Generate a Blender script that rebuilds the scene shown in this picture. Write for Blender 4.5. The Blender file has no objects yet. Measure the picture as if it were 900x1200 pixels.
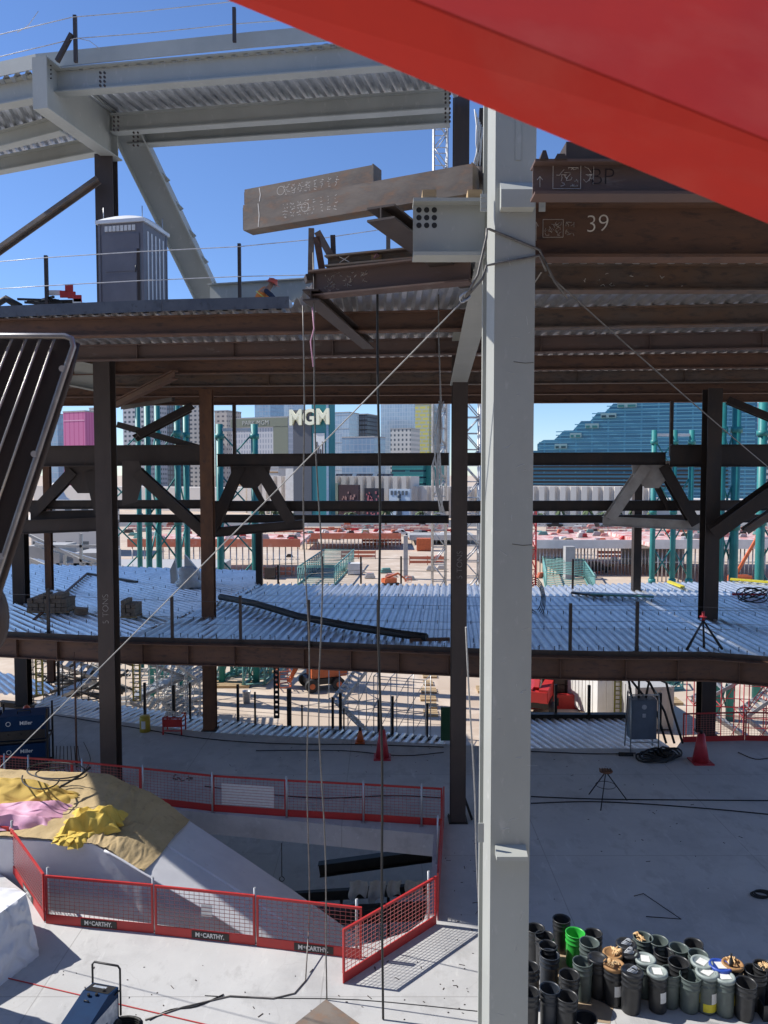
import bpy, bmesh, math, random
from mathutils import Vector, Matrix, noise, Quaternion
random.seed(7)
R = math.radians
SC = bpy.context.scene
COL = SC.collection
# ---------------------------------------------------------------- camera, sky, sun, exposure
PITCH = R(2.9)
FPX = 900.0                      # focal length in pixels of the 900x1200 photograph
cam = bpy.data.cameras.new("camera")
cam.sensor_fit = 'VERTICAL'; cam.sensor_height = 36.0; cam.lens = 27.0
cam.clip_start = 0.05; cam.clip_end = 6000
cam.dof.use_dof = True; cam.dof.focus_distance = 22.0; cam.dof.aperture_fstop = 7.0
camo = bpy.data.objects.new("camera", cam); COL.objects.link(camo)
camo.location = (0, 0, 0); camo.rotation_euler = (R(90) - PITCH, 0, 0)
SC.camera = camo
TOSUN = Vector((-0.98, 0.205, 1.0)).normalized()
w = bpy.data.worlds.new("World"); SC.world = w; w.use_nodes = True
nt = w.node_tree
bg = nt.nodes['Background']
sky = nt.nodes.new('ShaderNodeTexSky'); sky.sky_type = 'NISHITA'; sky.sun_disc = False
sky.sun_elevation = math.asin(TOSUN.z); sky.sun_rotation = math.atan2(TOSUN.x, TOSUN.y)
sky.altitude = 600; sky.air_density = 1.0; sky.dust_density = 0.0; sky.ozone_density = 2.5
mx = nt.nodes.new('ShaderNodeMix'); mx.data_type = 'RGBA'; mx.blend_type = 'MULTIPLY'; mx.inputs[0].default_value = 1.0
mx.inputs[7].default_value = (0.85, 1.0, 1.28, 1)
nt.links.new(sky.outputs[0], mx.inputs[6]); nt.links.new(mx.outputs[2], bg.inputs[0]); bg.inputs[1].default_value = 0.112
sd = bpy.data.lights.new("sun", 'SUN'); sd.energy = 5.0; sd.angle = R(0.53); sd.color = (1.0, 0.955, 0.89)
so = bpy.data.objects.new("sun", sd); COL.objects.link(so)
so.rotation_mode = 'QUATERNION'; so.rotation_quaternion = (-TOSUN).to_track_quat('-Z', 'Y')
vs = SC.view_settings
vs.view_transform = 'Standard'; vs.look = 'None'; vs.gamma = 1.0; vs.use_curve_mapping = False
vs.exposure = 0.2
# ---------------------------------------------------------------- photograph -> world helpers
CP, SP = math.cos(PITCH), math.sin(PITCH)
def ray(px, py):
    u = (px - 450) / FPX; v = (600 - py) / FPX
    return Vector((u, CP + v * SP, -SP + v * CP))
def at(px, py, Y):
    d = ray(px, py); return d * (Y / d.y)
def onz(px, py, z):
    d = ray(px, py); return d * (z / d.z)
ZF = -9.95      # concrete floor
ZM = -5.5       # galvanized middle deck
ZU = 3.88       # upper deck top
ZG = -15.0      # ground
# ---------------------------------------------------------------- mesh builder
class MB:
    def __init__(s): s.v = []; s.f = []; s.m = []; s.sm = []; s.cur = 0; s.smooth = False
    def poly(s, pts):
        b = len(s.v); s.v += [Vector(p) for p in pts]; s.f.append(list(range(b, b + len(pts)))); s.m.append(s.cur); s.sm.append(s.smooth); return s
    def faces(s, vs_, fs):
        b = len(s.v); s.v += [Vector(p) for p in vs_]
        for f in fs: s.f.append([b + i for i in f]); s.m.append(s.cur); s.sm.append(s.smooth)
        return s
    def hexa(s, a):   # 8 pts: bottom 4 ccw, top 4 ccw
        return s.faces(a, [(3,2,1,0),(4,5,6,7),(0,1,5,4),(1,2,6,5),(2,3,7,6),(3,0,4,7)])
    def box(s, x0, x1, y0, y1, z0, z1):
        return s.hexa([(x0,y0,z0),(x1,y0,z0),(x1,y1,z0),(x0,y1,z0),(x0,y0,z1),(x1,y0,z1),(x1,y1,z1),(x0,y1,z1)])
    def obox(s, p0, p1, r, u, r0, r1, u0, u1):
        p0 = Vector(p0); p1 = Vector(p1)
        return s.hexa([p0+r*r0+u*u0, p1+r*r0+u*u0, p1+r*r1+u*u0, p0+r*r1+u*u0, p0+r*r0+u*u1, p1+r*r0+u*u1, p1+r*r1+u*u1, p0+r*r1+u*u1])
    def bar(s, p0, p1, w_, h_=None, up=(0,0,1)):      # rectangular bar centred on the line
        h_ = h_ or w_; r, u = frame(p0, p1, up)
        return s.obox(p0, p1, r, u, -w_/2, w_/2, -h_/2, h_/2)
    def ibeam(s, p0, p1, d, w_, tf=.025, tw=.018, up=(0,0,1)):   # line = bottom centre
        r, u = frame(p0, p1, up)
        s.obox(p0, p1, r, u, -w_/2, w_/2, 0, tf)
        s.obox(p0, p1, r, u, -w_/2, w_/2, d-tf, d)
        return s.obox(p0, p1, r, u, -tw/2, tw/2, tf, d-tf)
    def channel(s, p0, p1, d, w_, t=.02, up=(0,0,1)):
        r, u = frame(p0, p1, up)
        s.obox(p0, p1, r, u, t, w_, 0, t); s.obox(p0, p1, r, u, t, w_, d-t, d)
        return s.obox(p0, p1, r, u, 0, t, 0, d)
    def tube(s, pts, rad, n=8, caps=True, smooth=True):
        pts = [Vector(p) for p in pts]; rings = []
        k = len(pts); rr = rad if isinstance(rad, (list, tuple)) else [rad]*k
        b = len(s.v); t0 = (pts[1]-pts[0]).normalized()
        ref = Vector((0,0,1)) if abs(t0.z) < .9 else Vector((1,0,0))
        for i, p in enumerate(pts):
            t = (pts[min(i+1,k-1)] - pts[max(i-1,0)])
            if t.length < 1e-9: t = t0
            t.normalize()
            a = (ref - t*ref.dot(t))
            if a.length < 1e-3: a = t.orthogonal()
            a.normalize(); ref = a; c = t.cross(a)
            for j in range(n):
                an = 2*math.pi*j/n; s.v.append(p + (a*math.cos(an)+c*math.sin(an))*rr[i])
        for i in range(k-1):
            for j in range(n):
                j2 = (j+1) % n
                s.f.append([b+i*n+j, b+i*n+j2, b+(i+1)*n+j2, b+(i+1)*n+j]); s.m.append(s.cur); s.sm.append(smooth)
        if caps:
            s.f.append([b+j for j in range(n)][::-1]); s.m.append(s.cur); s.sm.append(False)
            s.f.append([b+(k-1)*n+j for j in range(n)]); s.m.append(s.cur); s.sm.append(False)
        return s
    def lathe(s, prof, n=20, c=(0,0,0), smooth=True):     # prof list of (r,z)
        b = len(s.v); c = Vector(c)
        for r_, z_ in prof:
            for j in range(n):
                an = 2*math.pi*j/n; s.v.append(c+Vector((r_*math.cos(an), r_*math.sin(an), z_)))
        for i in range(len(prof)-1):
            for j in range(n):
                j2 = (j+1) % n
                s.f.append([b+i*n+j, b+i*n+j2, b+(i+1)*n+j2, b+(i+1)*n+j]); s.m.append(s.cur); s.sm.append(smooth)
        for i, rev in ((0, True), (len(prof)-1, False)):
            if prof[i][0] > 1e-4:
                q = [b+i*n+j for j in range(n)]; s.f.append(q[::-1] if rev else q); s.m.append(s.cur); s.sm.append(False)
        return s
    def prism(s, pts, z0, z1):                             # horizontal outline extruded in z
        n = len(pts); a = [Vector((p[0],p[1],z0)) for p in pts] + [Vector((p[0],p[1],z1)) for p in pts]
        return s.faces(a, [list(range(n))[::-1], list(range(n,2*n))] + [(i,(i+1)%n,n+(i+1)%n,n+i) for i in range(n)])
    def extr(s, pts, vec):                                 # any planar outline extruded by a vector
        n = len(pts); vec = Vector(vec); a = [Vector(p) for p in pts] + [Vector(p)+vec for p in pts]
        return s.faces(a, [list(range(n)), list(range(n,2*n))[::-1]] + [(i,n+i,n+(i+1)%n,(i+1)%n) for i in range(n)])
    def ribbon(s, pts, nrm, w_):
        nrm = Vector(nrm)
        for a, b in zip(pts, pts[1:]):
            a = Vector(a); b = Vector(b); sd = (b-a).cross(nrm)
            if sd.length < 1e-6: continue
            sd.normalize(); s.poly([a-sd*w_, b-sd*w_, b+sd*w_, a+sd*w_])
        return s
    def grid(s, P, nu, nv, smooth=True):                   # P(i,j)-> point
        b = len(s.v)
        for i in range(nu+1):
            for j in range(nv+1): s.v.append(Vector(P(i/nu, j/nv)))
        for i in range(nu):
            for j in range(nv):
                q = b+i*(nv+1)+j; s.f.append([q, q+nv+1, q+nv+2, q+1]); s.m.append(s.cur); s.sm.append(smooth)
        return s
    def build(s, name, mats, parent=None, origin=None, fix=True):
        me = bpy.data.meshes.new(name)
        if parent is not None: o0 = wloc(parent)
        elif origin is not None: o0 = Vector(origin)
        else:
            xs = [v.x for v in s.v]; ys = [v.y for v in s.v]; zs = [v.z for v in s.v]
            o0 = Vector(((min(xs)+max(xs))/2, (min(ys)+max(ys))/2, min(zs)))
        me.from_pydata([tuple(v-o0) for v in s.v], [], s.f)
        if not isinstance(mats, (list, tuple)): mats = [mats]
        for m in mats: me.materials.append(m)
        for i, p in enumerate(me.polygons): p.material_index = s.m[i]; p.use_smooth = s.sm[i]
        if fix:
            bm = bmesh.new(); bm.from_mesh(me); bmesh.ops.recalc_face_normals(bm, faces=bm.faces); bm.to_mesh(me); bm.free()
        me.update()
        ob = bpy.data.objects.new(name, me); COL.objects.link(ob)
        if parent is not None: ob.parent = parent
        else: ob.location = o0
        return ob
def wloc(o):
    p = Vector(o.location)
    while o.parent: o = o.parent; p = p + Vector(o.location)
    return p
def frame(p0, p1, up=(0,0,1)):
    t = (Vector(p1)-Vector(p0)).normalized(); up = Vector(up)
    r = t.cross(up)
    if r.length < 1e-4: r = t.cross(Vector((0,1,0)))
    r.normalize(); return r, r.cross(t).normalized()
def tag(o, label=None, cat=None, group=None, kind=None):
    if label: o['label'] = label
    if cat: o['category'] = cat
    if group: o['group'] = group
    if kind: o['kind'] = kind
    return o
def thing(name, label, cat, loc=(0,0,0), group=None):
    o = bpy.data.objects.new(name, None); COL.objects.link(o); o.empty_display_size = .2
    o.location = loc; return tag(o, label, cat, group)
def solo(mb, name, mats, label, cat, group=None, origin=None): return tag(mb.build(name, mats, None, origin), label, cat, group)
def copy_tree(o, parent=None):
    c = o.copy(); COL.objects.link(c); c.parent = parent
    for ch in list(o.children): copy_tree(ch, c)
    return c
def place(o, loc, rz=0, label=None, group=None):
    o.location = loc; o.rotation_euler = (0, 0, rz)
    if label: o['label'] = label
    if group: o['group'] = group
    return o
ORD = ['first','second','third','fourth','fifth','sixth','seventh','eighth','ninth','tenth','eleventh','twelfth','thirteenth','fourteenth','fifteenth','sixteenth']
def text_mesh(name, body, size, loc, mat_, parent, right=(1,0,0), up=(0,0,1), ext=.004, bold=0.0, align='CENTER', sx=1.0):
    cu = bpy.data.curves.new('writing', 'FONT'); cu.body = body; cu.size = size; cu.extrude = ext; cu.align_x = align; cu.align_y = 'CENTER'; cu.offset = bold
    t = bpy.data.objects.new('writing', cu); COL.objects.link(t)
    bpy.context.view_layer.update()
    me = bpy.data.meshes.new_from_object(t.evaluated_get(bpy.context.evaluated_depsgraph_get()))
    bpy.data.objects.remove(t); bpy.data.curves.remove(cu)
    r = Vector(right).normalized(); u = Vector(up).normalized(); n = r.cross(u)
    M = Matrix((r, u, n)).transposed().to_4x4()
    me.transform(M @ Matrix.Diagonal((sx, 1, 1, 1)))
    o0 = Vector(loc) - (wloc(parent) if parent else Vector((0,0,0)))
    me.transform(Matrix.Translation(o0))
    me.name = name; me.materials.clear(); me.materials.append(mat_)
    ob = bpy.data.objects.new(name, me); COL.objects.link(ob)
    if parent: ob.parent = parent
    return ob
# ---------------------------------------------------------------- materials
def mat(name, c, rough=.6, metal=0., c2=None, scale=3., detail=6., stretch=(1,1,1), lo=.35, hi=.65, c3=None, scale3=12., lo3=.55, hi3=.75, bump=0., bscale=40., spec=.5):
    m = bpy.data.materials.new(name); m.use_nodes = True; n = m.node_tree.nodes; l = m.node_tree.links
    b = n['Principled BSDF']; b.inputs['Base Color'].default_value = (*c, 1); b.inputs['Roughness'].default_value = rough
    b.inputs['Metallic'].default_value = metal; b.inputs['Specular IOR Level'].default_value = spec
    tc = n.new('ShaderNodeTexCoord'); mp = n.new('ShaderNodeMapping'); mp.inputs['Scale'].default_value = stretch
    l.new(tc.outputs['Object'], mp.inputs[0]); src = None
    def layer(prev, col, sc, a, z):
        t = n.new('ShaderNodeTexNoise'); t.inputs['Scale'].default_value = sc; t.inputs['Detail'].default_value = detail; t.inputs['Roughness'].default_value = .6
        l.new(mp.outputs[0], t.inputs['Vector'])
        r_ = n.new('ShaderNodeMapRange'); r_.inputs[1].default_value = a; r_.inputs[2].default_value = z; l.new(t.outputs[0], r_.inputs[0])
        x = n.new('ShaderNodeMix'); x.data_type = 'RGBA'; l.new(r_.outputs[0], x.inputs[0])
        if prev is None: x.inputs[6].default_value = (*c, 1)
        else: l.new(prev, x.inputs[6])
        x.inputs[7].default_value = (*col, 1); return x.outputs[2]
    if c2: src = layer(src, c2, scale, lo, hi)
    if c3: src = layer(src, c3, scale3, lo3, hi3)
    if src: l.new(src, b.inputs['Base Color'])
    if bump:
        t = n.new('ShaderNodeTexNoise'); t.inputs['Scale'].default_value = bscale; t.inputs['Detail'].default_value = 5
        l.new(mp.outputs[0], t.inputs['Vector'])
        bp = n.new('ShaderNodeBump'); bp.inputs['Strength'].default_value = bump; bp.inputs['Distance'].default_value = .02
        l.new(t.outputs[0], bp.inputs['Height']); l.new(bp.outputs[0], b.inputs['Normal'])
    return m
def facade(name, wall, glass, bw, bh, mort, rough=.3, metal=0., glass2=None, offs=0., rw=None):
    m = bpy.data.materials.new(name); m.use_nodes = True; n = m.node_tree.nodes; l = m.node_tree.links; b = n['Principled BSDF']
    tc = n.new('ShaderNodeTexCoord'); sp = n.new('ShaderNodeSeparateXYZ'); ad = n.new('ShaderNodeMath'); cb = n.new('ShaderNodeCombineXYZ')
    l.new(tc.outputs['Object'], sp.inputs[0]); l.new(sp.outputs[0], ad.inputs[0]); l.new(sp.outputs[1], ad.inputs[1])
    l.new(ad.outputs[0], cb.inputs[0]); l.new(sp.outputs[2], cb.inputs[1])
    br = n.new('ShaderNodeTexBrick'); br.offset = offs; br.inputs['Scale'].default_value = 1; br.inputs['Brick Width'].default_value = bw; br.inputs['Row Height'].default_value = bh
    br.inputs['Mortar Size'].default_value = mort; br.inputs['Color1'].default_value = (*glass, 1); br.inputs['Color2'].default_value = (*(glass2 or glass), 1); br.inputs['Mortar'].default_value = (*wall, 1)
    l.new(cb.outputs[0], br.inputs['Vector']); l.new(br.outputs[0], b.inputs['Base Color'])
    mr = n.new('ShaderNodeMapRange'); mr.inputs[3].default_value = rough; mr.inputs[4].default_value = .8; l.new(br.outputs['Fac'], mr.inputs[0]); l.new(mr.outputs[0], b.inputs['Roughness'])
    b.inputs['Metallic'].default_value = metal
    return m
M = {}
M['conc'] = mat('floor_concrete', (.50,.50,.49), .8, 0, (.41,.41,.41), .5, 8, c3=(.33,.32,.31), scale3=2.2, lo3=.58, hi3=.8, bump=.12, bscale=9)
M['meshred'] = mat('worn_red_wire', (.46,.10,.09), .6, 0, (.40,.16,.15), 9, 4)
M['faintchalk'] = mat('faint_chalk', (.55,.52,.48), .9, 0, (.22,.20,.19), 18, 5)
M['conc_dark'] = mat('wall_concrete', (.42,.41,.40), .85, 0, (.33,.33,.32), .8, 8, bump=.15, bscale=12)
M['rust'] = mat('mill_steel', (.125,.072,.052), .7, 0, (.175,.092,.058), 1.6, 8, (.6,.6,2.2), c3=(.066,.045,.040), scale3=5, lo3=.52, hi3=.72, bump=.08, bscale=30, spec=.4)
M['rust_purple'] = mat('purple_brown_steel', (.105,.075,.068), .62, 0, (.145,.088,.070), 1.3, 9, (.5,.5,2.0), c3=(.20,.17,.155), scale3=4, lo3=.60, hi3=.74, bump=.08, bscale=30)
M['rust_grey'] = mat('grey_brown_steel', (.120,.098,.085), .62, 0, (.155,.092,.058), 1.1, 9, (.6,.6,1.8), c3=(.060,.048,.045), scale3=6, lo3=.5, hi3=.7, bump=.08, bscale=30)
M['rust_light'] = mat('weathered_steel', (.215,.178,.148), .65, 0, (.115,.096,.084), 2.6, 10, (.6,.6,1.5), c3=(.27,.15,.085), scale3=5, lo3=.5, hi3=.75, bump=.08, bscale=30)
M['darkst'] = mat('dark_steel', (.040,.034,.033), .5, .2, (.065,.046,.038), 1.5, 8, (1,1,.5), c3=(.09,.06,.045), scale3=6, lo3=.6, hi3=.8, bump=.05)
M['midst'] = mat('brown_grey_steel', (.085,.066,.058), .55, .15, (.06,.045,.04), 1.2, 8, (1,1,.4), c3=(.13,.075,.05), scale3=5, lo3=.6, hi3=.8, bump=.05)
M['rustcol'] = mat('rusty_column_steel', (.20,.095,.05), .7, .05, (.12,.06,.038), 2.5, 8, (1,1,.5), c3=(.07,.05,.042), scale3=7, lo3=.55, hi3=.75, bump=.1)
M['grey'] = mat('grey_primer', (.44,.45,.415), .55, 0, (.385,.395,.365), .9, 8, (1,1,.45), c3=(.50,.50,.47), scale3=7, lo3=.60, hi3=.72, bump=.03, spec=.4)
M['grey_l'] = mat('pale_primer', (.50,.51,.465), .5, 0, (.43,.44,.40), 1.2, 8)
M['galv'] = mat('galvanized_deck', (.70,.715,.74), .38, .78, (.52,.54,.57), 1.3, 6, c3=(.72,.74,.77), scale3=9, lo3=.55, hi3=.7, bump=.03, bscale=25)
M['galv_dull'] = mat('galvanized_pipe', (.55,.56,.56), .45, .6, (.42,.43,.44), 5, 4)
M['slabedge'] = mat('pour_stop_steel', (.085,.095,.115), .5, .3, (.12,.13,.15), 2, 6, c3=(.055,.055,.06), scale3=7)
M['red'] = mat('red_paint', (.52,.030,.028), .45, 0, (.43,.028,.028), 3, 5, c3=(.50,.12,.10), scale3=14, lo3=.68, hi3=.8)
M['redbeam'] = mat('red_gloss_paint', (.66,.040,.022), .6, 0, (.56,.034,.024), 2.0, 6, c3=(.64,.085,.06), scale3=3.2, lo3=.5, hi3=.8, spec=.2, bump=.02, bscale=6)
M['black'] = mat('black_steel', (.018,.018,.019), .5, .1, (.03,.028,.026), 4, 5)
M['blackp'] = mat('black_plastic', (.020,.021,.023), .38, 0, (.035,.036,.038), 6, 5, c3=(.09,.09,.085), scale3=20, lo3=.66, hi3=.8)
M['greyp'] = mat('grey_green_plastic', (.105,.135,.125), .4, 0, (.085,.105,.10), 6, 5, c3=(.19,.21,.2), scale3=18, lo3=.64, hi3=.8)
M['navyp'] = mat('dark_navy_plastic', (.030,.038,.052), .4, 0, (.02,.026,.036), 6, 5)
M['greenp'] = mat('bright_green_plastic', (.035,.46,.055), .4, 0, (.03,.36,.05), 6, 5)
M['bluep'] = mat('blue_lid_plastic', (.03,.09,.46), .4, 0, (.03,.07,.36), 6, 5)
M['lidp'] = mat('pale_lid_plastic', (.34,.40,.38), .45, 0, (.26,.30,.29), 8, 5)
M['paper'] = mat('white_label', (.78,.78,.75), .7, 0, (.68,.68,.66), 15, 5)
M['yellowl'] = mat('yellow_label', (.72,.62,.03), .5, 0, (.62,.52,.03), 10, 4)
M['glove'] = mat('tan_leather', (.72,.52,.28), .8, 0, (.60,.36,.16), 9, 6, bump=.3, bscale=30)
M['brownlid'] = mat('rusty_tan_lid', (.42,.24,.10), .7, 0, (.32,.17,.07), 8, 6)
M['card'] = mat('cardboard', (.42,.31,.20), .9, 0, (.33,.25,.17), 3, 6)
M['white'] = mat('white_tarp', (.74,.745,.77), .5, 0, (.66,.665,.70), 1.3, 6, c3=(.58,.58,.6), scale3=4, lo3=.62, hi3=.8, bump=.25, bscale=5)
M['yellow'] = mat('yellow_cloth', (.62,.43,.10), .85, 0, (.52,.35,.085), 2.5, 7, bump=.35, bscale=9)
M['yellow_b'] = mat('bright_yellow_cloth', (.74,.54,.11), .9, 0, (.64,.45,.08), 3, 6, bump=.25, bscale=10)
M['tan'] = mat('tan_cover', (.54,.41,.225), .95, 0, (.44,.33,.17), 1.5, 8, c3=(.29,.215,.12), scale3=5, lo3=.55, hi3=.8, bump=.4, bscale=18)
M['pink'] = mat('pink_sheet', (.72,.40,.52), .55, 0, (.62,.32,.46), 2.2, 5, bump=.2, bscale=6)
M['blue'] = mat('blue_machine_paint', (.007,.028,.080), .7, 0, (.007,.034,.095), 4, 5, c3=(.03,.06,.13), scale3=25, lo3=.68, hi3=.8, spec=.15)
M['sticker'] = mat('silver_sticker', (.55,.58,.62), .4, 0, (.32,.36,.42), 7, 3)
M['teal'] = mat('teal_paint', (.030,.25,.235), .45, 0, (.025,.19,.18), 1.2, 6, c3=(.09,.28,.25), scale3=5, lo3=.6, hi3=.8)
M['tealpale'] = mat('pale_teal_paint', (.16,.36,.32), .5, 0, (.10,.27,.25), 1.2, 6)
M['dirt'] = mat('site_dirt', (.56,.455,.35), .95, 0, (.48,.375,.28), .06, 9, c3=(.66,.56,.45), scale3=.35, lo3=.5, hi3=.7, bump=.5, bscale=1.4)
M['orange'] = mat('orange_paint', (.62,.15,.045), .5, 0, (.48,.10,.03), 2, 5)
M['formred'] = mat('orange_formwork', (.60,.20,.11), .7, 0, (.52,.13,.07), .3, 6, c3=(.62,.42,.33), scale3=.6)
M['pinkred'] = mat('faded_red_board', (.62,.30,.27), .8, 0, (.52,.16,.13), .4, 6, c3=(.70,.62,.57), scale3=.9, lo3=.45, hi3=.6)
M['cream'] = mat('cream_wall', (.66,.61,.55), .85, 0, (.60,.55,.49), .1, 5)
M['offwhite'] = mat('offwhite_paint', (.72,.71,.68), .7, 0, (.62,.61,.58), .8, 5)
M['rope'] = mat('pale_rope', (.50,.49,.46), .7, 0, (.36,.35,.33), 12, 4)
M['cable'] = mat('steel_cable', (.22,.21,.20), .45, .5, (.14,.13,.12), 10, 4)
M['wire'] = mat('thin_wire_cable', (.66,.68,.70), .4, .3, (.5,.5,.52), 6, 3)
M['rubber'] = mat('black_rubber', (.014,.014,.015), .6, 0, (.022,.022,.022), 9, 4)
M['chalk'] = mat('chalk', (.88,.84,.78), .9, 0, (.7,.65,.58), 30, 5)
M['blackmark'] = mat('black_marker', (.03,.022,.025), .8)
M['skin'] = mat('skin', (.36,.20,.13), .55)
M['hivis'] = mat('orange_vest', (.85,.24,.04), .7)
M['strip'] = mat('yellow_strip', (.75,.8,.2), .5)
M['helmet'] = mat('orange_helmet', (.62,.10,.05), .35)
M['denim'] = mat('dark_denim', (.03,.04,.07), .9)
M['pottygrey'] = mat('grey_violet_plastic', (.185,.18,.20), .5, 0, (.155,.15,.17), 2, 5, bump=.03)
M['potroof'] = mat('white_plastic_roof', (.80,.82,.84), .5, 0, (.72,.74,.76), 3, 4)
M['yellowd'] = mat('yellow_metal', (.55,.42,.05), .5, 0, (.45,.33,.04), 5, 4)
M['wood'] = mat('timber', (.50,.36,.20), .85, 0, (.40,.28,.15), 3, 5, (1,1,6))
M['cabinet'] = mat('blue_grey_cabinet', (.13,.17,.23), .45, 0, (.11,.145,.20), 3, 4)
M['cone'] = mat('dull_red_plastic', (.50,.035,.05), .5, 0, (.42,.03,.045), 4, 4)
M['leaf'] = mat('palm_green', (.07,.11,.04), .8, 0, (.11,.14,.06), 2, 5)
M['trunk'] = mat('palm_trunk', (.22,.17,.12), .9)
M['brownbox'] = mat('brown_bundle', (.27,.21,.155), .9, 0, (.20,.15,.11), 5, 6, bump=.2)
M['plasticwrap'] = mat('plastic_wrap', (.62,.64,.67), .3, 0, (.5,.52,.55), 6, 6, bump=.5, bscale=12)
def weather_concrete(m):                                  # pour joints, hairline cracks, scuffs and damp stains
    n = m.node_tree.nodes; l = m.node_tree.links; b = n['Principled BSDF']; base = b.inputs['Base Color'].links[0].from_socket
    tc = n.new('ShaderNodeTexCoord')
    def chain(prev, fac, col, amt):
        x = n.new('ShaderNodeMix'); x.data_type = 'RGBA'; mu = n.new('ShaderNodeMath'); mu.operation = 'MULTIPLY'; mu.inputs[1].default_value = amt; mu.use_clamp = True
        l.new(fac, mu.inputs[0]); l.new(mu.outputs[0], x.inputs[0]); l.new(prev, x.inputs[6]); x.inputs[7].default_value = (*col, 1); return x.outputs[2]
    def rng(sock, a, z, c=0., d=1.):
        r_ = n.new('ShaderNodeMapRange'); r_.inputs[1].default_value = a; r_.inputs[2].default_value = z; r_.inputs[3].default_value = c; r_.inputs[4].default_value = d; l.new(sock, r_.inputs[0]); return r_.outputs[0]
    wn = n.new('ShaderNodeTexNoise'); wn.inputs['Scale'].default_value = .9; wn.inputs['Detail'].default_value = 6; l.new(tc.outputs['Object'], wn.inputs['Vector'])
    vm = n.new('ShaderNodeVectorMath'); vm.operation = 'SCALE'; vm.inputs[3].default_value = .8; l.new(wn.outputs['Color'], vm.inputs[0])
    va = n.new('ShaderNodeVectorMath'); l.new(tc.outputs['Object'], va.inputs[0]); l.new(vm.outputs[0], va.inputs[1])
    vo = n.new('ShaderNodeTexVoronoi'); vo.feature = 'DISTANCE_TO_EDGE'; vo.inputs['Scale'].default_value = .33; l.new(va.outputs[0], vo.inputs['Vector'])
    cur = chain(base, rng(vo.outputs['Distance'], 0, .004, 1, 0), (.24,.23,.22), .18)
    br = n.new('ShaderNodeTexBrick'); br.offset = 0; br.inputs['Scale'].default_value = 1; br.inputs['Brick Width'].default_value = 5.4; br.inputs['Row Height'].default_value = 5.4; br.inputs['Mortar Size'].default_value = .012
    l.new(tc.outputs['Object'], br.inputs['Vector']); cur = chain(cur, br.outputs['Fac'], (.22,.21,.20), .55)
    for sc, st, a, z, col, amt in ((3.2,(1,.14,1),.62,.70,(.68,.68,.67),.5),(2.6,(.12,1,1),.64,.72,(.28,.27,.26),.4),(14,(1,1,1),.66,.74,(.26,.25,.24),.5),(.35,(1,1,1),.50,.68,(.30,.30,.305),.55),(1.7,(1,.6,1),.55,.63,(.33,.325,.32),.40),(26,(1,1,1),.60,.70,(.30,.29,.28),.35),(5,(1,.25,1),.60,.66,(.62,.62,.60),.35)):
        mp = n.new('ShaderNodeMapping'); mp.inputs['Scale'].default_value = st; mp.inputs['Rotation'].default_value = (0,0,.4*sc); l.new(tc.outputs['Object'], mp.inputs[0])
        t = n.new('ShaderNodeTexNoise'); t.inputs['Scale'].default_value = sc; t.inputs['Detail'].default_value = 9; t.inputs['Roughness'].default_value = .65; l.new(mp.outputs[0], t.inputs['Vector']); cur = chain(cur, rng(t.outputs[0], a, z), col, amt)
    l.new(cur, b.inputs['Base Color'])
M['conc'] = mat('floor_concrete', (.53,.53,.52), .85, 0, (.46,.46,.455), .5, 8, bump=.12, bscale=9); weather_concrete(M['conc'])
# ---------------------------------------------------------------- corrugated deck sheets
def clip(poly, o, d):
    ts = []
    n = len(poly)
    for i in range(n):
        a, b = poly[i], poly[(i+1) % n]; e = (b[0]-a[0], b[1]-a[1])
        den = d[0]*e[1]-d[1]*e[0]
        if abs(den) < 1e-9: continue
        t = ((a[0]-o[0])*e[1]-(a[1]-o[1])*e[0])/den; s_ = ((a[0]-o[0])*d[1]-(a[1]-o[1])*d[0])/den
        if -1e-6 <= s_ <= 1+1e-6: ts.append(t)
    return (min(ts), max(ts)) if len(ts) > 1 and max(ts)-min(ts) > .05 else None
def corr(mb, poly, ang, ztop, pitch=.305, h=.075):       # ang: rib direction from +Y towards +X
    poly = [(p[0], p[1]) for p in poly]
    d = (math.sin(ang), math.cos(ang)); n_ = (d[1], -d[0])
    cs = [p[0]*n_[0]+p[1]*n_[1] for p in poly]; c = math.floor(min(cs)/pitch)*pitch; c1 = max(cs)
    prof = [(0,0),(.055,-h),(.155,-h),(.21,0)]
    prev = None
    while c < c1+pitch:
        for dx, dz in prof:
            o = (n_[0]*(c+dx), n_[1]*(c+dx)); r_ = clip(poly, o, d)
            cur = None
            if r_:
                cur = (Vector((o[0]+d[0]*r_[0], o[1]+d[1]*r_[0], ztop+dz)), Vector((o[0]+d[0]*r_[1], o[1]+d[1]*r_[1], ztop+dz)))
                if prev: mb.poly([prev[0], cur[0], cur[1], prev[1]])
            prev = cur
        c += pitch
    return mb
# ================================================================= SETTING
from mathutils.geometry import tessellate_polygon
def slab_with_hole(mb, outer, hole, z0, z1):
    o = [Vector((p[0],p[1],0)) for p in outer]; h = [Vector((p[0],p[1],0)) for p in hole]
    allp = o + h
    tr = tessellate_polygon([o, h])
    for z in (z1, z0): mb.faces([Vector((p.x,p.y,z)) for p in allp], [list(t) for t in tr])
    for ring in (o, h):
        for i in range(len(ring)):
            a, b = ring[i], ring[(i+1) % len(ring)]
            mb.poly([(a.x,a.y,z0),(b.x,b.y,z0),(b.x,b.y,z1),(a.x,a.y,z1)])
    return mb
g = MB(); g.poly([(-3000,-400,ZG),(3000,-400,ZG),(3000,4500,ZG),(-3000,4500,ZG)])
tag(g.build('ground', M['dirt']), kind='structure')
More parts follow.
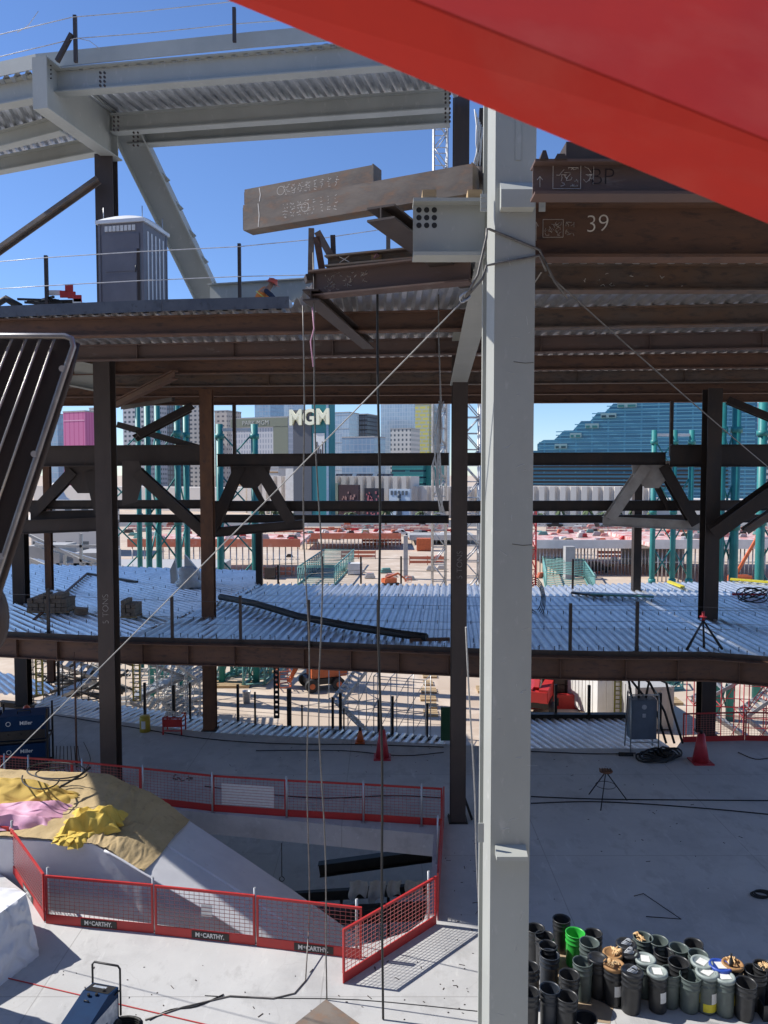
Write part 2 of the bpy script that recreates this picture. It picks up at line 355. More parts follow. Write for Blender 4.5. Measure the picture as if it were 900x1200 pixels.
# concrete floor with its opening
back = [onz(x, y, ZF) for x, y in ((-250,800),(40,833),(240,858),(520,872),(620,877),(792,877),(800,866),(1150,868))]
outer = [Vector((-26,3,0)), Vector((26,3,0))] + [Vector((p.x,p.y,0)) for p in back[::-1]]
hole_px = [(-30,930),(215,950),(508,978),(504,1050),(497,1078),(478,1092),(440,1104),(400,1112),(55,1066),(-30,1000)]
hole = [onz(x, y, ZF) for x, y in hole_px]
tag(slab_with_hole(MB(), outer, hole[::-1], ZF-.62, ZF).build('floor', M['conc']), kind='structure')
bw = MB(); bw.box(-45,45,-9,-8,ZG,15); bw.box(-45,45,-8,-5.5,6.2,6.7); tag(bw.build('wall', M['conc_dark']), kind='structure')  # unseen wall and ledge added behind the camera to set the bounced fill
# level below the opening
lf = MB(); lf.box(-20, 12, 8, 33, ZF-4.9, ZF-4.6); tag(lf.build('lower_floor', M['conc']), kind='structure')
# ---- upper deck
edge = [(-2.1,17.2),(-5,17.5),(-9.1,18.2),(-12.2,19.6),(-16,20.2),(-18,21.2),(-19.6,22.2),(-20.6,24.4)]
um = MB()
corr(um, [(-2.1,17.25),(-5,17.55),(-9.1,18.25),(-12.2,19.65),(-12.2,36.6),(-2.1,36.6)], 0, 3.70)
corr(um, [(-12.2,19.65),(-16,20.3),(-18,21.3),(-19.6,22.3),(-20.6,24.45),(-34,27.5),(-34,36.6),(-12.2,36.6)], 0, 3.70)
corr(um, [(-2.1,17.3),(-1.25,14.5),(1.2,13.35),(2.3,13.35),(2.3,36.6),(-2.1,36.6)], 0, 3.70)
YD = onz(700,227,3.18).y
corr(um, [(2.3,11.7),(20,11.7),(20,36.6),(2.3,36.6)], 0, 3.70)
corr(um, [(2.25,YD+.12),(20,YD+.12),(20,11.68),(2.25,11.68)], 0, 3.17+at(700,236,onz(700,301,3.17).y).z-3.17+.09)
corr(um, [(-36,36.7),(-36,49),(-15,49),(-13,36.7)], 0, 4.9)  # hidden raised sheet, put in to shade the left middle deck
tag(um.build('upper_deck', M['galv'], fix=False), kind='structure')
tp = MB(); tp.prism([(-2.1,17.22),(-2.1,36.6),(-34,36.6),(-34,27.6)] + [(x, y+.02) for x, y in edge[1:8]][::-1], 3.705, 3.87)
tag(tp.build('upper_slab', M['conc_dark']), kind='structure')
for i in range(7):
    (x0,y0),(x1,y1) = edge[i], edge[i+1]
    mb = MB(); v = Vector((x1-x0, y1-y0, 0)).normalized(); nrm = Vector((v.y, -v.x, 0)) * (-1 if v.y*0+(-v.x) > 0 else 1)
    nrm = Vector((0,-1,0)) if True else nrm
    mb.hexa([(x1+.01,y1-.012,3.64),(x0,y0-.012,3.64),(x0,y0+.0,3.64),(x1+.01,y1+.0,3.64),(x1+.01,y1-.012,3.90),(x0,y0-.012,3.90),(x0,y0,3.90),(x1+.01,y1,3.90)])
    nm = ['right end length', 'length under the grey toilet cabin', 'length under the heap of black bars', 'length past the left edge', 'farthest left length but two', 'farthest left length but one', 'farthest left length'][i]
    solo(mb, 'pour_stop', M['slabedge'], 'blue grey steel edge plate along the upper slab, ' + nm, 'edge plate', 'edge plates of the upper slab')
# ---- beams carrying the upper deck
def beam(name, p0, p1, d, w_, m_, label, group=None, tf=.03, tw=.02, stiff=0, cat='steel beam'):
    mb = MB(); mb.ibeam(p0, p1, d, w_, tf, tw)
    if stiff:
        r_, u = frame(p0, p1); p0 = Vector(p0); p1 = Vector(p1); t = (p1-p0).normalized(); L = (p1-p0).length
        k = int(L/stiff)
        for i in range(1, k+1):
            c = p0+t*(i*L/(k+1))
            mb.obox(c-t*.008, c+t*.008, r_, u, -w_/2+.012, -tw/2-.001, tf, d-tf)
            mb.obox(c-t*.008, c+t*.008, r_, u, tw/2+.001, w_/2-.012, tf, d-tf)
    return solo(mb, name, m_, label, cat, group)
GB = 'brown steel beams under the upper deck'
zb = 3.18
def pxbeam(xl, yl, xr, yr, x0, x1, z, d, w_, m_, label, **k):
    a = onz(xl, yl, z); b = onz(xr, yr, z); t = (b-a)/(b.x-a.x)
    return beam('floor_beam', a+t*(x0-a.x), a+t*(x1-a.x), d, w_, m_, label, GB, **k)
pxbeam(0,397,900,381,-10.2,2.2, zb, .44, .30, M['rust'], 'long brown edge beam right under the pour stop below the toilet cabin')
pxbeam(0,397,900,381,2.24,18, zb, .44, .30, M['rust_grey'], 'brown beam right of the grey column, third long one down from the chalked 39')
pxbeam(0,425,900,409,-18,18, zb, .44, .26, M['rust_purple'], 'second brown beam back from the front edge of the upper deck', stiff=3)
pxbeam(0,441,900,431,-19,18, zb, .44, .24, M['rust'], 'third brown beam back from the front edge of the upper deck')
pxbeam(0,455,900,448,-19,18, zb, .44, .26, M['rust_grey'], 'fourth brown beam back, next to the far edge of the upper deck', stiff=4)
pxbeam(0,466,900,461,-19,20, zb, .44, .26, M['rust'], 'added fifth brown beam back, darkening the deck strip just in front of the rearmost one')  # extra beam added to darken the bright strip of deck underside
pxbeam(0,476,900,471,-20,20, zb, .80, .30, M['rust'], 'rearmost brown beam whose flange meets the sky and city skyline')
def chalk_doodle(parent, x0, z0, Y, w_, h_, n, m_=None, r=.006, seed=1):     # unreadable chalk scrawl as thin strokes on a web facing the camera
    rs = random.Random(seed); mb = MB()
    for i in range(n):
        x = x0+rs.random()*w_; z = z0+rs.random()*h_; pts = [(x, Y, z)]
        for k in range(rs.randint(2,4)):
            x += rs.uniform(-.05,.07); z += rs.uniform(-.05,.05); pts.append((min(max(x,x0),x0+w_), Y, min(max(z,z0),z0+h_)))
        mb.tube(pts, r, 3, False)
    return mb.build('chalk_marks', m_ or M['chalk'], parent)
# nearer beams right of the grey column
Y0 = onz(700,227,3.18).y+.14; H0 = at(700,186,Y0-.14).z-3.18
Y9 = onz(700,301,3.17).y+.17; H9 = at(700,236,Y9-.17).z-3.17
Y3 = onz(700,340,3.18).y+.15; H3 = at(700,308,Y3-.15).z-3.18
b0 = beam('floor_beam', (1.72,Y0,3.18), (9,Y0,3.18), H0, .28, M['rust_purple'], 'nearest brown beam with a big dark BP and chalk notes by the red arm', GB)
text_mesh('marker_letters', 'BP', .27, (2.52,Y0-.016,3.41), M['blackmark'], b0, ext=.001, bold=-.006)
mb = MB()
for (xa,za,xb,zb_) in ((1.95,3.28,1.95,3.55),(1.95,3.55,2.27,3.55),(2.27,3.55,2.27,3.28),(2.27,3.28,1.95,3.28),(1.80,3.30,1.80,3.42),(1.80,3.42,1.77,3.38),(1.80,3.42,1.83,3.38)):
    mb.tube([(xa,Y0-.016,za),(xb,Y0-.016,zb_)], .004, 3, False)
mb.build('chalk_marks', M['chalk'], b0)
chalk_doodle(b0, 1.98, 3.31, Y0-.016, .26, .21, 16, r=.0035, seed=2); chalk_doodle(b0, 2.3, 3.33, Y0-.016, .12, .2, 8, r=.0035, seed=3)
b39 = beam('floor_beam', (2.15,Y9,3.17), (14,Y9,3.17), H9, .34, M['rust'], 'deep brown girder with 39 chalked on it, joined to the grey column', GB, tf=.045)
text_mesh('chalk_number', '39', .36, (3.17,Y9-.016,3.69), M['chalk'], b39, right=(1,0,.06), ext=.001, bold=-.006)
mb = MB()
for (xa,za,xb,zb_) in ((2.36,3.5,2.36,3.76),(2.36,3.76,2.66,3.76),(2.66,3.76,2.66,3.5),(2.66,3.5,2.36,3.5),(2.26,3.45,2.26,3.72),(2.26,3.72,2.23,3.66),(2.26,3.72,2.29,3.66)):
    mb.tube([(xa,Y9-.014,za),(xb,Y9-.014,zb_)], .0045, 3, False)
mb.build('chalk_marks', M['chalk'], b39)
chalk_doodle(b39, 2.39, 3.53, Y9-.014, .24, .2, 15, r=.0035, seed=4); chalk_doodle(b39, 2.7, 3.52, Y9-.014, .12, .2, 8, r=.0035, seed=5)
b3 = beam('floor_beam', (2.2,Y3,3.18), (16,Y3,3.18), H3, .30, M['rust_grey'], 'brown beam just below and behind the girder chalked 39, streaked with old chalk', GB)
chalk_doodle(b3, 3.1, 3.28, Y3-.014, 2.2, .22, 9, r=.006, seed=6)
mb = MB(); mb.tube([(2.56,Y3-.014,3.2),(2.76,Y3-.014,3.52)], .011, 4, False); mb.build('chalk_marks', M['chalk'], b3)
0 and beam('floor_beam', (2.2,15.0,3.3), (16,15.0,3.3), .33, .22, M['rust'], 'shallow brown beam hidden in shade between two lines of deck ribs, right of the grey column', GB)
b3l = beam('floor_beam', (-1.3,14.15,3.18), (1.45,13.05,3.18), .46, .34, M['rust_purple'], 'short brown beam left of the grey column with chalk notes on its end', GB)
mb = MB(); r_, u_ = frame((-1.3,14.15,3.18),(1.45,13.05,3.18)); t_ = (Vector((1.45,13.05,3.18))-Vector((-1.3,14.15,3.18))).normalized()
rs = random.Random(11)
for i in range(34):
    c = Vector((-1.3,14.15,3.18))+t_*(.25+rs.random()*.8)+u_*(.1+rs.random()*.27)+r_*.016
    mb.tube([c, c+t_*rs.uniform(-.04,.06)+u_*rs.uniform(-.05,.05), c+t_*rs.uniform(-.04,.08)+u_*rs.uniform(-.04,.04)], .0035, 3, False)
mb.build('chalk_marks', M['chalk'], b3l)
# loose beam lying on top
lb = beam('loose_beam', (-1.02,14.2,3.72), (1.1,13.5,3.72), .20, .34, M['rust_light'], 'pale brown beam lying along the deck edge with a chalked cross', None)
mb = MB(); mb.tube([(-.80,14.0,3.77),(-.62,13.94,3.88)], .008, 4, False); mb.tube([(-.8,14.0,3.88),(-.62,13.94,3.77)], .008, 4, False); mb.build('chalk_marks', M['chalk'], lb)
beam('cross_beam', at(446,258,10.9), at(552,337,14.7), .20, .42, M['midst'], 'brown beam running back under the grey bracket, its wide flange seen from below', None)
beam('cross_beam', at(364,352,13.9), at(432,409,19.6), .20, .30, M['midst'], 'short brown beam running back beneath the chalk noted beam', None)
beam('cross_beam', at(205,262+182,24), at(135,478,30), .26, .22, M['rust'], 'brown cross beam running back beside the leftmost near column head', None)
# grey sloping girder from the near column to the far dark column
beam('sloping_girder', at(537,452,21.8), at(583,272,11.7), 1.0, .46, M['grey'], 'grey painted girder sloping down from the near column to the dark middle column', tf=.04)
# ---- the near grey column
cx = 1.785
col = thing('steel_column', 'tall grey painted column nearest the camera, wrapped by two cables', 'column', (cx,11.1,ZF))
mb = MB(); mb.prism([(cx-.325,11.02),(cx-.335,10.99),(cx-.252,10.80),(cx+.31,10.80),(cx+.31,10.895)],ZF,8.5); mb.box(cx-.33,cx+.31,11.45,11.54,ZF,8.5); mb.box(cx-.03,cx+.03,10.895,11.45,ZF,8.5)
mb.build('shaft', M['grey'], col)
mb = MB(); mb.extr([(cx-.19,10.797,3.60),(cx-.19,10.66,3.62),(cx-.19,10.66,3.86),(cx-.19,10.797,4.0)], (.46,0,0)); mb.build('lifting_bracket', M['grey_l'], col)
mb = MB(); mb.extr([(cx-.19,10.797,-5.48),(cx-.19,10.6,-5.48),(cx-.19,10.6,-5.42),(cx-.19,10.797,-5.34)], (.44,0,0)); mb.build('lower_bracket', M['grey_l'], col)
for z in (3.62, 3.70):
    pass
for s in (-1, 1):
    mb = MB(); mb.box(cx+s*.36-.09*(s<0)-.0, cx+s*.36+.09*(s>0)+.0, 10.83, 10.85, 3.62, 3.86)
    for i in range(3):
        for j in range(3): mb.tube([(cx+s*(.38+.025*i),10.829,3.67+.07*j),(cx+s*(.38+.025*i),10.815,3.67+.07*j)], .008, 6)
    mb.build('bolt_tab', M['grey_l'], col)
mb = MB(); mb.box(cx-.44,cx-.355,10.74,10.755,-5.28,-5.0); mb.build('clip_plate', M['grey_l'], col)
mb = MB(); mb.box(cx+.02,cx+.10,10.790,10.798,4.3,8.5); mb.build('weld_strip', M['grey'], col)
rs = random.Random(77)
mb = MB()
for k in range(46):
    x = cx+rs.uniform(-.22,.28); z = rs.uniform(-8,7); a = rs.choice([0,0,0,1.4])+rs.gauss(0,.25); L_ = rs.uniform(.02,.16); d = Vector((math.cos(a),0,math.sin(a)))*L_
    mb.tube([(x,10.7985,z),(x+d.x*.5,10.7975,z+d.z*.5+rs.uniform(-.01,.01)),(x+d.x,10.7985,z+d.z)], rs.uniform(.0015,.004), 3, False)
mb.build('scratches', M['paper'], col)
mb = MB()
for z in (-1.0,1.55,4.9):
    mb.tube([(cx+.02,10.797,z),(cx+.18,10.797,z-.02),(cx+.30,10.797,z-.01)], .004, 3, False)
mb.build('scrape_marks', M['darkst'], col)
# two wraps of cable round the column with shackles
def solo_tube(name, pts, r, m_, label, cat, group=None, n=6): return solo(MB().tube(pts, r, n), name, m_, label, cat, group)
def sag(a, b, s, k=14): a = Vector(a); b = Vector(b); return [a.lerp(b, i/k) - Vector((0,0,s*4*(i/k)*(1-i/k))) for i in range(k+1)]
A1 = at(545,350,10.75)
sl = thing('wire_sling', 'dark wire sling looped twice round the near grey column', 'cable', A1)
mb = MB(); mb.tube([A1, at(560,322,10.72), at(570,278,10.74), (cx-.37,10.76,3.36), (cx-.33,10.775,3.36), (cx+.36,10.775,3.08), at(650,330,10.9), at(665,350,10.9)], .018, 6); mb.build('upper_loop', M['cable'], sl)
mb = MB(); mb.tube([A1, at(566,326,10.72), (cx-.37,10.76,2.86), (cx-.30,10.775,2.88), (cx+.36,10.775,3.0), at(640,318,10.8)], .018, 6); mb.build('lower_loop', M['cable'], sl)
mb = MB()
for k in range(3):
    c = A1+Vector((.03*k-.03,0,.02*k)); mb.tube([c+Vector((.05*math.cos(a)*(1 if k%2 else .8),.02*math.sin(a*2),.05*math.sin(a))) for a in [i*math.pi/5 for i in range(11)]], .014, 6)
mb.build('shackle', M['galv_dull'], sl)
e0 = onz(-330, 1120, ZF)
solo_tube('guy_cable', sag(A1, at(-70,968,15.5), .04), .010, M['rope'], 'long pale guy cable slanting from the near column down to the left', 'cable')
B1_ = at(643,322,10.9)
solo_tube('guy_cable', sag(B1_, at(930,572,20), .05), .012, M['cable'], 'thin grey guy cable slanting down to the right from the near column', 'cable')
# ---- grey bracket plate girder with bolt holes
br = thing('bracket_girder', 'grey plate bracket with nine bolt holes jutting left from the near column', 'steel bracket', (.9,11.2,3.1))
mb = MB(); mb.box(.42,1.46,11.35,11.375,3.17,3.88); mb.build('web_plate', M['grey'], br)
mb = MB(); mb.box(.42,1.46,11.18,11.55,3.12,3.17); mb.build('bottom_flange', M['grey_l'], br)
mb = MB(); mb.box(.42,1.46,11.18,11.55,3.88,3.93); mb.build('top_flange', M['grey'], br)
for i in range(3):
    for j in range(3):
        mb = MB(); c = at(491+i*9, 246+j*9, 11.345); mb.tube([c, c+Vector((0,.004,0))], .040, 12); mb.build('bolt_hole', M['black'], br)
mb = MB(); mb.box(.55,.75,11.2,11.5,3.932,4.05); mb.box(1.2,1.4,11.2,11.5,3.932,4.05); solo(mb,'packing_blocks',M['wood'],'timber packing between the grey bracket and the long tube beam','packing')
# ---- beams parked across the bracket
def hbeam(p0, p1, h, w_, label, name='stacked_beam', seed=1):
    p0 = Vector(p0); p1 = Vector(p1); r_, u_ = frame(p0, p1); t_ = (p1-p0).normalized(); L = (p1-p0).length
    o = thing(name, label, 'steel beam', (p0+p1)/2, 'tube beams laid across the bracket')
    mb = MB(); mb.obox(p0, p1, r_, u_, -w_/2, w_/2, 0, h); mb.build('tube', M['rust_light'], o)
    mb = MB(); mb.obox(p1-t_*.0, p1+t_*.022, r_, u_, -w_/2-.015, w_/2+.015, -.0, h+.01); mb.build('end_plate', M['rust_light'], o)
    mb = MB(); mb.obox(p0-t_*.03, p0-t_*.002, r_, u_, -w_/2+.03, w_/2-.03, .03, h-.03); mb.build('end_cap', M['darkst'], o)
    rs = random.Random(seed); mb = MB()
    for i in range(60):
        c = p0+t_*(.25+(i%12)*.045+(.5 if i%3 else 1.1)+rs.random()*.02)+u_*(h*.25+(i//12)*h*.12)+r_*(w_/2+.002)
        mb.ribbon([c, c+t_*rs.uniform(-.02,.03)+u_*rs.uniform(-.02,.02), c+t_*rs.uniform(-.04,.05)+u_*rs.uniform(-.02,.02)], r_, .0028)
    c = p0+t_*L*.30+u_*h*.5+r_*(w_/2+.002)
    mb.ribbon([c+t_*.07*math.cos(a)+u_*.07*math.sin(a) for a in [i*math.pi/6 for i in range(13)]], r_, .003)
    c = p0+t_*.30+r_*(w_/2+.0025); mb.ribbon([c+u_*.02, c+u_*(h*.5)+t_*.02, c+u_*(h-.02)], r_, .008)
    mb.build('chalk_marks', M['chalk'], o)
    return o
hp0 = at(291,273,12.9); hp1 = at(556,230,11.25)
hp1.z = 4.06; hp0.z = 4.06
hp0 = onz(291,273,4.06); hp1 = onz(556,230,4.06)
hbeam(hp0, hp1, .42, .28, 'long tan steel tube beam laid across the bracket, chalk writing on its left half', seed=4)
q0 = hp0+Vector((0,0,.424)); q1 = hp0.lerp(hp1, .60)+Vector((0,0,.424))
q0 += Vector((.01,.05,.012)); q1 += Vector((0,.05,.012))
hbeam(q0, q1, .26, .26, 'shorter tan tube stacked on top of the long tube beam', seed=9)
# ---- dark columns
def hcol(px, py, w_, d_, ztop, m_, label, zbase=ZF, tf=.03, name='steel_column', text=None, tz=None, base=True):
    p = onz(px, py, zbase) ; x, y = p.x, p.y
    o = thing(name, label, 'column', (x,y,zbase), 'dark steel columns standing on the floors')
    mb = MB(); mb.box(x-w_/2,x+w_/2,y,y+tf,zbase+.03,ztop); mb.box(x-w_/2,x+w_/2,y+d_-tf,y+d_,zbase+.03,ztop); mb.box(x-.012,x+.012,y+tf,y+d_-tf,zbase+.03,ztop)
    mb.build('shaft', m_, o)
    if base:
        mb = MB(); mb.box(x-w_/2-.06,x+w_/2+.06,y-.06,y+d_+.06,zbase+.002,zbase+.03)
        for a in (-1,1):
            for b in (0,1): mb.tube([(x+a*(w_/2+.03),y-.03+b*(d_+.06),zbase+.03),(x+a*(w_/2+.03),y-.03+b*(d_+.06),zbase+.08)], .016, 6)
        mb.build('base_plate', M['black'], o)
    if text:
        text_mesh('chalk_writing', text, w_*.55, (x+w_*.02, y-.003, tz), M['faintchalk'], o, right=(0,0,1), up=(-1,0,0), ext=.001, bold=-.007)
    return o
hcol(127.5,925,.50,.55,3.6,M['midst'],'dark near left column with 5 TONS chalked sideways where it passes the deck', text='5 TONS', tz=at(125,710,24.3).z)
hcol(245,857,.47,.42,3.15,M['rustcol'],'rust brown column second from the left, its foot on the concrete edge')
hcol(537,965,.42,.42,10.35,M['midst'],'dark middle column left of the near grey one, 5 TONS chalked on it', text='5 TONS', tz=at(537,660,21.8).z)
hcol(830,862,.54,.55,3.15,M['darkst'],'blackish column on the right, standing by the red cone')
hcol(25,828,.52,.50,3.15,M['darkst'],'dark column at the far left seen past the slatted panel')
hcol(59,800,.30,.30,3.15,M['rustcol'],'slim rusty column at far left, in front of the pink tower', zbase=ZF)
def pxpost(px, y0, y1, Y, w_, m_, label, name='post', group=None, cat='post', holes=False):
    a = at(px, y0, Y); b = at(px, y1, Y); b.x = a.x
    mb = MB(); mb.box(a.x-w_/2,a.x+w_/2,a.y,a.y+w_,min(a.z,b.z),max(a.z,b.z))
    return solo(mb, name, m_, label, cat, group)
pxpost(749, 545, 700, 36, .36, M['darkst'], 'slim dark strut hanging under the right truss, reaching the galvanized deck', 'strut')
pxpost(274, 474, 532, 30, .13, M['midst'], 'slim brown hanger just right of the rusty column', 'strut')
pxpost(788, 470, 535, 30, .12, M['midst'], 'slim brown hanger left of the blackish right column', 'strut')
pxpost(303, 618, 690, 38, .32, M['darkst'], 'dark strut standing at the far edge of the galvanized deck', 'strut')
# ---- horizontal bracing beams at mid height (no floor on them)
GM = 'bracing beams across the middle of the frame'
def sb(x0,y0,x1,y1,Y0,Y1,d,w_,m_,label,**k): return beam('bracing_beam', at(x0,y0,Y0), at(x1,y1,Y1), d, w_, m_, label, GM, **k)
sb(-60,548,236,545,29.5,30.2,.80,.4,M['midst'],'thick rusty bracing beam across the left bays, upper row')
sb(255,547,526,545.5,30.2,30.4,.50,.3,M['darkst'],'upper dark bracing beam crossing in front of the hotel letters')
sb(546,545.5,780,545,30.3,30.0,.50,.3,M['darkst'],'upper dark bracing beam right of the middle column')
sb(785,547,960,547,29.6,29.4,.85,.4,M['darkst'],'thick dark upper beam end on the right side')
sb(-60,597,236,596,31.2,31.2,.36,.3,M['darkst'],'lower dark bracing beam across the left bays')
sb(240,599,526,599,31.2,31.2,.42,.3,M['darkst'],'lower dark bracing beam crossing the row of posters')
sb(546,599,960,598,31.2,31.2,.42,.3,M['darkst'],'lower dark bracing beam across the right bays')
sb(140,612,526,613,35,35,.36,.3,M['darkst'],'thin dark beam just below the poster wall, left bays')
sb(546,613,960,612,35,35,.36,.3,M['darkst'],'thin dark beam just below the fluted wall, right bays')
sb(0,627,120,622,30.4,30.8,.55,.3,M['midst'],'brown chord beam at far left below the lower bracing beam')
# ---- A-shaped trusses and long braces
def stick(mb, x0,y0,x1,y1,Y0,Y1,d,w_): 
    a = at(x0,y0,Y0); b = at(x1,y1,Y1); a.z -= 0; return mb.ibeam(a, b, d, w_, .03, .02, up=(0,-1,.0)) 
def aframe(apx, apy, lx, ly, rx, ry, Y, label, ml, mr, mc):
    o = thing('brace_frame', label, 'steel truss', at(apx, apy, Y), 'A shaped bracing trusses')
    mb = MB(); c = at(apx, apy, Y); s_ = Y/900
    mb.extr([at(apx-24,apy-2,Y+.0), at(apx+26,apy-2,Y), at(apx+22,apy+14,Y), at(apx+8,apy+30,Y), at(apx-8,apy+30,Y), at(apx-22,apy+14,Y)], (0,.06,0)); mb.build('gusset_plate', mc, o)
    mb = MB(); stick(mb, apx-10, apy+4, lx, ly, Y+.25, Y+.25, .36, .42); mb.build('brace', ml, o)
    mb = MB(); stick(mb, apx+10, apy+4, rx, ry, Y+.25, Y+.25, .36, .42); mb.build('brace', mr, o)
    mb = MB(); stick(mb, apx+1, apy+20, apx+18, ry-18, Y+.5, Y+.5, .18, .2); mb.build('short_strut', mr, o)
    mb = MB(); mb.ibeam(at(lx-6, ly+8, Y+.2), at(rx+14, ry+8, Y+.2), .38, .3, .03, .02); mb.build('bottom_chord', mc, o)
    return o
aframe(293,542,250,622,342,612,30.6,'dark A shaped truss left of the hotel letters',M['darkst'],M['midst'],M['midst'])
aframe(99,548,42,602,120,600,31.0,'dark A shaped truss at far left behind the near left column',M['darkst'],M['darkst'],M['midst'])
pale_ = mat('sunlit_tone_steel', (.62,.58,.53), .7, 0, (.45,.40,.36), 2, 6)  # paler colour stands in for sunlight on the right truss
aframe(764,542,712,608,812,614,30.6,'A shaped truss on the right, coloured pale as if sunlit, in front of the stepped hotel',pale_,M['darkst'],pale_)
def brace(x0,y0,x1,y1,Y0,Y1,d,w_,m_,label):
    mb = MB(); stick(mb,x0,y0,x1,y1,Y0,Y1,d,w_); return solo(mb,'diagonal_brace',m_,label,'steel brace','diagonal braces of the frame')
brace(162,552,246,628,29.2,29.9,.42,.40,M['darkst'],'heavy dark brace running down to the foot of the rusty column')
brace(833,622,935,548,28.6,27.6,.62,.5,M['darkst'],'heavy dark brace rising right from the blackish right column')
mb = MB(); mb.extr([at(143,540,29.0),at(163,540,29.0),at(168,560,29.0),at(160,588,29.0),at(143,592,29.0)],(0,.06,0)); solo(mb,'gusset_plate',M['midst'],'large dark gusset plate right of the near left column','steel plate')
brace(158,514,222,480,28.5,31,.28,.3,M['midst'],'brown brace rising right beside the near left column')
brace(140,498,238,526,31,30.2,.20,.24,M['darkst'],'thin dark brace falling right to the rusty column')
brace(852,470,905,492,29,28.5,.26,.26,M['darkst'],'dark brace under the deck at the right edge')
brace(870,622,905,598,33,33,.4,.3,M['rust_light'],'pale brace end with a bolted splice at the right edge')
brace(205,468,145,478,27,31,.12,.14,M['midst'],'thin bracing bar right under the left part of the upper deck')
mb = MB(); mb.ibeam(at(50,446,25.5), at(127,462,25.0), .85, .5, .05, .03); solo(mb,'haunch_beam',M['grey'],'grey painted beam stub ending at the near left column head','steel beam')
# ---- middle galvanized deck
A = lambda x, y: onz(x, y, ZM)
md = MB()
PL = [A(-90,737), A(143,748), A(300,690), A(303,668), A(-90,657)]
PM = [A(143.5,748), A(330,752), A(565,762), A(567,684), A(301,684)]
PR = [A(565.5,762), A(700,765), A(830,766), A(950,775), A(950,679), A(740,683), A(567,688)]
corr(md, PL, R(-42), ZM, h=.10); corr(md, PM, R(5), ZM+.004, h=.10); corr(md, PR, R(3), ZM+.002, h=.10)
mdo = tag(md.build('middle_deck', M['galv'], fix=False), kind='structure')
lp = MB()
for (x0,y0,x1,y1) in ((150,730,530,738),(240,712,530,714),(300,698,565,700),(566,736,860,738),(567,714,900,716),(567,699,900,699)):
    a, b = A(x0,y0), A(x1,y1); lp.bar(a+Vector((0,0,.008)), b+Vector((0,0,.008)), .035, .012)
lp.build('sheet_laps', M['galv_dull'], mdo)
def inpoly(p, poly):
    c = False; n = len(poly)
    for i in range(n):
        a, b = poly[i], poly[(i+1) % n]
        if (a[1] > p[1]) != (b[1] > p[1]) and p[0] < (b[0]-a[0])*(p[1]-a[1])/(b[1]-a[1])+a[0]: c = not c
    return c
studs = []
for poly, ang in ((PL,R(-42)),(PM,R(5)),(PR,R(3))):
    d = Vector((math.sin(ang),math.cos(ang),0)); n_ = Vector((d.y,-d.x,0)); c0 = poly[1]
    for i in range(-60,80):
        for j in range(-14,14):
            p = c0+n_*(i*.61+.13)+d*(j*3.05+.4)
            if inpoly((p.x,p.y), [(q.x,q.y) for q in poly]): studs.append(Vector((p.x,p.y,ZM)))
for q in range(len(PM)): pass
nearp = [A(-90,737), A(143,748), A(330,752), A(565,762), A(700,765), A(830,766), A(950,775)]
for a, b in zip(nearp, nearp[1:]):
    k = int((b-a).length/.46)
    for i in range(k): studs.append(a.lerp(b,(i+.5)/k)+Vector((0,.18,0)))
studs.sort(key=lambda p: p.y)
for p in studs[:100]:
    s1 = MB().tube([p, p+Vector((0,0,.13))], .012, 4, True, False); s1.tube([p+Vector((0,0,.115)), p+Vector((0,0,.135))], .02, 5, True, False); s1.build('shear_stud', M['darkst'], mdo)
mb = MB()
for p in studs[100:]: mb.tube([p, p+Vector((0,0,.13))], .014, 4, True, False)
tag(mb.build('shear_stud', M['darkst'], mdo), kind='stuff')
# edge girder in lengths
names = ['left end length','length past the near left column','length behind the hanging cables','length right of the near grey column','length under the black tripod','curved length at the right edge']
for i, (a, b) in enumerate(zip(nearp, nearp[1:])):
    o = Vector((0,-.16,-.78))
    mb = MB(); mb.ibeam(a+o, b+o, .68, .34, .035, .02)
    t = (b-a).normalized(); r_, u_ = frame(a,b); L = (b-a).length
    for k in range(int(L/1.55)):
        c = a+o+t*(.8+k*1.55); mb.obox(c-t*.008,c+t*.008,r_,u_,.012,.155,.037,.64)
    solo(mb,'edge_girder',M['rust'],'brown edge girder under the galvanized middle deck, '+names[i],'steel beam','edge girders of the middle deck')
    mb = MB(); mb.obox(a+Vector((0,-.02,-.1)), b+Vector((0,-.02,-.1)), r_, u_, 0, .012, 0, .16); solo(mb,'edge_strip',M['midst'],'thin steel strip fronting the middle deck, '+names[i],'edge plate','edge strips of the middle deck')
# joists below middle deck
a, b = A(143,748), A(300,690); d0 = Vector((0,0,-.5))
mb = MB(); mb.ibeam(a+d0, b+d0, .40, .2); solo(mb,'deck_joist',M['rust'],'brown joist under the seam of the middle deck left of the curved black pipe','steel beam')
mb = MB(); mb.bar(A(40,727)+Vector((0,0,.03)), A(0,0)*0+A(103,672)+Vector((0,0,.03)), .12, .05); solo(mb,'steel_strip',M['rust'],'rusty strip lying on the left galvanized deck near the brown bundles','steel strip')
mb = MB(); mb.bar(A(103,673)+Vector((0,0,.05)), A(112,681)+Vector((0,0,.05))+Vector((2.3,-.6,0)), .16, .08); solo(mb,'steel_strip',M['darkst'],'dark strip lying near the far edge of the left galvanized deck','steel strip')
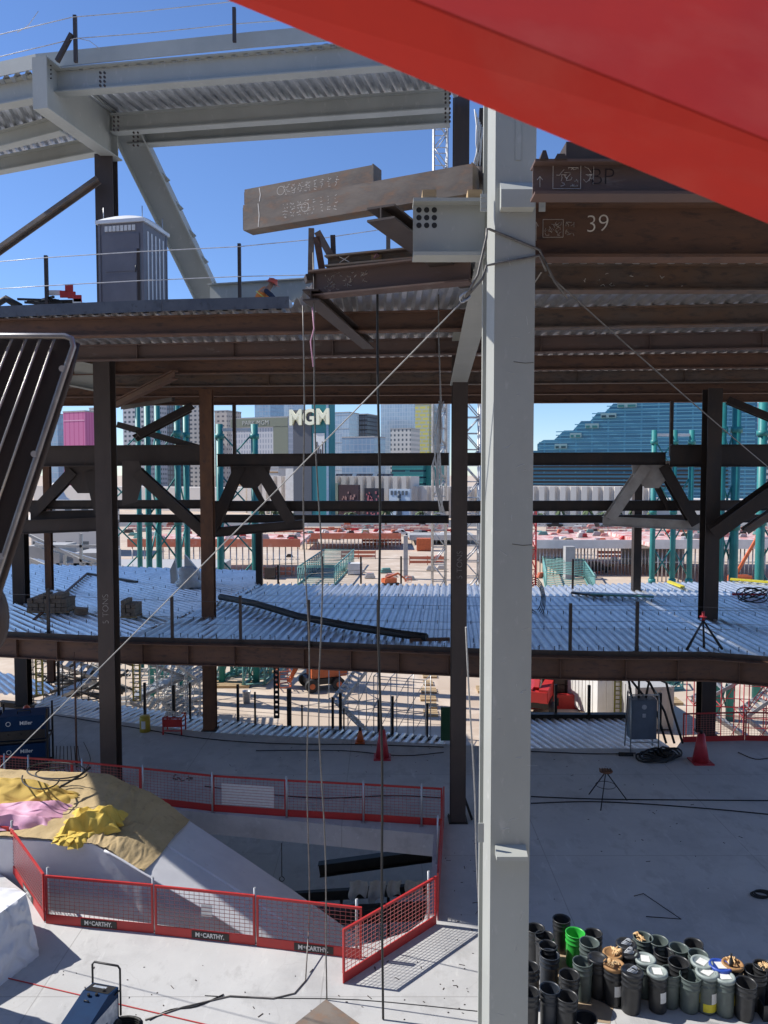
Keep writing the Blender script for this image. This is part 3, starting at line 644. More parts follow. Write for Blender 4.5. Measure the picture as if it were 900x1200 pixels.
# ---- galvanized strips beyond the concrete floor
Fz = lambda x, y: onz(x, y, ZF)
ls = MB()
corr(ls, [Fz(30,833), Fz(240,859), Fz(522,873), Fz(522,860), Fz(300,846), Fz(240,838), Fz(60,812)], R(18), ZF-.06, h=.11)
corr(ls, [Fz(566,877), Fz(792,878), Fz(735,840), Fz(566,840)], R(-18), ZF-.06, h=.11)
corr(ls, [Fz(-80,812), Fz(55,812), Fz(68,802), Fz(0,786), Fz(-80,780)], R(-40), ZF-.02)
tag(ls.build('lower_deck_edge', M['galv'], fix=False), kind='structure')
mb = MB(); mb.ibeam(Fz(0,818)-Vector((0,0,.62)), Fz(240,842)-Vector((0,0,.62)), .5, .3); mb.ibeam(Fz(240,842)-Vector((0,0,.62)), Fz(522,862)-Vector((0,0,.62)), .5, .3)
solo(mb,'lower_edge_beam',M['black'],'black edge beam behind the lower galvanized strip, left of the middle column','steel beam')
mb = MB(); mb.ibeam(Fz(566,838)-Vector((0,0,.55)), Fz(738,838)-Vector((0,0,.55)), .62, .3); solo(mb,'lower_edge_beam',M['black'],'black edge beam behind the lower galvanized strip, right of the near column','steel beam')
# ---- curved grey roof ring at top left
z1 = 9.5
T0 = at(48,126,19.2); zt = 10.1
def rbeam(x0,y0,x1,y1,Y0,z_,d,w_,label,Y1=None,m_='grey'):
    a = onz(x0,y0,z_); b = onz(x1,y1,z_)
    return beam('ring_beam', a, b, d, w_, M[m_], label, 'grey beams of the roof ring', tf=.035)
rbeam(58,112,575,71,0,9.5,.60,.30,'grey ring beam at the outer edge over the toilet cabin')
rbeam(-60,137,44,118,0,9.5,.60,.30,'grey outer ring beam left of the cantilever nose')
rbeam(132,157,527,129,0,9.45,.50,.28,'grey ring beam in the middle, bolted to the middle column top')
rbeam(152,172,527,147,0,9.40,.46,.30,'grey inner ring beam just below the middle ring beam')
rbeam(-60,190,74,156,0,9.5,.46,.28,'grey ring beam at far left, second from the outer edge')
rbeam(-60,214,118,180,0,9.5,.46,.30,'grey ring beam at far left, innermost')
mb = MB(); ra = [onz(-60,137,9.5), onz(48,116,9.5), onz(300,93,9.5), onz(575,71,9.5)]
top = [Vector((p.x, p.y-.22, 10.13)) for p in ra]
for a, b in zip(top, top[1:]):
    r_, u_ = frame(a,b); mb.obox(a, b, r_, u_, -.01, .02, 0, .36); mb.obox(a, b, r_, u_, -.35, -.01, .33, .36)
solo(mb,'ring_fascia',M['grey_l'],'pale grey curved edge plate along the top of the roof ring','edge plate')
rk = MB()
corr(rk, [ra[1]+Vector((.3,-.2,0)), ra[3]+Vector((0,-.2,0)), onz(575,140,9.4), onz(150,171,9.4)], R(14), 10.12)
corr(rk, [ra[0]+Vector((0,-.2,0)), ra[1]+Vector((-.2,-.2,0)), onz(118,184,9.5), onz(-60,216,9.5)], R(-12), 10.12)
tag(rk.build('ring_deck', M['galv'], fix=False), 'galvanized roof decking on top of the grey ring beams', 'decking')
cg = thing('cantilever_girder', 'grey tapering cantilever girder carrying the roof ring on the left column', 'steel girder', at(90,140,20.5))
Pt, Pn = at(48,126,19.2), at(136,188,22.3)
tt = Vector((Pn.x-Pt.x, Pn.y-Pt.y, 0)).normalized(); rr = Vector((tt.y,-tt.x,0))
mb = MB(); q = [Pt, Pn, Vector((Pn.x,Pn.y,10.06)), Vector((Pt.x,Pt.y,10.06))]; mb.extr([p-rr*.01 for p in q], rr*.02); mb.build('web_plate', M['grey'], cg)
mb = MB(); rb, ub = frame(Pt, Pn); mb.obox(Pt, Pn, rb, ub, -.2, .2, -.035, 0); mb.build('bottom_flange', M['grey'], cg)
mb = MB(); mb.obox(Vector((Pt.x,Pt.y,10.06)), Vector((Pn.x,Pn.y,10.06)), rr, Vector((0,0,1)), -.2, .2, 0, .03); mb.build('top_flange', M['grey'], cg)
mb = MB(); mb.obox(Pt-tt*.04-Vector((0,0,.04)), Pt-tt*.04+Vector((0,0,.001))-Vector((0,0,.04)), rr, tt, 0,0,0,0) if False else mb.hexa([Pt+rr*-.2-tt*.03+Vector((0,0,-.04)),Pt+rr*.2-tt*.03+Vector((0,0,-.04)),Pt+rr*.2+Vector((0,0,-.04)),Pt+rr*-.2+Vector((0,0,-.04)),Vector((Pt.x,Pt.y,10.1))+rr*-.2-tt*.03,Vector((Pt.x,Pt.y,10.1))+rr*.2-tt*.03,Vector((Pt.x,Pt.y,10.1))+rr*.2,Vector((Pt.x,Pt.y,10.1))+rr*-.2]); mb.build('end_plate', M['grey'], cg)
for k in range(4):
    for j in range(2):
        c = Pt+rr*(.22)+tt*(.10+.06*j); c.z = 9.62+k*.1; mb = MB(); mb.tube([c-rr*.01, c+rr*.02], .018, 6)
        if j == 0: mb.build('bolt', M['darkst'], cg)
for s_ in (.93,):
    c = Pt.lerp(Pn, s_); mb = MB(); mb.hexa([c-rr*.2+tt*0, c+rr*.2, c+rr*.2+tt*.03, c-rr*.2+tt*.03, Vector((c.x,c.y,10.06))-rr*.2, Vector((c.x,c.y,10.06))+rr*.2, Vector((c.x,c.y,10.06))+rr*.2+tt*.03, Vector((c.x,c.y,10.06))-rr*.2+tt*.03]); mb.build('stiffener', M['grey'], cg)
rc = at(121,180,21.9)
mb = MB(); x, y = rc.x, rc.y
mb.box(x-.25,x+.25,y,y+.035,3.88,rc.z); mb.box(x-.25,x+.25,y+.4,y+.435,3.88,rc.z); mb.box(x-.01,x+.01,y+.035,y+.4,3.88,rc.z)
solo(mb,'ring_column',M['midst'],'dark brown column behind the toilet cabin holding up the roof ring','column')
for (x,y,Y) in ((118,92,18.9),(134,144,20.6),(157,162,21.6),(522,112,19.6),(522,134,20.2)):
    bp_ = thing('bolted_splice', 'pair of bolt rows on the roof ring beam ' + {118:'by the cantilever nose',134:'beside the left column head',157:'just under the inner ring beam end'}.get(x, 'by the middle column, '+('upper' if y < 120 else 'lower')), 'bolts', at(x,y,Y))
    for i in range(2):
        for j in range(4):
            c = at(x+i*5,y-6+j*5,Y); mb = MB(); mb.tube([c, c+Vector((0,-.05,0))], .028, 6); mb.build('bolt', M['darkst'], bp_)
# raker going down right
rk0 = at(131,152,22.35); rk1 = at(250,392,26.0)
mb = MB(); mb.ibeam(rk0, rk1, .80, .50, .04, .02, up=(.9,-.25,.5))
rko = solo(mb,'sloping_raker',M['grey'],'grey stepped raker sloping down behind the toilet cabin','steel girder')
for k in range(6):
    c = rk0.lerp(rk1, .22+.13*k); mb = MB(); d = (rk1-rk0).normalized(); r_, u_ = frame(rk0, rk1, (.9,-.25,.5))
    mb.extr([c+u_*.80, c+u_*.80+d*.32, c+u_*.92+d*.30], r_*.06); mb.build('step_lug', M['grey'], rko)
beam('grey_beam', at(246,358,23.6), at(365,352,22.4), .62, .3, M['grey'], 'low grey beam behind the crouching worker on the upper deck')
mb = MB(); mb.channel(at(-40,323,21.2), at(116,212,21.8), .24, .12, .025, up=(0,-1,.3)); solo(mb,'diagonal_brace',M['rust_light'],'tan steel brace rising from the left edge to the roof ring column','steel brace','diagonal braces of the frame')
# ================================================================= FOREGROUND
ra_ = thing('lift_boom', 'large blurred red painted steel arm crossing the top right corner close by', 'machine boom', at(600,100,1.3))
def edge_pts(x0,y0,Y0,x1,y1,Y1): return at(x0,y0,Y0), at(x1,y1,Y1)
E1 = edge_pts(190,-30,1.42, 1010,309,1.30)      # lower visible edge
E2 = edge_pts(387,-40,1.24, 1010,209,1.10)      # crease
E3 = (E2[0]+Vector((.10,.78,1.0)), E2[1]+Vector((.10,.78,1.0)))
t = (E1[1]-E1[0]).normalized()
b0_ = (E1[0]+Vector((.12,.35,.42)), E1[1]+Vector((.12,.35,.42))); b1_ = (E3[0]+Vector((0,.35,-.1)), E3[1]+Vector((0,.35,-.1)))
ring = [E1, E2, E3, b1_, b0_]
mb = MB(); n = len(ring)
mb.faces([p[0] for p in ring]+[p[1] for p in ring], [list(range(n)), list(range(n,2*n))[::-1]]+[(i,(i+1)%n,n+(i+1)%n,n+i) for i in range(n)])
rb = mb.build('arm_box', M['redbeam'], ra_)
bv = rb.modifiers.new('bevel', 'BEVEL'); bv.width = .006; bv.segments = 3
mb = MB(); c = E1[0].lerp(E1[1], .74); nn = (E2[0]-E1[0]).cross(t).normalized()
if nn.y > 0: nn = -nn
m0 = E2[0].lerp(E2[1], .02)+Vector((.0,.121,.16)); m1 = E2[0].lerp(E2[1], 1)+Vector((.0,.121,.16))
mb.bar(m0, m1, .004, .004)
# slatted panel on the left
Yp = 2.6
sp_ = thing('slatted_panel', 'dark slatted metal panel with pale frame cutting in at the left edge', 'metal panel', at(20,500,Yp))
q = lambda x, y, dy=0: at(x, y, Yp+dy)
mb = MB(); mb.extr([q(-120,394,.02), q(80,396,.02), q(84,404,.02), q(54,500,.02), q(5,648,.02), q(-120,960,.02)], (0,.05,0)); mb.build('back_sheet', mat('dark_brown_sheet', (.020,.012,.011), .6, 0, (.03,.018,.015), 5, 5), sp_)
mb = MB(); mb.tube([q(-120,393), q(76,394), q(84,397), q(86,406), q(75,438), q(3,656), q(-50,816)], .010, 8); mb.build('frame', mat('worn_aluminium', (.40,.39,.38), .4, .7, (.26,.25,.25), 8, 5), sp_)
mb = MB(); mb.tube([q(90,402,.03), q(81,440,.03), q(9,662,.03), q(-44,822,.03)], .012, 8); mb.build('side_rail', M['darkst'], sp_)
for i in range(6):
    x = 64-i*16.5
    mb = MB(); mb.tube([q(x,396,.008), q(x-254*(.345+.02*i),650,.008)], .0042, 6); mb.build('slat', mat('slat_metal', (.55,.54,.52), .4, .6) if i == 0 else bpy.data.materials['slat_metal'], sp_)
for (x, y) in ((73,432),(40,532),(1,652)):
    mb = MB(); mb.tube([q(x,y,-.012), q(x,y,.0)], .011, 12); mb.build('rivet', bpy.data.materials['slat_metal'], sp_)
mb = MB(); c = at(-28,725,Yp+.1); mb.lathe([(.0,-.04),(.10,-.04),(.105,0),(.10,.04),(0,.04)], 24); 
for v in mb.v: 
    y_, z_ = v.y, v.z; v.y = z_*1.0; v.z = y_*1.5; v += c
mb.build('rounded_end', M['darkst'], sp_)
# white wrapped load at bottom left
wb = MB(); P0 = [onz(-90,1230,ZF), onz(-8,1168,ZF), onz(44,1122,ZF)]
def wrap(u, v): 
    # u: along outline, v: bottom->top
    pass
base = [Vector((-9.5,12.6,0)), Vector((-6.95,14.25,0)), Vector((-6.9,15.9,0)), Vector((-9.5,16.6,0))]
pts_b = [onz(-130,1260,ZF), onz(0,1156,ZF), onz(46,1120,ZF), onz(20,1075,ZF), onz(-130,1060,ZF)]
zt_ = ZF+1.15
tops = [at(-130,1120,13.4), at(0,1070,15.0), at(31,1047,15.5), at(18,1041,16.4), at(-130,1030,17)]
def wrapP(u, v):
    k = len(pts_b)-1; i = min(int(u*k), k-1); f = u*k-i
    b = pts_b[i].lerp(pts_b[i+1], f); t_ = tops[i].lerp(tops[i+1], f)
    p = b.lerp(t_, v); n_ = noise.noise(Vector((u*9, v*3, 2)))*.05*(1 if 0 < v < 1 else .3)+noise.noise(Vector((u*30, v*9, 5)))*.02+.05*(1-abs(math.sin(u*16+v*5+3*noise.noise(Vector((u*7,v*3,9))))))**4
    return p+Vector((n_, -n_, n_*.3))
wb.grid(wrapP, 120, 40)
c0 = sum(tops, Vector())/5
def capP(u, v):
    k = len(tops)-1; i = min(int(u*k), k-1); f = u*k-i; p = tops[i].lerp(tops[i+1], f).lerp(c0+Vector((0,0,.12)), v)
    return p+Vector((0,0,noise.noise(p*2.2)*.12*min(1,v*4)))
wb.grid(capP, 80, 24)
solo(wb, 'wrapped_load', M['white'], 'bulky load wrapped in white tarp at the bottom left corner', 'tarp load')
wb2 = MB(); 
def shadow_load(u, v):
    a = u*2*math.pi; rr_ = .75*(1-.25*v*v)+.08*noise.noise(Vector((u*8,v*4,4))); return Vector((-8.75+rr_*math.cos(a)*1.1, 13.6+rr_*.8*math.sin(a), ZF+2.3*v+.1*math.sin(5*a)*v))
wb2.grid(shadow_load, 40, 14); wb2.grid(lambda u, v: Vector((-8.75,13.6,ZF+2.32)).lerp(shadow_load(u,1), v), 40, 3)
solo(wb2, 'wrapped_load', M['white'], 'made-up second white load out of view past the left edge, added to cast the corner shadow', 'tarp load')  # unseen load, added only so its shadow falls in the corner
# ================================================================= RAMP UNDER WHITE AND YELLOW COVERS
secs = [((-90,898,21.7),(-90,978,18.7)), ((0,902,21.6),(10,984,18.6)), ((130,911,21.4),(107,989,18.2)), ((175,930,21.2),(137,1005,18.0)), ((222,962,21.0),(168,1024,17.8)), ((300,1014,20.6),(240,1066,17.45)), ((350,1048,20.3),(300,1104,17.2)), ((440,1112,20.0),(380,1160,17.0))]
SB = [at(*a) for a, b in secs]; SA = [at(*b) for a, b in secs]
def lerps(L, t):
    k = len(L)-1; t = max(0, min(.99999, t))*k; i = int(t); return L[i].lerp(L[i+1], t-i)
def rampP(u, v, off=0, s_=1.0):
    p = lerps(SB, u).lerp(lerps(SA, u), v); return p+Vector((0,0,off))
rp = thing('covered_ramp', 'sloping concrete ramp wrapped in white sheeting, running down into the floor opening', 'ramp', (SA[3].x, SA[3].y, ZF))
mb = MB()
mb.grid(lambda u, v: rampP(u, v, noise.noise(Vector((u*14, v*5, 0)))*.02), 60, 14)
def sideP(u, v):
    a = lerps(SA, u); b = Vector((a.x-.10, a.y+.10, min(a.z-1.0, ZF-.9))); p = a.lerp(b, v)
    n_ = noise.noise(Vector((u*22, v*4, 3)))*.05*v; return p+Vector((0, n_, 0))
mb.grid(sideP, 60, 8)
mb.grid(lambda u, v: lerps(SB, u).lerp(lerps(SB, u)+Vector((0,.05,-2.4)), v), 30, 2)
mb.build('white_sheeting', M['white'], rp)
mb = MB(); mb.tube([rampP(u, .52, .0) for u in [.55+.4*i/14 for i in range(15)]], .045, 6); mb.build('ridge', M['white'], rp)
mb = MB(); mb.tube([lerps(SA, .36+.6*i/20)+Vector((0,0,.01)) for i in range(21)], .035, 6); mb.build('edge_roll', M['white'], rp)
def clothgrid(mb, fn, nu, nv): mb.grid(fn, nu, nv); return mb
def tarpP(u, v):
    ue = .02+u*(.553+.0*v); vv = v
    p = rampP(ue, vv, 0); k = math.sin(min(1,u*3)*math.pi/2)
    wv = noise.noise(Vector((ue*26, vv*4, 7)))*.06+noise.noise(Vector((ue*60, vv*13, 1)))*.025+.045*(1-abs(math.sin(ue*38+vv*7+3*noise.noise(Vector((ue*9,vv*3,2))))))**3
    return p+Vector((0,0,.05+abs(wv)*(1.2-.7*u)+.03*math.sin(vv*9+ue*30)))
solo(clothgrid(MB(), tarpP, 160, 60), 'cover_sheet', M['tan'], 'flat tan cover spread over the upper part of the white ramp', 'cover')
def heap(fnc, nu, nv, name, m_, label, cat='cloth'): return solo(clothgrid(MB(), fnc, nu, nv), name, m_, label, cat)
def quadP(c4, u, v): a = c4[0].lerp(c4[1], u); b = c4[3].lerp(c4[2], u); return a.lerp(b, v)
def rz(px, py, z=-8.55): return onz(px, py, z)
def drape(c4, amp, freq, seed, lift=.25, fold=0.0, ridged=True):
    def f(u, v):
        p = quadP(c4, u, v); e = min(1, 5*min(u,1-u,v,1-v))
        n_ = noise.noise(Vector((p.x*freq, p.y*freq, seed))); n2 = noise.noise(Vector((p.x*freq*2.7, p.y*freq*2.7, seed+4)))
        r_ = (1-abs(n_)*2.2) if ridged else n_
        ph = noise.noise(Vector((p.x*.8, p.y*.8, seed+31)))*5
        tri = lambda q_: abs((q_/math.pi) % 2 - 1)*2-1
        fo = abs(tri((p.x*math.cos(seed)+p.y*math.sin(seed))*3.4+ph)); f2 = abs(tri((p.x*math.cos(seed+1.2)+p.y*math.sin(seed+1.2))*5.2+ph*1.3))
        r_ = .35*r_ + .75*fo + .5*fo*f2
        q_ = Vector((noise.noise(Vector((u*6,v*6,seed+9)))*.12, noise.noise(Vector((u*6,v*6,seed+19)))*.12, 0))
        return p+q_+Vector((0,0,e*(lift+amp*r_+amp*.35*n2)+(1-e)*(.04+.05*n2)))
    return f
heap(drape([at(-60,905,20.9), at(92,930,20.4), at(78,955,19.7), at(-60,968,19.4)], .12, 1.6, 3, .20), 110, 60, 'yellow_blanket', M['yellow'], 'dull yellow blanket spread at the left end of the ramp, coiled hose on it')
heap(drape([at(-60,950,19.7), at(84,944,19.9), at(66,972,18.9), at(-60,978,18.7)], .10, 1.1, 8, .20), 110, 50, 'pink_sheet', M['pink'], 'pink and lilac plastic sheet lying beside the bright yellow cloth', 'sheet')
heap(drape([at(88,950,19.6), at(150,955,19.5), at(138,978,18.75), at(62,988,18.3)], .26, 2.1, 14, .16), 120, 70, 'yellow_cloth', M['yellow_b'], 'crumpled bright yellow cloth heaped in the middle of the ramp top')
heap(drape([at(70,976,18.55), at(112,978,18.6), at(92,998,18.05), at(60,990,18.15)], .14, 2.6, 23, .06), 60, 40, 'yellow_cloth', M['yellow_b'], 'bright yellow corner of cloth hanging over the front edge of the ramp')
hs = MB()
for k,(cx_,cy_,rx,ry) in enumerate(((66,921,34,10),(72,926,30,8),(48,932,22,13))):
    hs.tube([at(cx_+rx*math.cos(a), cy_+ry*math.sin(a), 20.3-.02*ry*math.sin(a)*3)+Vector((0,0,.42+.02*k)) for a in [i*2*math.pi/22 for i in range(23-k*5)]], .02, 6)
hs.tube([at(106,914,20.9)+Vector((0,0,.35)), at(92,925,20.5)+Vector((0,0,.35)), at(70,940,20)+Vector((0,0,.4))], .035, 6)
solo(hs, 'coiled_hose', M['rubber'], 'black hose coiled loosely on the yellow blanket', 'hose')
# ================================================================= RED FENCE ROUND THE OPENING
def fence(p0, p1, label, plate=None, note=None, lean=0):
    p0 = Vector(p0); p1 = Vector(p1); L = (p1-p0).length; t = (p1-p0)/L; nrm = Vector((t.y,-t.x,0)); up = Vector((0,0,1))+nrm*lean; up.normalize()
    o = thing('fence_panel', label, 'safety fence', (p0+p1)/2, 'red mesh fence panels round the floor opening')
    G = lambda s_, z, off=0: p0+t*s_+up*z+nrm*off
    mb = MB(); mb.bar(G(0,1.07), G(L,1.07), .045, .05); mb.build('top_rail', M['red'], o)
    mb = MB(); mb.obox(G(0,0.01), G(L,0.01), nrm, up, -.012, .012, 0, .2); mb.build('kick_plate', M['red'], o)
    for s_ in (.02, L-.02): mb = MB(); mb.bar(G(s_,.21), G(s_,1.045), .04, .04, up=nrm); mb.build('side_post', M['red'], o)
    mb = MB(); k = int(L/.11)
    for i in range(1, k): mb.bar(G(i*L/k,.21), G(i*L/k,1.05), .007, .007, up=nrm)
    for i in range(1, 10): mb.bar(G(.04,.21+i*.084,.010), G(L-.04,.21+i*.084,.010), .008, .008)
    mb.build('wire_mesh', M['meshred'], o)
    if plate is not None:
        s_ = L*plate; mb = MB(); mb.obox(G(s_-.42,.03,.018), G(s_+.42,.03,.018), nrm, up, -.004, .004, 0, .16); pl = mb.build('name_plate', M['black'], o)
        text_mesh('plate_lettering', 'M', .135, G(s_-.285,.11,.026), M['paper'], pl, right=t, up=up, ext=.001, bold=.004)
        text_mesh('plate_lettering', 'c', .085, G(s_-.195,.132,.026), M['paper'], pl, right=t, up=up, ext=.001, bold=.003)
        text_mesh('plate_lettering', 'CARTHY.', .135, G(s_+.075,.11,.026), M['paper'], pl, right=t, up=up, ext=.001, bold=.004, sx=.86)
    if note:
        s0, s1, z0, z1 = note; mb = MB(); mb.obox(G(L*s0,z0,.002), G(L*s1,z0,.002), nrm, up, -.003, .003, 0, z1-z0); mb.build('white_sheet', M['paper'], o)
    return o
f = lambda x, y: onz(x, y, ZF)
fence(f(-78,1004), f(11,1019), 'short red fence panel at the left edge beside the white wrapped load')
fence(f(14,1021), f(52,1080), 'red fence panel angling towards the camera from the left edge', plate=.55)
fence(f(54,1082), f(180,1094), 'front red fence panel, leftmost with a name plate, in front of the white ramp', plate=.50)
fence(f(182,1095), f(299,1108), 'front red fence panel in the middle, with a paper note on the mesh', plate=.56, note=(.47,.58,.52,.78))
fence(f(301,1109), f(424,1124), 'front red fence panel at the right end, its plate near the open corner', plate=.55)
fence(f(402,1153), f(511,1083), 'red fence panel standing askew at the corner and casting a mesh shadow')
fence(f(513,1079), f(517,1010), 'red fence panel seen edge on along the right side of the opening, nearer half')
fence(f(517,1008), f(520,966), 'red fence panel seen edge on along the right side of the opening, farther half')
bk = [(518,968),(426,962),(335,957),(250,951),(165,941),(85,932),(0,925),(-80,918)]
bl = ['behind the opening, rightmost','behind the opening, second from the right','with a white mesh covered board behind the opening','behind the crest of the tan cover','at the back near the foot of the left column','at the back in front of the blue welders','at the back at the left edge']
for i in range(7):
    fence(f(*bk[i+1]), f(*bk[i]), 'shaded red fence panel '+bl[i], note=(.12,.84,.24,.86) if i == 2 else None)
def stanchion(x, y, h, label, lean=(0,0)):
    p = f(x, y); mb = MB(); mb.tube([p, p+Vector((lean[0],lean[1],h))], .028, 8); mb.box(p.x-.07,p.x+.07,p.y-.07,p.y+.07,ZF+.001,ZF+.012)
    solo(mb, 'pipe_stanchion', M['galv_dull'], label, 'post', 'galvanized pipe stanchions holding the red fence')
for (x,y,l) in ((180,1092,'beside the leftmost name plate panel'),(299,1106,'between the middle and right front panels'),(418,1121,'beside the open front corner'),(57,1079,'at the front left corner of the fence'),(15,1017,'near the left edge of the picture'),
                (502,1084,'inside the askew corner panel'),(513,1010,'halfway along the edge on side'),(494,968,'at the back right corner'),(426,964,'behind the opening, second from the right'),(336,958,'right of the white board on the back fence'),(249,952,'left of the white board on the back fence'),(168,943,'behind the crest of the tan cover'),(97,934,'right of the blue welders'),(34,930,'in front of the blue welders'),(6,928,'at the back left edge')):
    stanchion(x, y, 1.22, 'grey pipe stanchion '+l)
# chalk line on the floor
l0, l1 = f(-20,1140), f(330,1222); mb = MB(); mb.tube([l0.lerp(l1,i/10)+Vector((0,0,.012)) for i in range(11)], .012, 5); solo(mb, 'marking_string', M['red'], 'thin red string stretched across the bright floor at bottom left', 'string')
# ================================================================= THINGS SEEN DOWN IN THE OPENING
ZL = ZF-4.6
o = thing('pipe_rail', 'black rail with rags hung over it down in the floor opening', 'rail', at(430,1060,23))
mb = MB(); a, b = at(330,1052,23.5), at(520,1040,23.5); mb.bar(a, b, .16, .30); mb.build('rail', M['black'], o)
mb = MB(); a, b = at(300,1078,22.6), at(520,1066,22.6); mb.bar(a, b, .3, .45); mb.build('lower_rail', M['black'], o)
for x in (345,400,455,505): mb = MB(); c = at(x,1046,23.5); mb.bar(c, Vector((c.x,c.y,ZL)), .09, .09, up=(0,1,0)); mb.build('leg', M['black'], o)
for k,(x,w_,h_) in enumerate(((420,22,24),(442,20,30),(462,16,22),(486,22,26))):
    a = at(x-w_/2,1033,23.3); ww = w_*23.3/900; hh = h_*23.3/900
    mb = MB(); mb.grid(lambda u,v: a+Vector((u*ww+.03*math.sin(v*5+k), -.05-.05*math.sin(u*9+k), .05-hh*v*(.85+.15*math.sin(u*7)))), 12, 8)
    solo(mb, 'hanging_rag', M['plasticwrap'], ['pale rag hung on the rail in the opening, leftmost','pale rag hung on the rail in the opening, second from the left','narrow pale rag hung on the rail in the opening','pale rag hung on the rail nearest the fence corner'][k], 'cloth', 'rags on the rail in the opening')
mb = MB(); mb.ibeam(at(375,1026,25), at(520,1006,25), .42, .3); solo(mb, 'dark_beam', M['black'], 'black beam across the back of the floor opening', 'steel beam')
mb = MB(); p = at(330,988,24); mb.tube([p, p+Vector((0,0,-1.1))], .015, 6); mb.tube([p+Vector((.08*math.sin(a),0,-1.18+.08*math.cos(a))) for a in [i*math.pi/5 for i in range(10)]], .015, 5); solo(mb, 'hook_chain', M['black'], 'dark chain with a hook hanging under the slab in the opening', 'chain')
# ================================================================= BARRELS
ZT = .70
def drum(kind, x, y, lab, h=.70, r=.185, body='blackp', rib=True, bolt=0, lid=None, top=None, band=None, sticker=None):
    z = ZF+h; c = onz(x, y, z); c = Vector((c.x, c.y, ZF+.012))
    o = thing(kind, lab, 'drum', c, 'tall drums crowded along the sunlit floor edge')
    prof = [(0,0),(r*.88,0),(r*.90,.02),(r*.95,h*.62)]
    if rib: prof += [(r*.99,h*.70),(r*1.04,h*.72),(r*1.04,h*.74),(r*.98,h*.76),(r*.99,h*.84),(r*1.05,h*.86),(r*1.05,h*.88),(r*.99,h*.9)]
    prof += [(r*1.0,h-.02),(r*1.06,h-.015),(r*1.06,h),(r*.97,h)]
    if lid is None: prof += [(r*.93,h-.03),(r*.84,.03),(0,.03)]
    else: prof += [(0,h)]
    mb = MB(); mb.lathe(prof, 24, c); mb.build('drum_body', M[body], o)
    if lid:
        mb = MB(); mb.lathe([(r*1.075,h-.035),(r*1.08,h+.012),(r*1.03,h+.03),(r*.86,h+.03),(r*.82,h+.012),(0,h+.014)], 24, c); ld = mb.build('lid', M[lid], o)
        if top == 'paper':
            mb = MB(); a = random.random()*1.5; d = Vector((math.cos(a),math.sin(a),0)); e = Vector((-d.y,d.x,0)); cc = c+Vector((0,0,h+.0185)); mb.poly([cc-d*.10-e*.08, cc+d*.10-e*.08, cc+d*.10+e*.08, cc-d*.10+e*.08]); mb.build('lid_label', M['paper'], ld)
        if top == 'wire':
            mb = MB()
            for k in range(3): mb.tube([c+Vector((.09*math.cos(a)*(1-.15*k)+.02*k,.07*math.sin(a),h+.03+.015*k+.02*math.sin(2*a))) for a in [i*math.pi/6 for i in range(12)]], .008, 4)
            mb.build('wire_handle', M['sticker'], ld)
    if sticker:
        mb = MB(); 
        def st(u, v): a = -1.9+u*.75+(sticker[1]); return c+Vector((r*1.01*math.cos(a)*.965, r*1.01*math.sin(a)*.965, h*(.30+v*.28)))
        mb.grid(st, 6, 1); mb.build('side_label', M[sticker[0]], o)
    if band:
        mb = MB(); mb.grid(lambda u, v: c+Vector((r*.935*math.cos(-2.5+u*1.9), r*.935*math.sin(-2.5+u*1.9), .05+v*.15)), 12, 1); mb.build('yellow_band', M['yellowl'], o)
    if bolt or top == 'glove': gloves(c+Vector((0,0,h+.02 if lid else h-.06)), lab)
    return o
gl_n = [0]
def gloves(c, lab):
    mb = MB(); rs = random.Random(gl_n[0]+5); gl_n[0] += 1
    for k in range(2):
        cc = c+Vector((rs.uniform(-.05,.05), rs.uniform(-.04,.04), .02+.03*k)); a0 = rs.uniform(0,6)
        mb.grid(lambda u, v: cc+Vector((math.cos(a0)*.075*(u-.5)*2+.0, math.sin(a0)*.075*(u-.5)*2+(v-.5)*.11, .035*math.sin(u*3.1)*math.sin(v*3.1)+.008*math.sin(u*20))), 10, 8)
        for j in range(4):
            a = a0+(j-1.5)*.28; st_ = cc+Vector((math.cos(a)*.06, math.sin(a)*.06, .01)); mb.tube([st_, st_+Vector((math.cos(a)*.05, math.sin(a)*.05, .022)), st_+Vector((math.cos(a)*.085, math.sin(a)*.085, .0))], [.014,.013,.009], 6)
        a = a0+1.3; st_ = cc+Vector((math.cos(a)*.04, math.sin(a)*.04, .01)); mb.tube([st_, st_+Vector((math.cos(a)*.05, math.sin(a)*.05, .02))], [.015,.011], 6)
    tags = ['on the rusty lidded drum farther back','on the rusty lidded drum nearer the camera','in the grey green drum near the middle back','on the drum with the bottle','in the black drum at the right edge','on the grey drum in the middle row','extra']
    solo(mb, 'work_gloves', M['glove'], 'pair of tan leather work gloves lying '+tags[min(gl_n[0]-1,6)], 'gloves', 'work gloves on the drums')
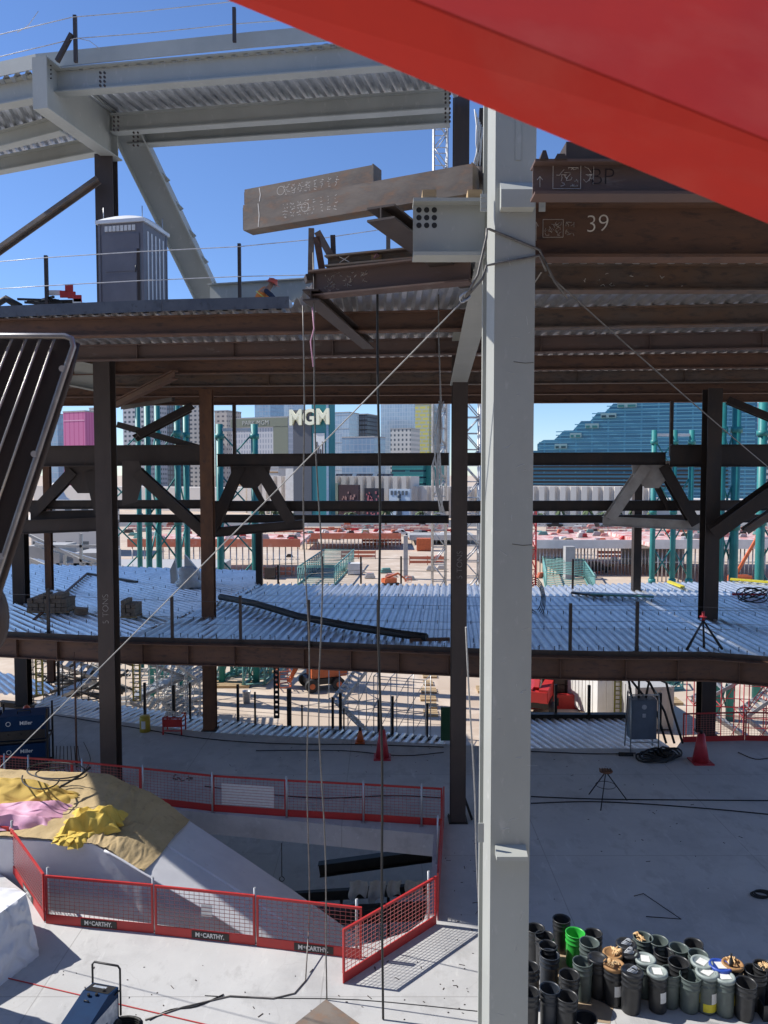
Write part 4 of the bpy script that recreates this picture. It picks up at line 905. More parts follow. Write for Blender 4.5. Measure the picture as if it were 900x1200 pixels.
DR = [
 (627,1088,'blackp',None,None,{}, 'black open drum half hidden behind the grey column, farthest back'),
 (638,1097,'blackp',None,None,{}, 'black open drum second back beside the grey column'),
 (642,1108,'blackp',None,None,{}, 'black drum with a pale worn rim beside the grey column'),
 (643,1119,'navyp',None,None,{}, 'dark navy open drum in the left column of drums'),
 (658,1077,'blackp',None,None,{}, 'lone tall black drum just behind the green one'),
 (673.5,1093,'greenp',None,None,{'sticker':('paper',.9)}, 'bright green open drum with a white label'),
 (696,1094,'blackp',None,None,{}, 'black drum with a shiny rim right of the green one'),
 (689.5,1104,'greyp',None,None,{'sticker':('yellowl',.3)}, 'grey green open drum directly right of the green one'),
 (683,1127.5,'greyp',None,None,{}, 'grey green scuffed open drum in front of the green one'),
 (701.5,1124.5,'blackp','blackp',None,{'sticker':('paper',.6)}, 'black drum with a dark ring lid and small label, left of the gloves'),
 (718,1118,'blackp','brownlid','glove',{}, 'black drum with a rusty tan lid carrying gloves, the farther one'),
 (719.5,1132,'blackp','brownlid','glove',{'sticker':('paper',.0)}, 'black drum with a rusty tan lid carrying gloves, the nearer one'),
 (734,1107,'blackp','blackp','wire',{}, 'black lidded drum with tangled wire on top, back row'),
 (737.5,1119,'blackp','blackp','wire',{}, 'black lidded drum with wire on top, middle row'),
 (739.5,1139,'blackp','blackp','wire',{}, 'black drum with an ajar lid standing in front of the wire topped ones'),
 (666.5,1142.5,'blackp',None,None,{}, 'black drum lined with a bag in the lower left group'),
 (644,1158,'navyp',None,None,{}, 'dark grey drum with hose inside at the front left'),
 (664,1168,'blackp',None,None,{}, 'dented black drum at the front left, right of the one with hose'),
 (622,1134,'blackp',None,None,{}, 'black drum cut off by the grey column, lower one'),
 (620,1163,'blackp',None,None,{}, 'black drum cut off by the grey column, lowest one'),
 (753,1098,'greyp',None,'glove',{'sticker':('yellowl',.2)}, 'grey green drum holding gloves at the back'),
 (756,1125,'greyp','lidp','paper',{}, 'grey drum with a papered lid in the middle row'),
 (771.5,1140,'blackp','lidp','paper',{'sticker':('paper',.2)}, 'black drum with a pale papered lid in the front row'),
 (773,1102,'greyp',None,None,{}, 'grey green open drum at the back right of the gloves'),
 (777,1115,'blackp',None,None,{}, 'black open drum with shiny rim in the middle row'),
 (785.5,1138,'greyp',None,None,{}, 'grey green open drum in the front row beside the papered black one'),
 (795,1127,'blackp',None,None,{}, 'black open drum between grey ones in the middle row'),
 (795,1110.5,'greyp',None,None,{}, 'grey green open drum in the back row, centre'),
 (814.5,1105,'blackp',None,None,{}, 'black open drum in the back row, farthest right'),
 (817.5,1118,'greyp',None,None,{}, 'grey green open drum behind the papered lids'),
 (808,1142,'greyp',None,None,{'sticker':('yellowl',1.2)}, 'grey green open drum in the front row with half sunlit side'),
 (821.5,1128,'greyp','lidp','paper',{}, 'grey drum with papered lid, behind the yellow banded one'),
 (828.5,1141,'greyp','lidp','paper',{'band':1,'sticker':('paper',.2)}, 'grey drum with papered lid and broad yellow band at its base'),
 (842.5,1133,'navyp','bluep','paper',{}, 'dark drum with a bright blue lid'),
 (850,1146,'greyp','lidp','paper',{'sticker':('yellowl',1.2)}, 'grey drum with papered lid, front row, right of the yellow band'),
 (858,1131,'blackp','brownlid','glove',{}, 'black drum with tan lid, gloves and a bottle behind the blue lid'),
 (873,1150,'blackp',None,None,{}, 'black open drum at the front right'),
 (884.5,1137,'blackp',None,None,{}, 'black open drum behind the front right one'),
 (895,1131,'blackp',None,'glove',{}, 'black drum with orange gloves at the right edge'),
]
for (x,y,b,ld,tp_,kw,lab) in DR:
    drum('storage_drum', x, y, lab, h=.70+random.uniform(-.05,.03), r=.185*random.uniform(.94,1.06), body=b, lid=ld, top=tp_, **kw).rotation_euler = (random.gauss(0,.022), random.gauss(0,.022), random.uniform(-.4,.4))
drum('low_bucket', 686, 1193, 'low black bucket at the bottom, in front of the drums', h=.34, r=.20, body='blackp', rib=False)
c = onz(857,1121,ZF+.95); mb = MB(); mb.lathe([(0,0),(.035,0),(.035,.14),(.014,.19),(.014,.24),(.018,.245),(.018,.26),(0,.26)], 12, c-Vector((0,0,.2))); solo(mb, 'dark_bottle', M['rubber'], 'dark bottle standing on a tan drum lid near the right edge', 'bottle')
for i,(q4,lab) in enumerate((([(652,1086),(730,1122),(715,1200),(640,1190)],'tan cardboard sheet under the left drums'),([(690,1150),(775,1160),(776,1176),(700,1162)],'tan cardboard strip in sun in front of the drums'),([(745,1120),(900,1140),(925,1188),(770,1172)],'tan cardboard sheet under the right drums'))):
    mb = MB(); mb.prism([(f(x,y).x, f(x,y).y) for x,y in q4], ZF+.003+.003*i, ZF+.007+.003*i); solo(mb, 'cardboard_sheet', M['card'], lab, 'cardboard')
mb = MB(); a = f(884,1182); mb.box(a.x,a.x+.9,a.y-.35,a.y+.35,ZF+.001,ZF+.02)
for (x0,x1,y0,y1) in ((0,.9,-.35,-.33),(0,.9,.33,.35),(0,.02,-.33,.33),(.88,.9,-.33,.33)): mb.box(a.x+x0,a.x+x1,a.y+y0,a.y+y1,ZF+.02,ZF+.3)
solo(mb, 'open_crate', M['blackp'], 'low open dark crate beside the drums at the right edge', 'crate')
mb = MB(); mb.tube([f(700,1172)+Vector((0,0,.02)), f(712,1178)+Vector((0,0,.03)), f(728,1183)+Vector((0,0,.02))], .018, 5); a = f(706,1166); mb.box(a.x-.15,a.x+.15,a.y-.1,a.y+.1,ZF+.015,ZF+.09); solo(mb, 'battery_pack', M['blackp'], 'small black box with a lead on the cardboard before the drums', 'tool')
# ================================================================= ON THE UPPER DECK
pt = thing('portable_toilet', 'grey portable toilet cabin with a white domed roof standing on the upper deck', 'toilet cabin', (-6.43,19.95,ZU))
W2, D2 = .60, .62
def lbx(mb, *a): return mb.box(*a)
pt.location = (0,0,0)
mb = MB(); mb.box(-W2,W2,-D2,D2,.12,2.12); mb.build('cabin_shell', M['pottygrey'], pt)
mb = MB()
for x in (-W2-.01, W2-.05):
    mb.box(x,x+.06,-D2-.02,-D2+.04,.1,2.14)
mb.box(-W2-.01,-W2+.05,D2-.05,D2+.01,.1,2.14); mb.box(W2-.05,W2+.012,D2-.05,D2+.012,.1,2.14); mb.build('corner_posts', M['pottygrey'], pt)
mb = MB(); mb.box(-.50,.50,-D2-.022,-D2,.18,1.86)
mb.box(-.42,.42,-D2-.034,-D2-.022,.28,.95); mb.box(-.42,.42,-D2-.034,-D2-.022,1.02,1.5); door = mb.build('door', M['pottygrey'], pt)
mb = MB(); mb.tube([(.42,-D2-.06,.98),(.42,-D2-.06,1.14)], .014, 6); mb.build('handle', M['black'], door)
mb = MB()
for k in range(8): x = -.42+.105*k; mb.box(x,x+.08,-D2-.026,-D2-.001,1.93,2.05)
mb.build('vent_slots', M['paper'], pt)
mb = MB()
for k in range(5): y = -.42+.2*k; mb.box(W2+.001,W2+.014,y,y+.05,.25,1.95)
mb.build('side_ribs', M['potroof'], pt)
mb = MB(); mb.grid(lambda u, v: Vector(((u-.5)*2*(W2+.05), (v-.5)*2*(D2+.05), 2.18+.20*(math.sin(u*math.pi)**.45)*(math.sin(v*math.pi)**.45))), 20, 20); mb.box(-W2-.06,W2+.06,-D2-.06,D2+.06,2.11,2.185); mb.build('roof', M['potroof'], pt)
mb = MB(); mb.box(-W2-.03,W2+.03,-D2-.03,D2+.03,.0,.12); mb.build('skid_base', M['black'], pt)
for x,y in ((-.5,-.55),(.52,-.5),(.55,.5)):
    mb = MB(); mb.tube([(x,y,2.15),(x,y,2.5)], .012, 6); mb.build('lifting_rod', M['galv_dull'], pt)
place(pt, (-6.40,19.95,ZU), R(-11)); pt.scale = (1,1,1.09)
# worker crouching on the upper deck
def skin_body(name, verts, edges, radii, m_, parent, root=0, sub=1):
    me = bpy.data.meshes.new(name); bm = bmesh.new(); o0 = wloc(parent)
    lay = bm.verts.layers.skin.verify()
    vv = [bm.verts.new(Vector(v)) for v in verts]
    for a, b in edges: bm.edges.new((vv[a], vv[b]))
    for v, r_ in zip(vv, radii): v[lay].radius = (r_, r_) if not isinstance(r_, tuple) else r_
    vv[root][lay].use_root = True
    bm.to_mesh(me); bm.free(); me.materials.append(m_)
    ob = bpy.data.objects.new(name, me); COL.objects.link(ob); ob.parent = parent
    s_ = ob.modifiers.new('skin', 'SKIN'); s_.use_smooth_shade = True
    d_ = ob.modifiers.new('subdivision', 'SUBSURF'); d_.levels = sub; d_.render_levels = sub
    return ob
def person(label, loc, rz, J, cap='helmet'):
    # J: dict of joints in local metres (x forward, z up)
    o = thing('person', label, 'person', (0,0,0))
    names_ = ['pelvis','waist','chest','neck','head','crown']
    V = [J[n_] for n_ in names_]; E = [(i,i+1) for i in range(5)]; Rr = [.135,.12,(.17,.13),.055,.085,.06]
    for s_ in ('l','r'):
        b = len(V); V += [J['shoulder_'+s_], J['elbow_'+s_], J['wrist_'+s_], J['palm_'+s_]]; Rr += [.065,.048,.032,.034]
        E += [(2,b),(b,b+1),(b+1,b+2),(b+2,b+3)]
        pw = Vector(J['palm_'+s_]); d = (pw-Vector(J['wrist_'+s_])).normalized(); side = d.cross(Vector((0,0,1)))
        if side.length < .1: side = Vector((0,1,0))
        side.normalize(); dn = d.cross(side)
        for k in range(4):
            q0_ = len(V); a = pw+d*.025+side*((k-1.5)*.024); L_ = (.07,.08,.075,.058)[k]
            V += [a, a+d*L_*.6+dn*.01, a+d*L_+dn*.035]; Rr += [.010,.009,.008]; E += [(b+3,q0_),(q0_,q0_+1),(q0_+1,q0_+2)]
        q0_ = len(V); a = pw-d*.03+side*.042; V += [a, a+d*.04+side*.02]; Rr += [.012,.010]; E += [(b+3,q0_),(q0_,q0_+1)]
        h = len(V); V += [J['hip_'+s_], J['knee_'+s_], J['ankle_'+s_], J['toe_'+s_]]; Rr += [.095,.065,.045,.04]
        E += [(0,h),(h,h+1),(h+1,h+2),(h+2,h+3)]
    body = skin_body('body', V, E, Rr, M['skin'], o)
    # clothing as children
    vj = ['pelvis','waist','chest']; VV = [Vector(J[n_]) for n_ in vj]; VV += [Vector(J['chest']).lerp(Vector(J['neck']), .5), Vector(J['shoulder_l']), Vector(J['shoulder_r'])]
    skin_body('safety_vest', VV, [(0,1),(1,2),(2,3),(2,4),(2,5)], [.165,.15,(.20,.16),.09,.085,.085], M['hivis'], o)
    c = Vector(J['waist']).lerp(Vector(J['chest']), .4); ax = (Vector(J['chest'])-Vector(J['waist'])).normalized(); mb = MB()
    a_ = ax.orthogonal().normalized(); b_ = ax.cross(a_)
    mb.tube([c+(a_*math.cos(t)+b_*math.sin(t))*.178 for t in [i*2*math.pi/16 for i in range(17)]], .016, 4); mb.build('reflective_strip', M['strip'], o)
    for s_ in ('l','r'): pass
    VV = [Vector(J['pelvis'])]; E = []
    for s_ in ('l','r'): b = len(VV); VV += [Vector(J['hip_'+s_]), Vector(J['knee_'+s_]), Vector(J['ankle_'+s_])+Vector((0,0,.04))]; E += [(0,b),(b,b+1),(b+1,b+2)]
    skin_body('trousers', VV, E, [.15,.108,.08,.062,.108,.08,.062], M['denim'], o)
    for s_ in ('l','r'):
        VV = [Vector(J['shoulder_'+s_]), Vector(J['elbow_'+s_]), Vector(J['wrist_'+s_])]; skin_body('sleeve', VV, [(0,1),(1,2)], [.075,.058,.042], M['denim'], o)
        a, t_ = Vector(J['ankle_'+s_]), Vector(J['toe_'+s_]); skin_body('boot', [a, a-Vector((0,0,.05)), t_], [(0,1),(1,2)], [.058,.058,.048], M['black'], o)
    hd = Vector(J['head']); up = (Vector(J['crown'])-Vector(J['neck'])).normalized(); fw = Vector(J.get('face', (1,0,0))).normalized(); fw = (fw-up*fw.dot(up)).normalized(); sd_ = up.cross(fw)
    P = lambda x, y, z: hd+fw*x+sd_*y+up*z
    mb = MB(); mb.tube([P(.085,0,.02), P(.115,0,-.018), P(.09,0,-.03)], [.008,.014,.010], 6); mb.build('nose', M['skin'], o)
    for sy in (-.032,.032): mb = MB(); mb.tube([P(.082,sy,.018), P(.09,sy,.018)], .010, 8); mb.build('eye', M['black'], o)
    mb = MB(); mb.tube([P(.085,-.025,-.058), P(.092,0,-.06), P(.085,.025,-.058)], .006, 5); mb.build('mouth', M['brownlid'], o)
    for sy in (-.09,.09): mb = MB(); mb.tube([P(-.005,sy,.03), P(.0,sy*1.1,.0), P(-.005,sy,-.03)], [.010,.016,.008], 6); mb.build('ear', M['skin'], o)
    mb = MB(); n = 18
    hc = hd+up*.045
    def dome(u, v):
        a = u*2*math.pi; e = v*math.pi/2; return hc+(fw*math.cos(a)*1.15+sd_*math.sin(a))*.118*math.cos(e)+up*.125*math.sin(e)
    mb.grid(dome, 20, 8)
    def brim(u, v):
        a = u*2*math.pi; r_ = .118+.03*v+(.05*v if math.cos(a) > 0 else 0)*math.cos(a)*1; return hc+(fw*math.cos(a)*1.12+sd_*math.sin(a))*r_-up*(.004+.01*v)
    mb.grid(brim, 20, 2); hm = mb.build('hard_hat', M['helmet'], o)
    mb = MB(); mb.bar(hc-fw*.12+up*.07, hc+fw*.10+up*.105, .018, .05); mb.build('ridge', M['helmet'], hm)
    place(o, loc, rz); return o
JC = dict(pelvis=(-.12,0,.34), waist=(-.05,0,.50), chest=(.08,0,.66), neck=(.19,0,.76), head=(.25,0,.83), crown=(.27,0,.93), face=(1,0,-.35),
 shoulder_l=(.12,.18,.68), elbow_l=(.30,.22,.48), wrist_l=(.48,.14,.34), palm_l=(.55,.11,.30), shoulder_r=(.12,-.18,.68), elbow_r=(.32,-.2,.48), wrist_r=(.50,-.1,.36), palm_r=(.57,-.08,.32),
 hip_l=(-.10,.10,.32), knee_l=(.26,.16,.44), ankle_l=(.06,.15,.07), toe_l=(.24,.17,.035), hip_r=(-.10,-.10,.32), knee_r=(.24,-.14,.10), ankle_r=(-.18,-.12,.10), toe_r=(-.30,-.12,.04))
pl = at(307,340,19.6)
person('worker in orange vest and orange hard hat crouching at the edge of the upper deck', (pl.x, pl.y, ZU+.02), R(-8), JC)
JS = dict(pelvis=(0,0,.94), waist=(0,0,1.08), chest=(.02,0,1.32), neck=(.04,0,1.50), head=(.07,0,1.62), crown=(.07,0,1.74), face=(1,0,-.2),
 shoulder_l=(.0,.19,1.40), elbow_l=(.08,.24,1.12), wrist_l=(.28,.16,.98), palm_l=(.34,.14,.96), shoulder_r=(.0,-.19,1.40), elbow_r=(.08,-.24,1.12), wrist_r=(.28,-.16,.98), palm_r=(.34,-.14,.96),
 hip_l=(0,.1,.90), knee_l=(.04,.12,.50), ankle_l=(0,.13,.08), toe_l=(.16,.15,.035), hip_r=(0,-.1,.90), knee_r=(.02,-.12,.50), ankle_r=(-.04,-.13,.08), toe_r=(.12,-.15,.035))
p2 = onz(33,884,ZF); person('worker in orange vest and hard hat standing behind the blue welders', (p2.x, p2.y, ZF), R(-80), JS)
# posts and cables on the upper deck edge
for i,(px,y0,y1,l) in enumerate(((53,299,352,'left of the toilet cabin'),(162,291,356,'in front of the toilet cabin'),(280,285,352,'left of the crouching worker'))):
    pxpost(px, y0, y1+6, 18.6-.25*i, .075, M['darkst'], 'short black safety post '+l, 'safety_post', 'safety posts along the upper deck edge')
def wirec(pts, r, label, m_='wire', grp=None, cat='cable', name='wire_cable'):
    return solo(MB().tube([at(*p) for p in pts], r, 5), name, M[m_], label, cat, grp)
wirec([(-40,310,18.9),(53,302,18.55),(162,295,18.3),(280,289,18.1),(372,280,18.0),(440,270,18.0),(480,262,18.5)], .011, 'upper pale safety cable along the upper deck edge', grp='safety cables of the upper deck')
wirec([(-40,341,18.9),(53,335,18.55),(162,329,18.3),(280,324,18.1),(372,322,18.0),(470,318,18.2)], .011, 'lower pale safety cable along the upper deck edge', grp='safety cables of the upper deck')
wirec([(-40,50,19),(85,20,19),(170,13,19),(262,3,19),(330,-8,19)], .012, 'upper safety cable above the roof ring', grp='safety cables above the roof ring')
wirec([(-40,76,19),(60,52,19),(88,45,19),(180,38,19),(275,28,19),(330,24,19)], .012, 'lower safety cable above the roof ring', grp='safety cables above the roof ring')
pxpost(87,17,72,19,.08,M['midst'],'dark post on the roof ring with a raking prop','safety_post'); pxpost(274,8,48,18.5,.08,M['midst'],'thin post on the roof ring near the red arm','safety_post')
mb = MB(); mb.bar(at(84,40,19), at(67,72,19), .12, .08); solo(mb,'raking_prop',M['midst'],'short dark prop leaning against the post on the roof ring','prop')
wirec([(92,45,19),(105,48,19),(118,58,19)], .008, 'loose wire end dangling by the roof ring post')
wirec([(20,38,60),(33,30,60),(45,13,60)], .03, 'distant pale line high in the sky at top left')
# heap of black bars with red tags
hb = thing('bar_heap', 'heap of black bars with red tags on the upper deck edge', 'bars', at(62,352,19)); rs = random.Random(3); mb = MB()
for i in range(34):
    c = Vector((at(62,352,19.1).x+rs.uniform(-.35,.35), 19.2+rs.uniform(-.4,.4), ZU+.05+rs.uniform(0,.30))); a = rs.gauss(0,.35); d = Vector((math.cos(a),math.sin(a),rs.uniform(-.06,.06)))*rs.uniform(.3,.5); mb.bar(c-d, c+d, .05, .05)
mb.build('bars', M['black'], hb); mb = MB()
for (x,y) in ((83,346),(80,338),(90,350),(74,345)): c = at(x,y,18.7); mb.box(c.x-.08,c.x+.1,c.y,c.y+.05,c.z-.07,c.z+.09)
mb.build('red_tags', M['red'], hb); mb = MB(); c = at(66,343,18.75); mb.box(c.x-.2,c.x+.12,c.y,c.y+.06,c.z-.05,c.z+.06); c = at(88,352,18.7); mb.box(c.x-.06,c.x+.14,c.y,c.y+.05,c.z-.06,c.z+.04); mb.build('white_rags', M['paper'], hb)
c = at(12,356,18.9); mb = MB(); mb.tube([c+Vector((-.5,0,-.1)), c+Vector((-.1,0,.12)), c+Vector((.25,0,-.08))], .09, 6); solo(mb,'black_pipe',M['black'],'short black pipes at the far left end of the upper deck edge','pipe')
# stub posts by the chalked beam end
gp = thing('stub_frame', 'group of rusty stub posts bolted together above the chalked beam end', 'steel stub', at(373,320,14.3))
for (x0,y0,x1,y1,w_,mm) in ((365,268,364,326,.10,'rust_light'),(371,278,379,326,.12,'rust'),(372,272,391,306,.12,'rust_light'),(390,276,391,303,.09,'midst')):
    mb = MB(); mb.bar(at(x0,y0,14.2), at(x1,y1,14.2), w_, .08, up=(0,1,0)); mb.build('stub', M[mm], gp)
mb = MB(); mb.bar(at(358,327,14.2), at(386,322,14.3), .25, .12); mb.build('foot_plate', M['midst'], gp)
pxpost(455,272,298,14.6,.08,M['rust_light'],'short rusty post right of the rope tied to the loose beam','safety_post')
# bits above the nearest right beam
mb = MB(); mb.box(at(666,166,8.9).x, at(666,166,8.9).x+1.6, 9.0, 9.6, at(666,186,9).z, at(666,166,9).z); solo(mb,'steel_box',M['midst'],'dark steel block on top of the nearest right beam, under the red arm','steel block')
mb = MB(); 
for (x0,x1,y0) in ((633,640,176),(650,662,180)): a = at(x0,186,8.9); b = at(x1,y0,8.9); mb.hexa([(a.x,8.9,a.z),(b.x+.03,8.9,a.z),(b.x+.03,9.1,a.z),(a.x,9.1,a.z),(a.x+.03,8.9,b.z),(b.x,8.9,b.z),(b.x,9.1,b.z),(a.x+.03,9.1,b.z)])
solo(mb,'steel_lugs',M['midst'],'small dark lugs on the nearest right beam against the sky','steel lug')
# mess of lashings beside the near column top
ls_ = thing('lashing_bundle', 'dark bar lashed with white cords beside the top of the near column', 'lashing', at(563,150,11.8))
mb = MB(); mb.bar(at(566,128,11.8), at(562,222,11.8), .11, .08, up=(0,1,0)); mb.build('bar', M['darkst'], ls_)
mb = MB()
for k in range(9): mb.tube([at(556+k*1.3,128+k*3,11.7), at(560+3*math.sin(k*2),160+k*4,11.68), at(557+6*math.sin(k),190+k*3,11.7)], .008, 4)
mb.build('cords', M['paper'], ls_)
mb = MB(); mb.tube([at(556,208,11.75), at(571,208,11.75)], .16, 12); solo(mb,'dark_roller',M['darkst'],'dark round block between the long tube beam end and the near column','steel block')
# ---- hanging ropes
fl = lambda x, y: onz(x, y, ZF)+Vector((0,0,.015))
def rope(name, pts, r, m_, label): return solo(MB().tube(pts, r, 6), name, M[m_], label, 'rope', 'ropes and cables hanging from the upper deck')
def wob(a, b, n, amp, seed):
    rs = random.Random(seed); return [a.lerp(b, i/n)+Vector((amp*math.sin(i*.9+seed)*min(i,n-i)/n, 0, 0)) for i in range(n+1)]
T1_ = at(355,358,14.2); rope('hanging_rope', wob(T1_, fl(363,1098)+Vector((0,-.0,.5)), 14, .12, 1)+[fl(358,1150),fl(345,1165),fl(320,1171),fl(270,1168),fl(215,1181),fl(170,1196)], .014, 'cable', 'pale grey cable hanging farthest left, its tail curling on the bright floor')
T2_ = at(367,296,14.1); rope('hanging_rope', wob(T2_, fl(383,1172), 16, .15, 2), .014, 'cable', 'grey cable hanging second from the left down to the pointed steel plate')
rope('hanging_rope', [at(366,360,14.0), at(368,385,14.0), at(364,400,14.0), at(367,430,14.0)], .012, 'pink', 'short knotted pink cord hanging beside the grey cables under the deck')
T3_ = at(442,303,13.9); rope('hanging_rope', wob(T3_, fl(449,1195), 18, .06, 3), .022, 'black', 'thick black rope hanging in front of the middle bay to the floor')
T4_ = at(514,345,14.6); rope('hanging_rope', wob(T4_, at(516,520,14.6), 6, .03, 4), .012, 'cable', 'thin cable hanging close left of the dark middle column')
rope('hanging_rope', wob(at(546,735,12.2), fl(563,1096), 8, .05, 5), .016, 'rope', 'pale rope running down close beside the near column to the floor')
rb_ = thing('rope_block', 'small tan block and tie where the thick black rope leaves the beam', 'block', T3_)
mb = MB(); p = at(441,303,13.85); mb.box(p.x-.09,p.x+.09,p.y,p.y+.12,p.z-.06,p.z+.07); mb.build('block', M['wood'], rb_); mb = MB(); mb.tube([at(441,296,13.83), at(444,300,13.8), at(438,303,13.8), at(441,297,13.8)], .012, 4); mb.build('knot', M['pink'], rb_)
mb = MB(); rs = random.Random(8)
for k in range(12):
    mb.tube([at(517+rs.uniform(-3,3),470,18), at(512+rs.uniform(-7,7),510+rs.uniform(-10,10),18), at(511+rs.uniform(-6,6),545,18), at(515+rs.uniform(-4,5),575,18), at(518+rs.uniform(-3,3),600,18)], .010, 4)
solo(mb,'wire_bundle',M['wire'],'tangled bundle of pale wires hanging at the middle column above the deck','wires')
mb = MB(); mb.tube([at(513,345,18.5), at(517,470,18)], .008, 4); solo(mb,'tie_wire',M['wire'],'fine wire from the upper deck down to the tangled pale wires','wire')
# ================================================================= ON THE MIDDLE DECK
def dp(x, y, dz=0): v = onz(x, y, ZM); return Vector((v.x, v.y, ZM+dz))
def mbundle(x0, x1, y, h, label, rows=4, m_='brownbox', n=7, dep=.9):
    a = dp(x0, y); b = dp(x1, y); o = thing('strapped_bundle', label, 'bundle', (a+b)/2, 'brown bundles on the left of the middle deck'); rs = random.Random(int(x0)); w_ = (b.x-a.x)/n
    mb = MB()
    for r_ in range(rows):
        for i in range(n):
            if r_ == rows-1 and rs.random() < .4: continue
            x = a.x+i*w_; mb.box(x+.01, x+w_-.01, a.y+rs.uniform(0,.08), a.y+dep, ZM+.07+r_*h/rows, ZM+.07+(r_+1)*h/rows-.015)
    mb.build('stacked_cartons', M[m_], o)
    mb = MB()
    for k in range(3): y_ = a.y+.1+k*(dep-.25)/2; mb.box(a.x-.03,b.x+.03,y_,y_+.1,ZM+.001,ZM+.068)
    mb.build('skid', M['wood'], o); return o
mbundle(31,78,719,.68,'large brown bundle of cartons on a skid at the left of the middle deck')
mbundle(141,158,725,.62,'brown bundle of cartons peeking out right of the near left column', n=3)
o = thing('loose_carton', 'small brown carton fallen beside the large bundle on the deck', 'carton', dp(93,720)); c = dp(94,720)
mb = MB(); mb.bar(c+Vector((-.2,0,.15)), c+Vector((.25,.1,.10)), .35, .25); mb.build('carton', M['brownbox'], o); mb = MB(); mb.bar(c+Vector((-.32,.05,.34)), c+Vector((-.1,.1,.18)), .3, .03); mb.build('flap', M['brownbox'], o)
c = dp(221,688); mb = MB(); mb.grid(lambda u, v: c+Vector(((.55+.08*math.sin(v*9))*math.cos(u*2*math.pi)*(1-.35*v**3), .45*math.sin(u*2*math.pi)*(1-.35*v**3), v*.95+.14*noise.noise(Vector((u*9,v*6,1))))), 28, 12); mb.grid(lambda u, v: c+Vector((.36*u**.7*math.cos(v*2*math.pi), .29*u**.7*math.sin(v*2*math.pi), .95+.1*noise.noise(Vector((u*5,v*8,2))))), 6, 20)
solo(mb,'wrapped_pallet',M['plasticwrap'],'plastic wrapped pallet load at the far edge left of the rusty column','pallet load')
mb = MB(); a = at(216,650,38.5); mb.extr([a, at(216,684,38.5), at(236,684,38.5), at(234,671,38.5)], (0,.25,0)); mb.extr([at(199,668,38.5), at(205,655,38.5), at(208,684,38.5), at(200,684,38.5)], (0,.25,0)); solo(mb,'plywood_sheets',M['offwhite'],'pointed white panel pieces standing behind the wrapped pallet','panel')
mb = MB(); pp = [dp(258,704,.16), dp(300,712,.15), dp(350,727,.14), dp(410,739,.14), dp(470,748,.13), dp(500,752,.13)]; mb.tube(pp, .125, 12)
for k in range(len(pp)-1): mb.tube([pp[k]+Vector((0,0,.125)), pp[k+1]+Vector((0,0,.125))], .025, 5)
solo(mb,'black_hose',M['rubber'],'long curved black pipe lying across the galvanized middle deck','pipe')
mb = MB(); mb.bar(dp(480,752,.06), dp(527,751,.06), .12, .1); solo(mb,'brown_angle',M['rust'],'rusty angle on the deck between the black pipe end and middle column','steel angle')
for i,(x0,y0,x1,y1,m_,l) in enumerate(((672,697,762,701,'galv_dull','bundle of pale strips on the right part of the middle deck'),(692,700,766,703,'tealpale','pale green strip beside the bundle of strips'),(670,697,706,701,'darkst','dark plank end left of the pale strips'),(784,684,800,690,'yellowl','short yellow plank just left of the blackish column deck'),(856,681,930,687,'yellowl','long yellow plank at the far right deck edge'))):
    mb = MB(); mb.bar(dp(x0,y0,.09+.05*(i==1)), dp(x1,y1,.09+.05*(i==1)), .22, .07); mb.bar(dp(x0,y0-1.3,.08), dp(x1,y1-1.5,.08), .1, .05); solo(mb,'deck_plank',M[m_],l,'plank')
mb = MB(); rs = random.Random(5)
for k in range(5): c = dp(881+k,706+k,.12+.05*k); mb.tube([c+Vector(((.62-.05*k)*math.cos(a), .5*math.sin(a), .25*math.sin(a+k)+.2)) for a in [i*math.pi/9 for i in range(18)]], .025, 5)
solo(mb,'coiled_hose',M['rubber'],'coiled black hose on the middle deck at the right edge','hose')
mb = MB(); 
for k in range(4): mb.bar(dp(858,698+k*1.5,.1+.04*k), dp(896,700+k,.12+.04*k), .10, .08)
solo(mb,'red_rods',M['cone'],'bundle of dull red rods beside the coiled hose on the deck','rods')
mb = MB()
for k in range(4): c = dp(627,715,.3); mb.tube([c+Vector(((.25+.05*k)*math.cos(a),.1*k*math.sin(a),(.55+.08*k)*math.sin(a)+.2)) for a in [i*math.pi/8 for i in range(17)]], .02, 5)
solo(mb,'coiled_hose',M['rubber'],'coiled black cable hanging at the right side of the near column','hose')
td = thing('tripod_jack', 'black tripod standing at the front edge of the middle deck by the blackish column', 'tripod', dp(824,760)); top = at(824,727,25.3)
for (x,y) in ((805,762),(846,761),(825,759)): mb = MB(); mb.tube([top, dp(x,y,.02)], [.03,.045], 6); mb.build('leg', M['black'], td)
mb = MB(); mb.tube([top-Vector((0,0,.08)), top+Vector((0,0,.30))], .05, 8); mb.tube([top+Vector((0,0,.1)), top+Vector((0,0,.14))], .12, 10); mb.build('head', M['cone'], td)
GP = 'black safety posts along the front of the middle deck'
for i,(x,y0,y1) in enumerate(((57,690,744),(202,699,752),(282,698,754),(362,703,757),(443,703,759),(668,707,767),(746,705,767))):
    p = dp(x,y1-3); t_ = at(x,y0,p.y); mb = MB(); mb.box(p.x-.045,p.x+.045,p.y-.045,p.y+.045,ZM-.3,t_.z); mb.box(p.x-.09,p.x+.09,p.y-.09,p.y+.09,ZM+.002,ZM+.02)
    solo(mb,'safety_post',M['darkst'],['black safety post by the brown bundles on the middle deck','black safety post on the deck front between the two left columns','black safety post on the deck front right of the rusty column','black safety post on the deck front crossed by the curved pipe','black safety post on the deck front behind the thick black rope','black safety post on the deck front nearest right of the grey column','black safety post on the deck front left of the tripod'][i],'post',GP)
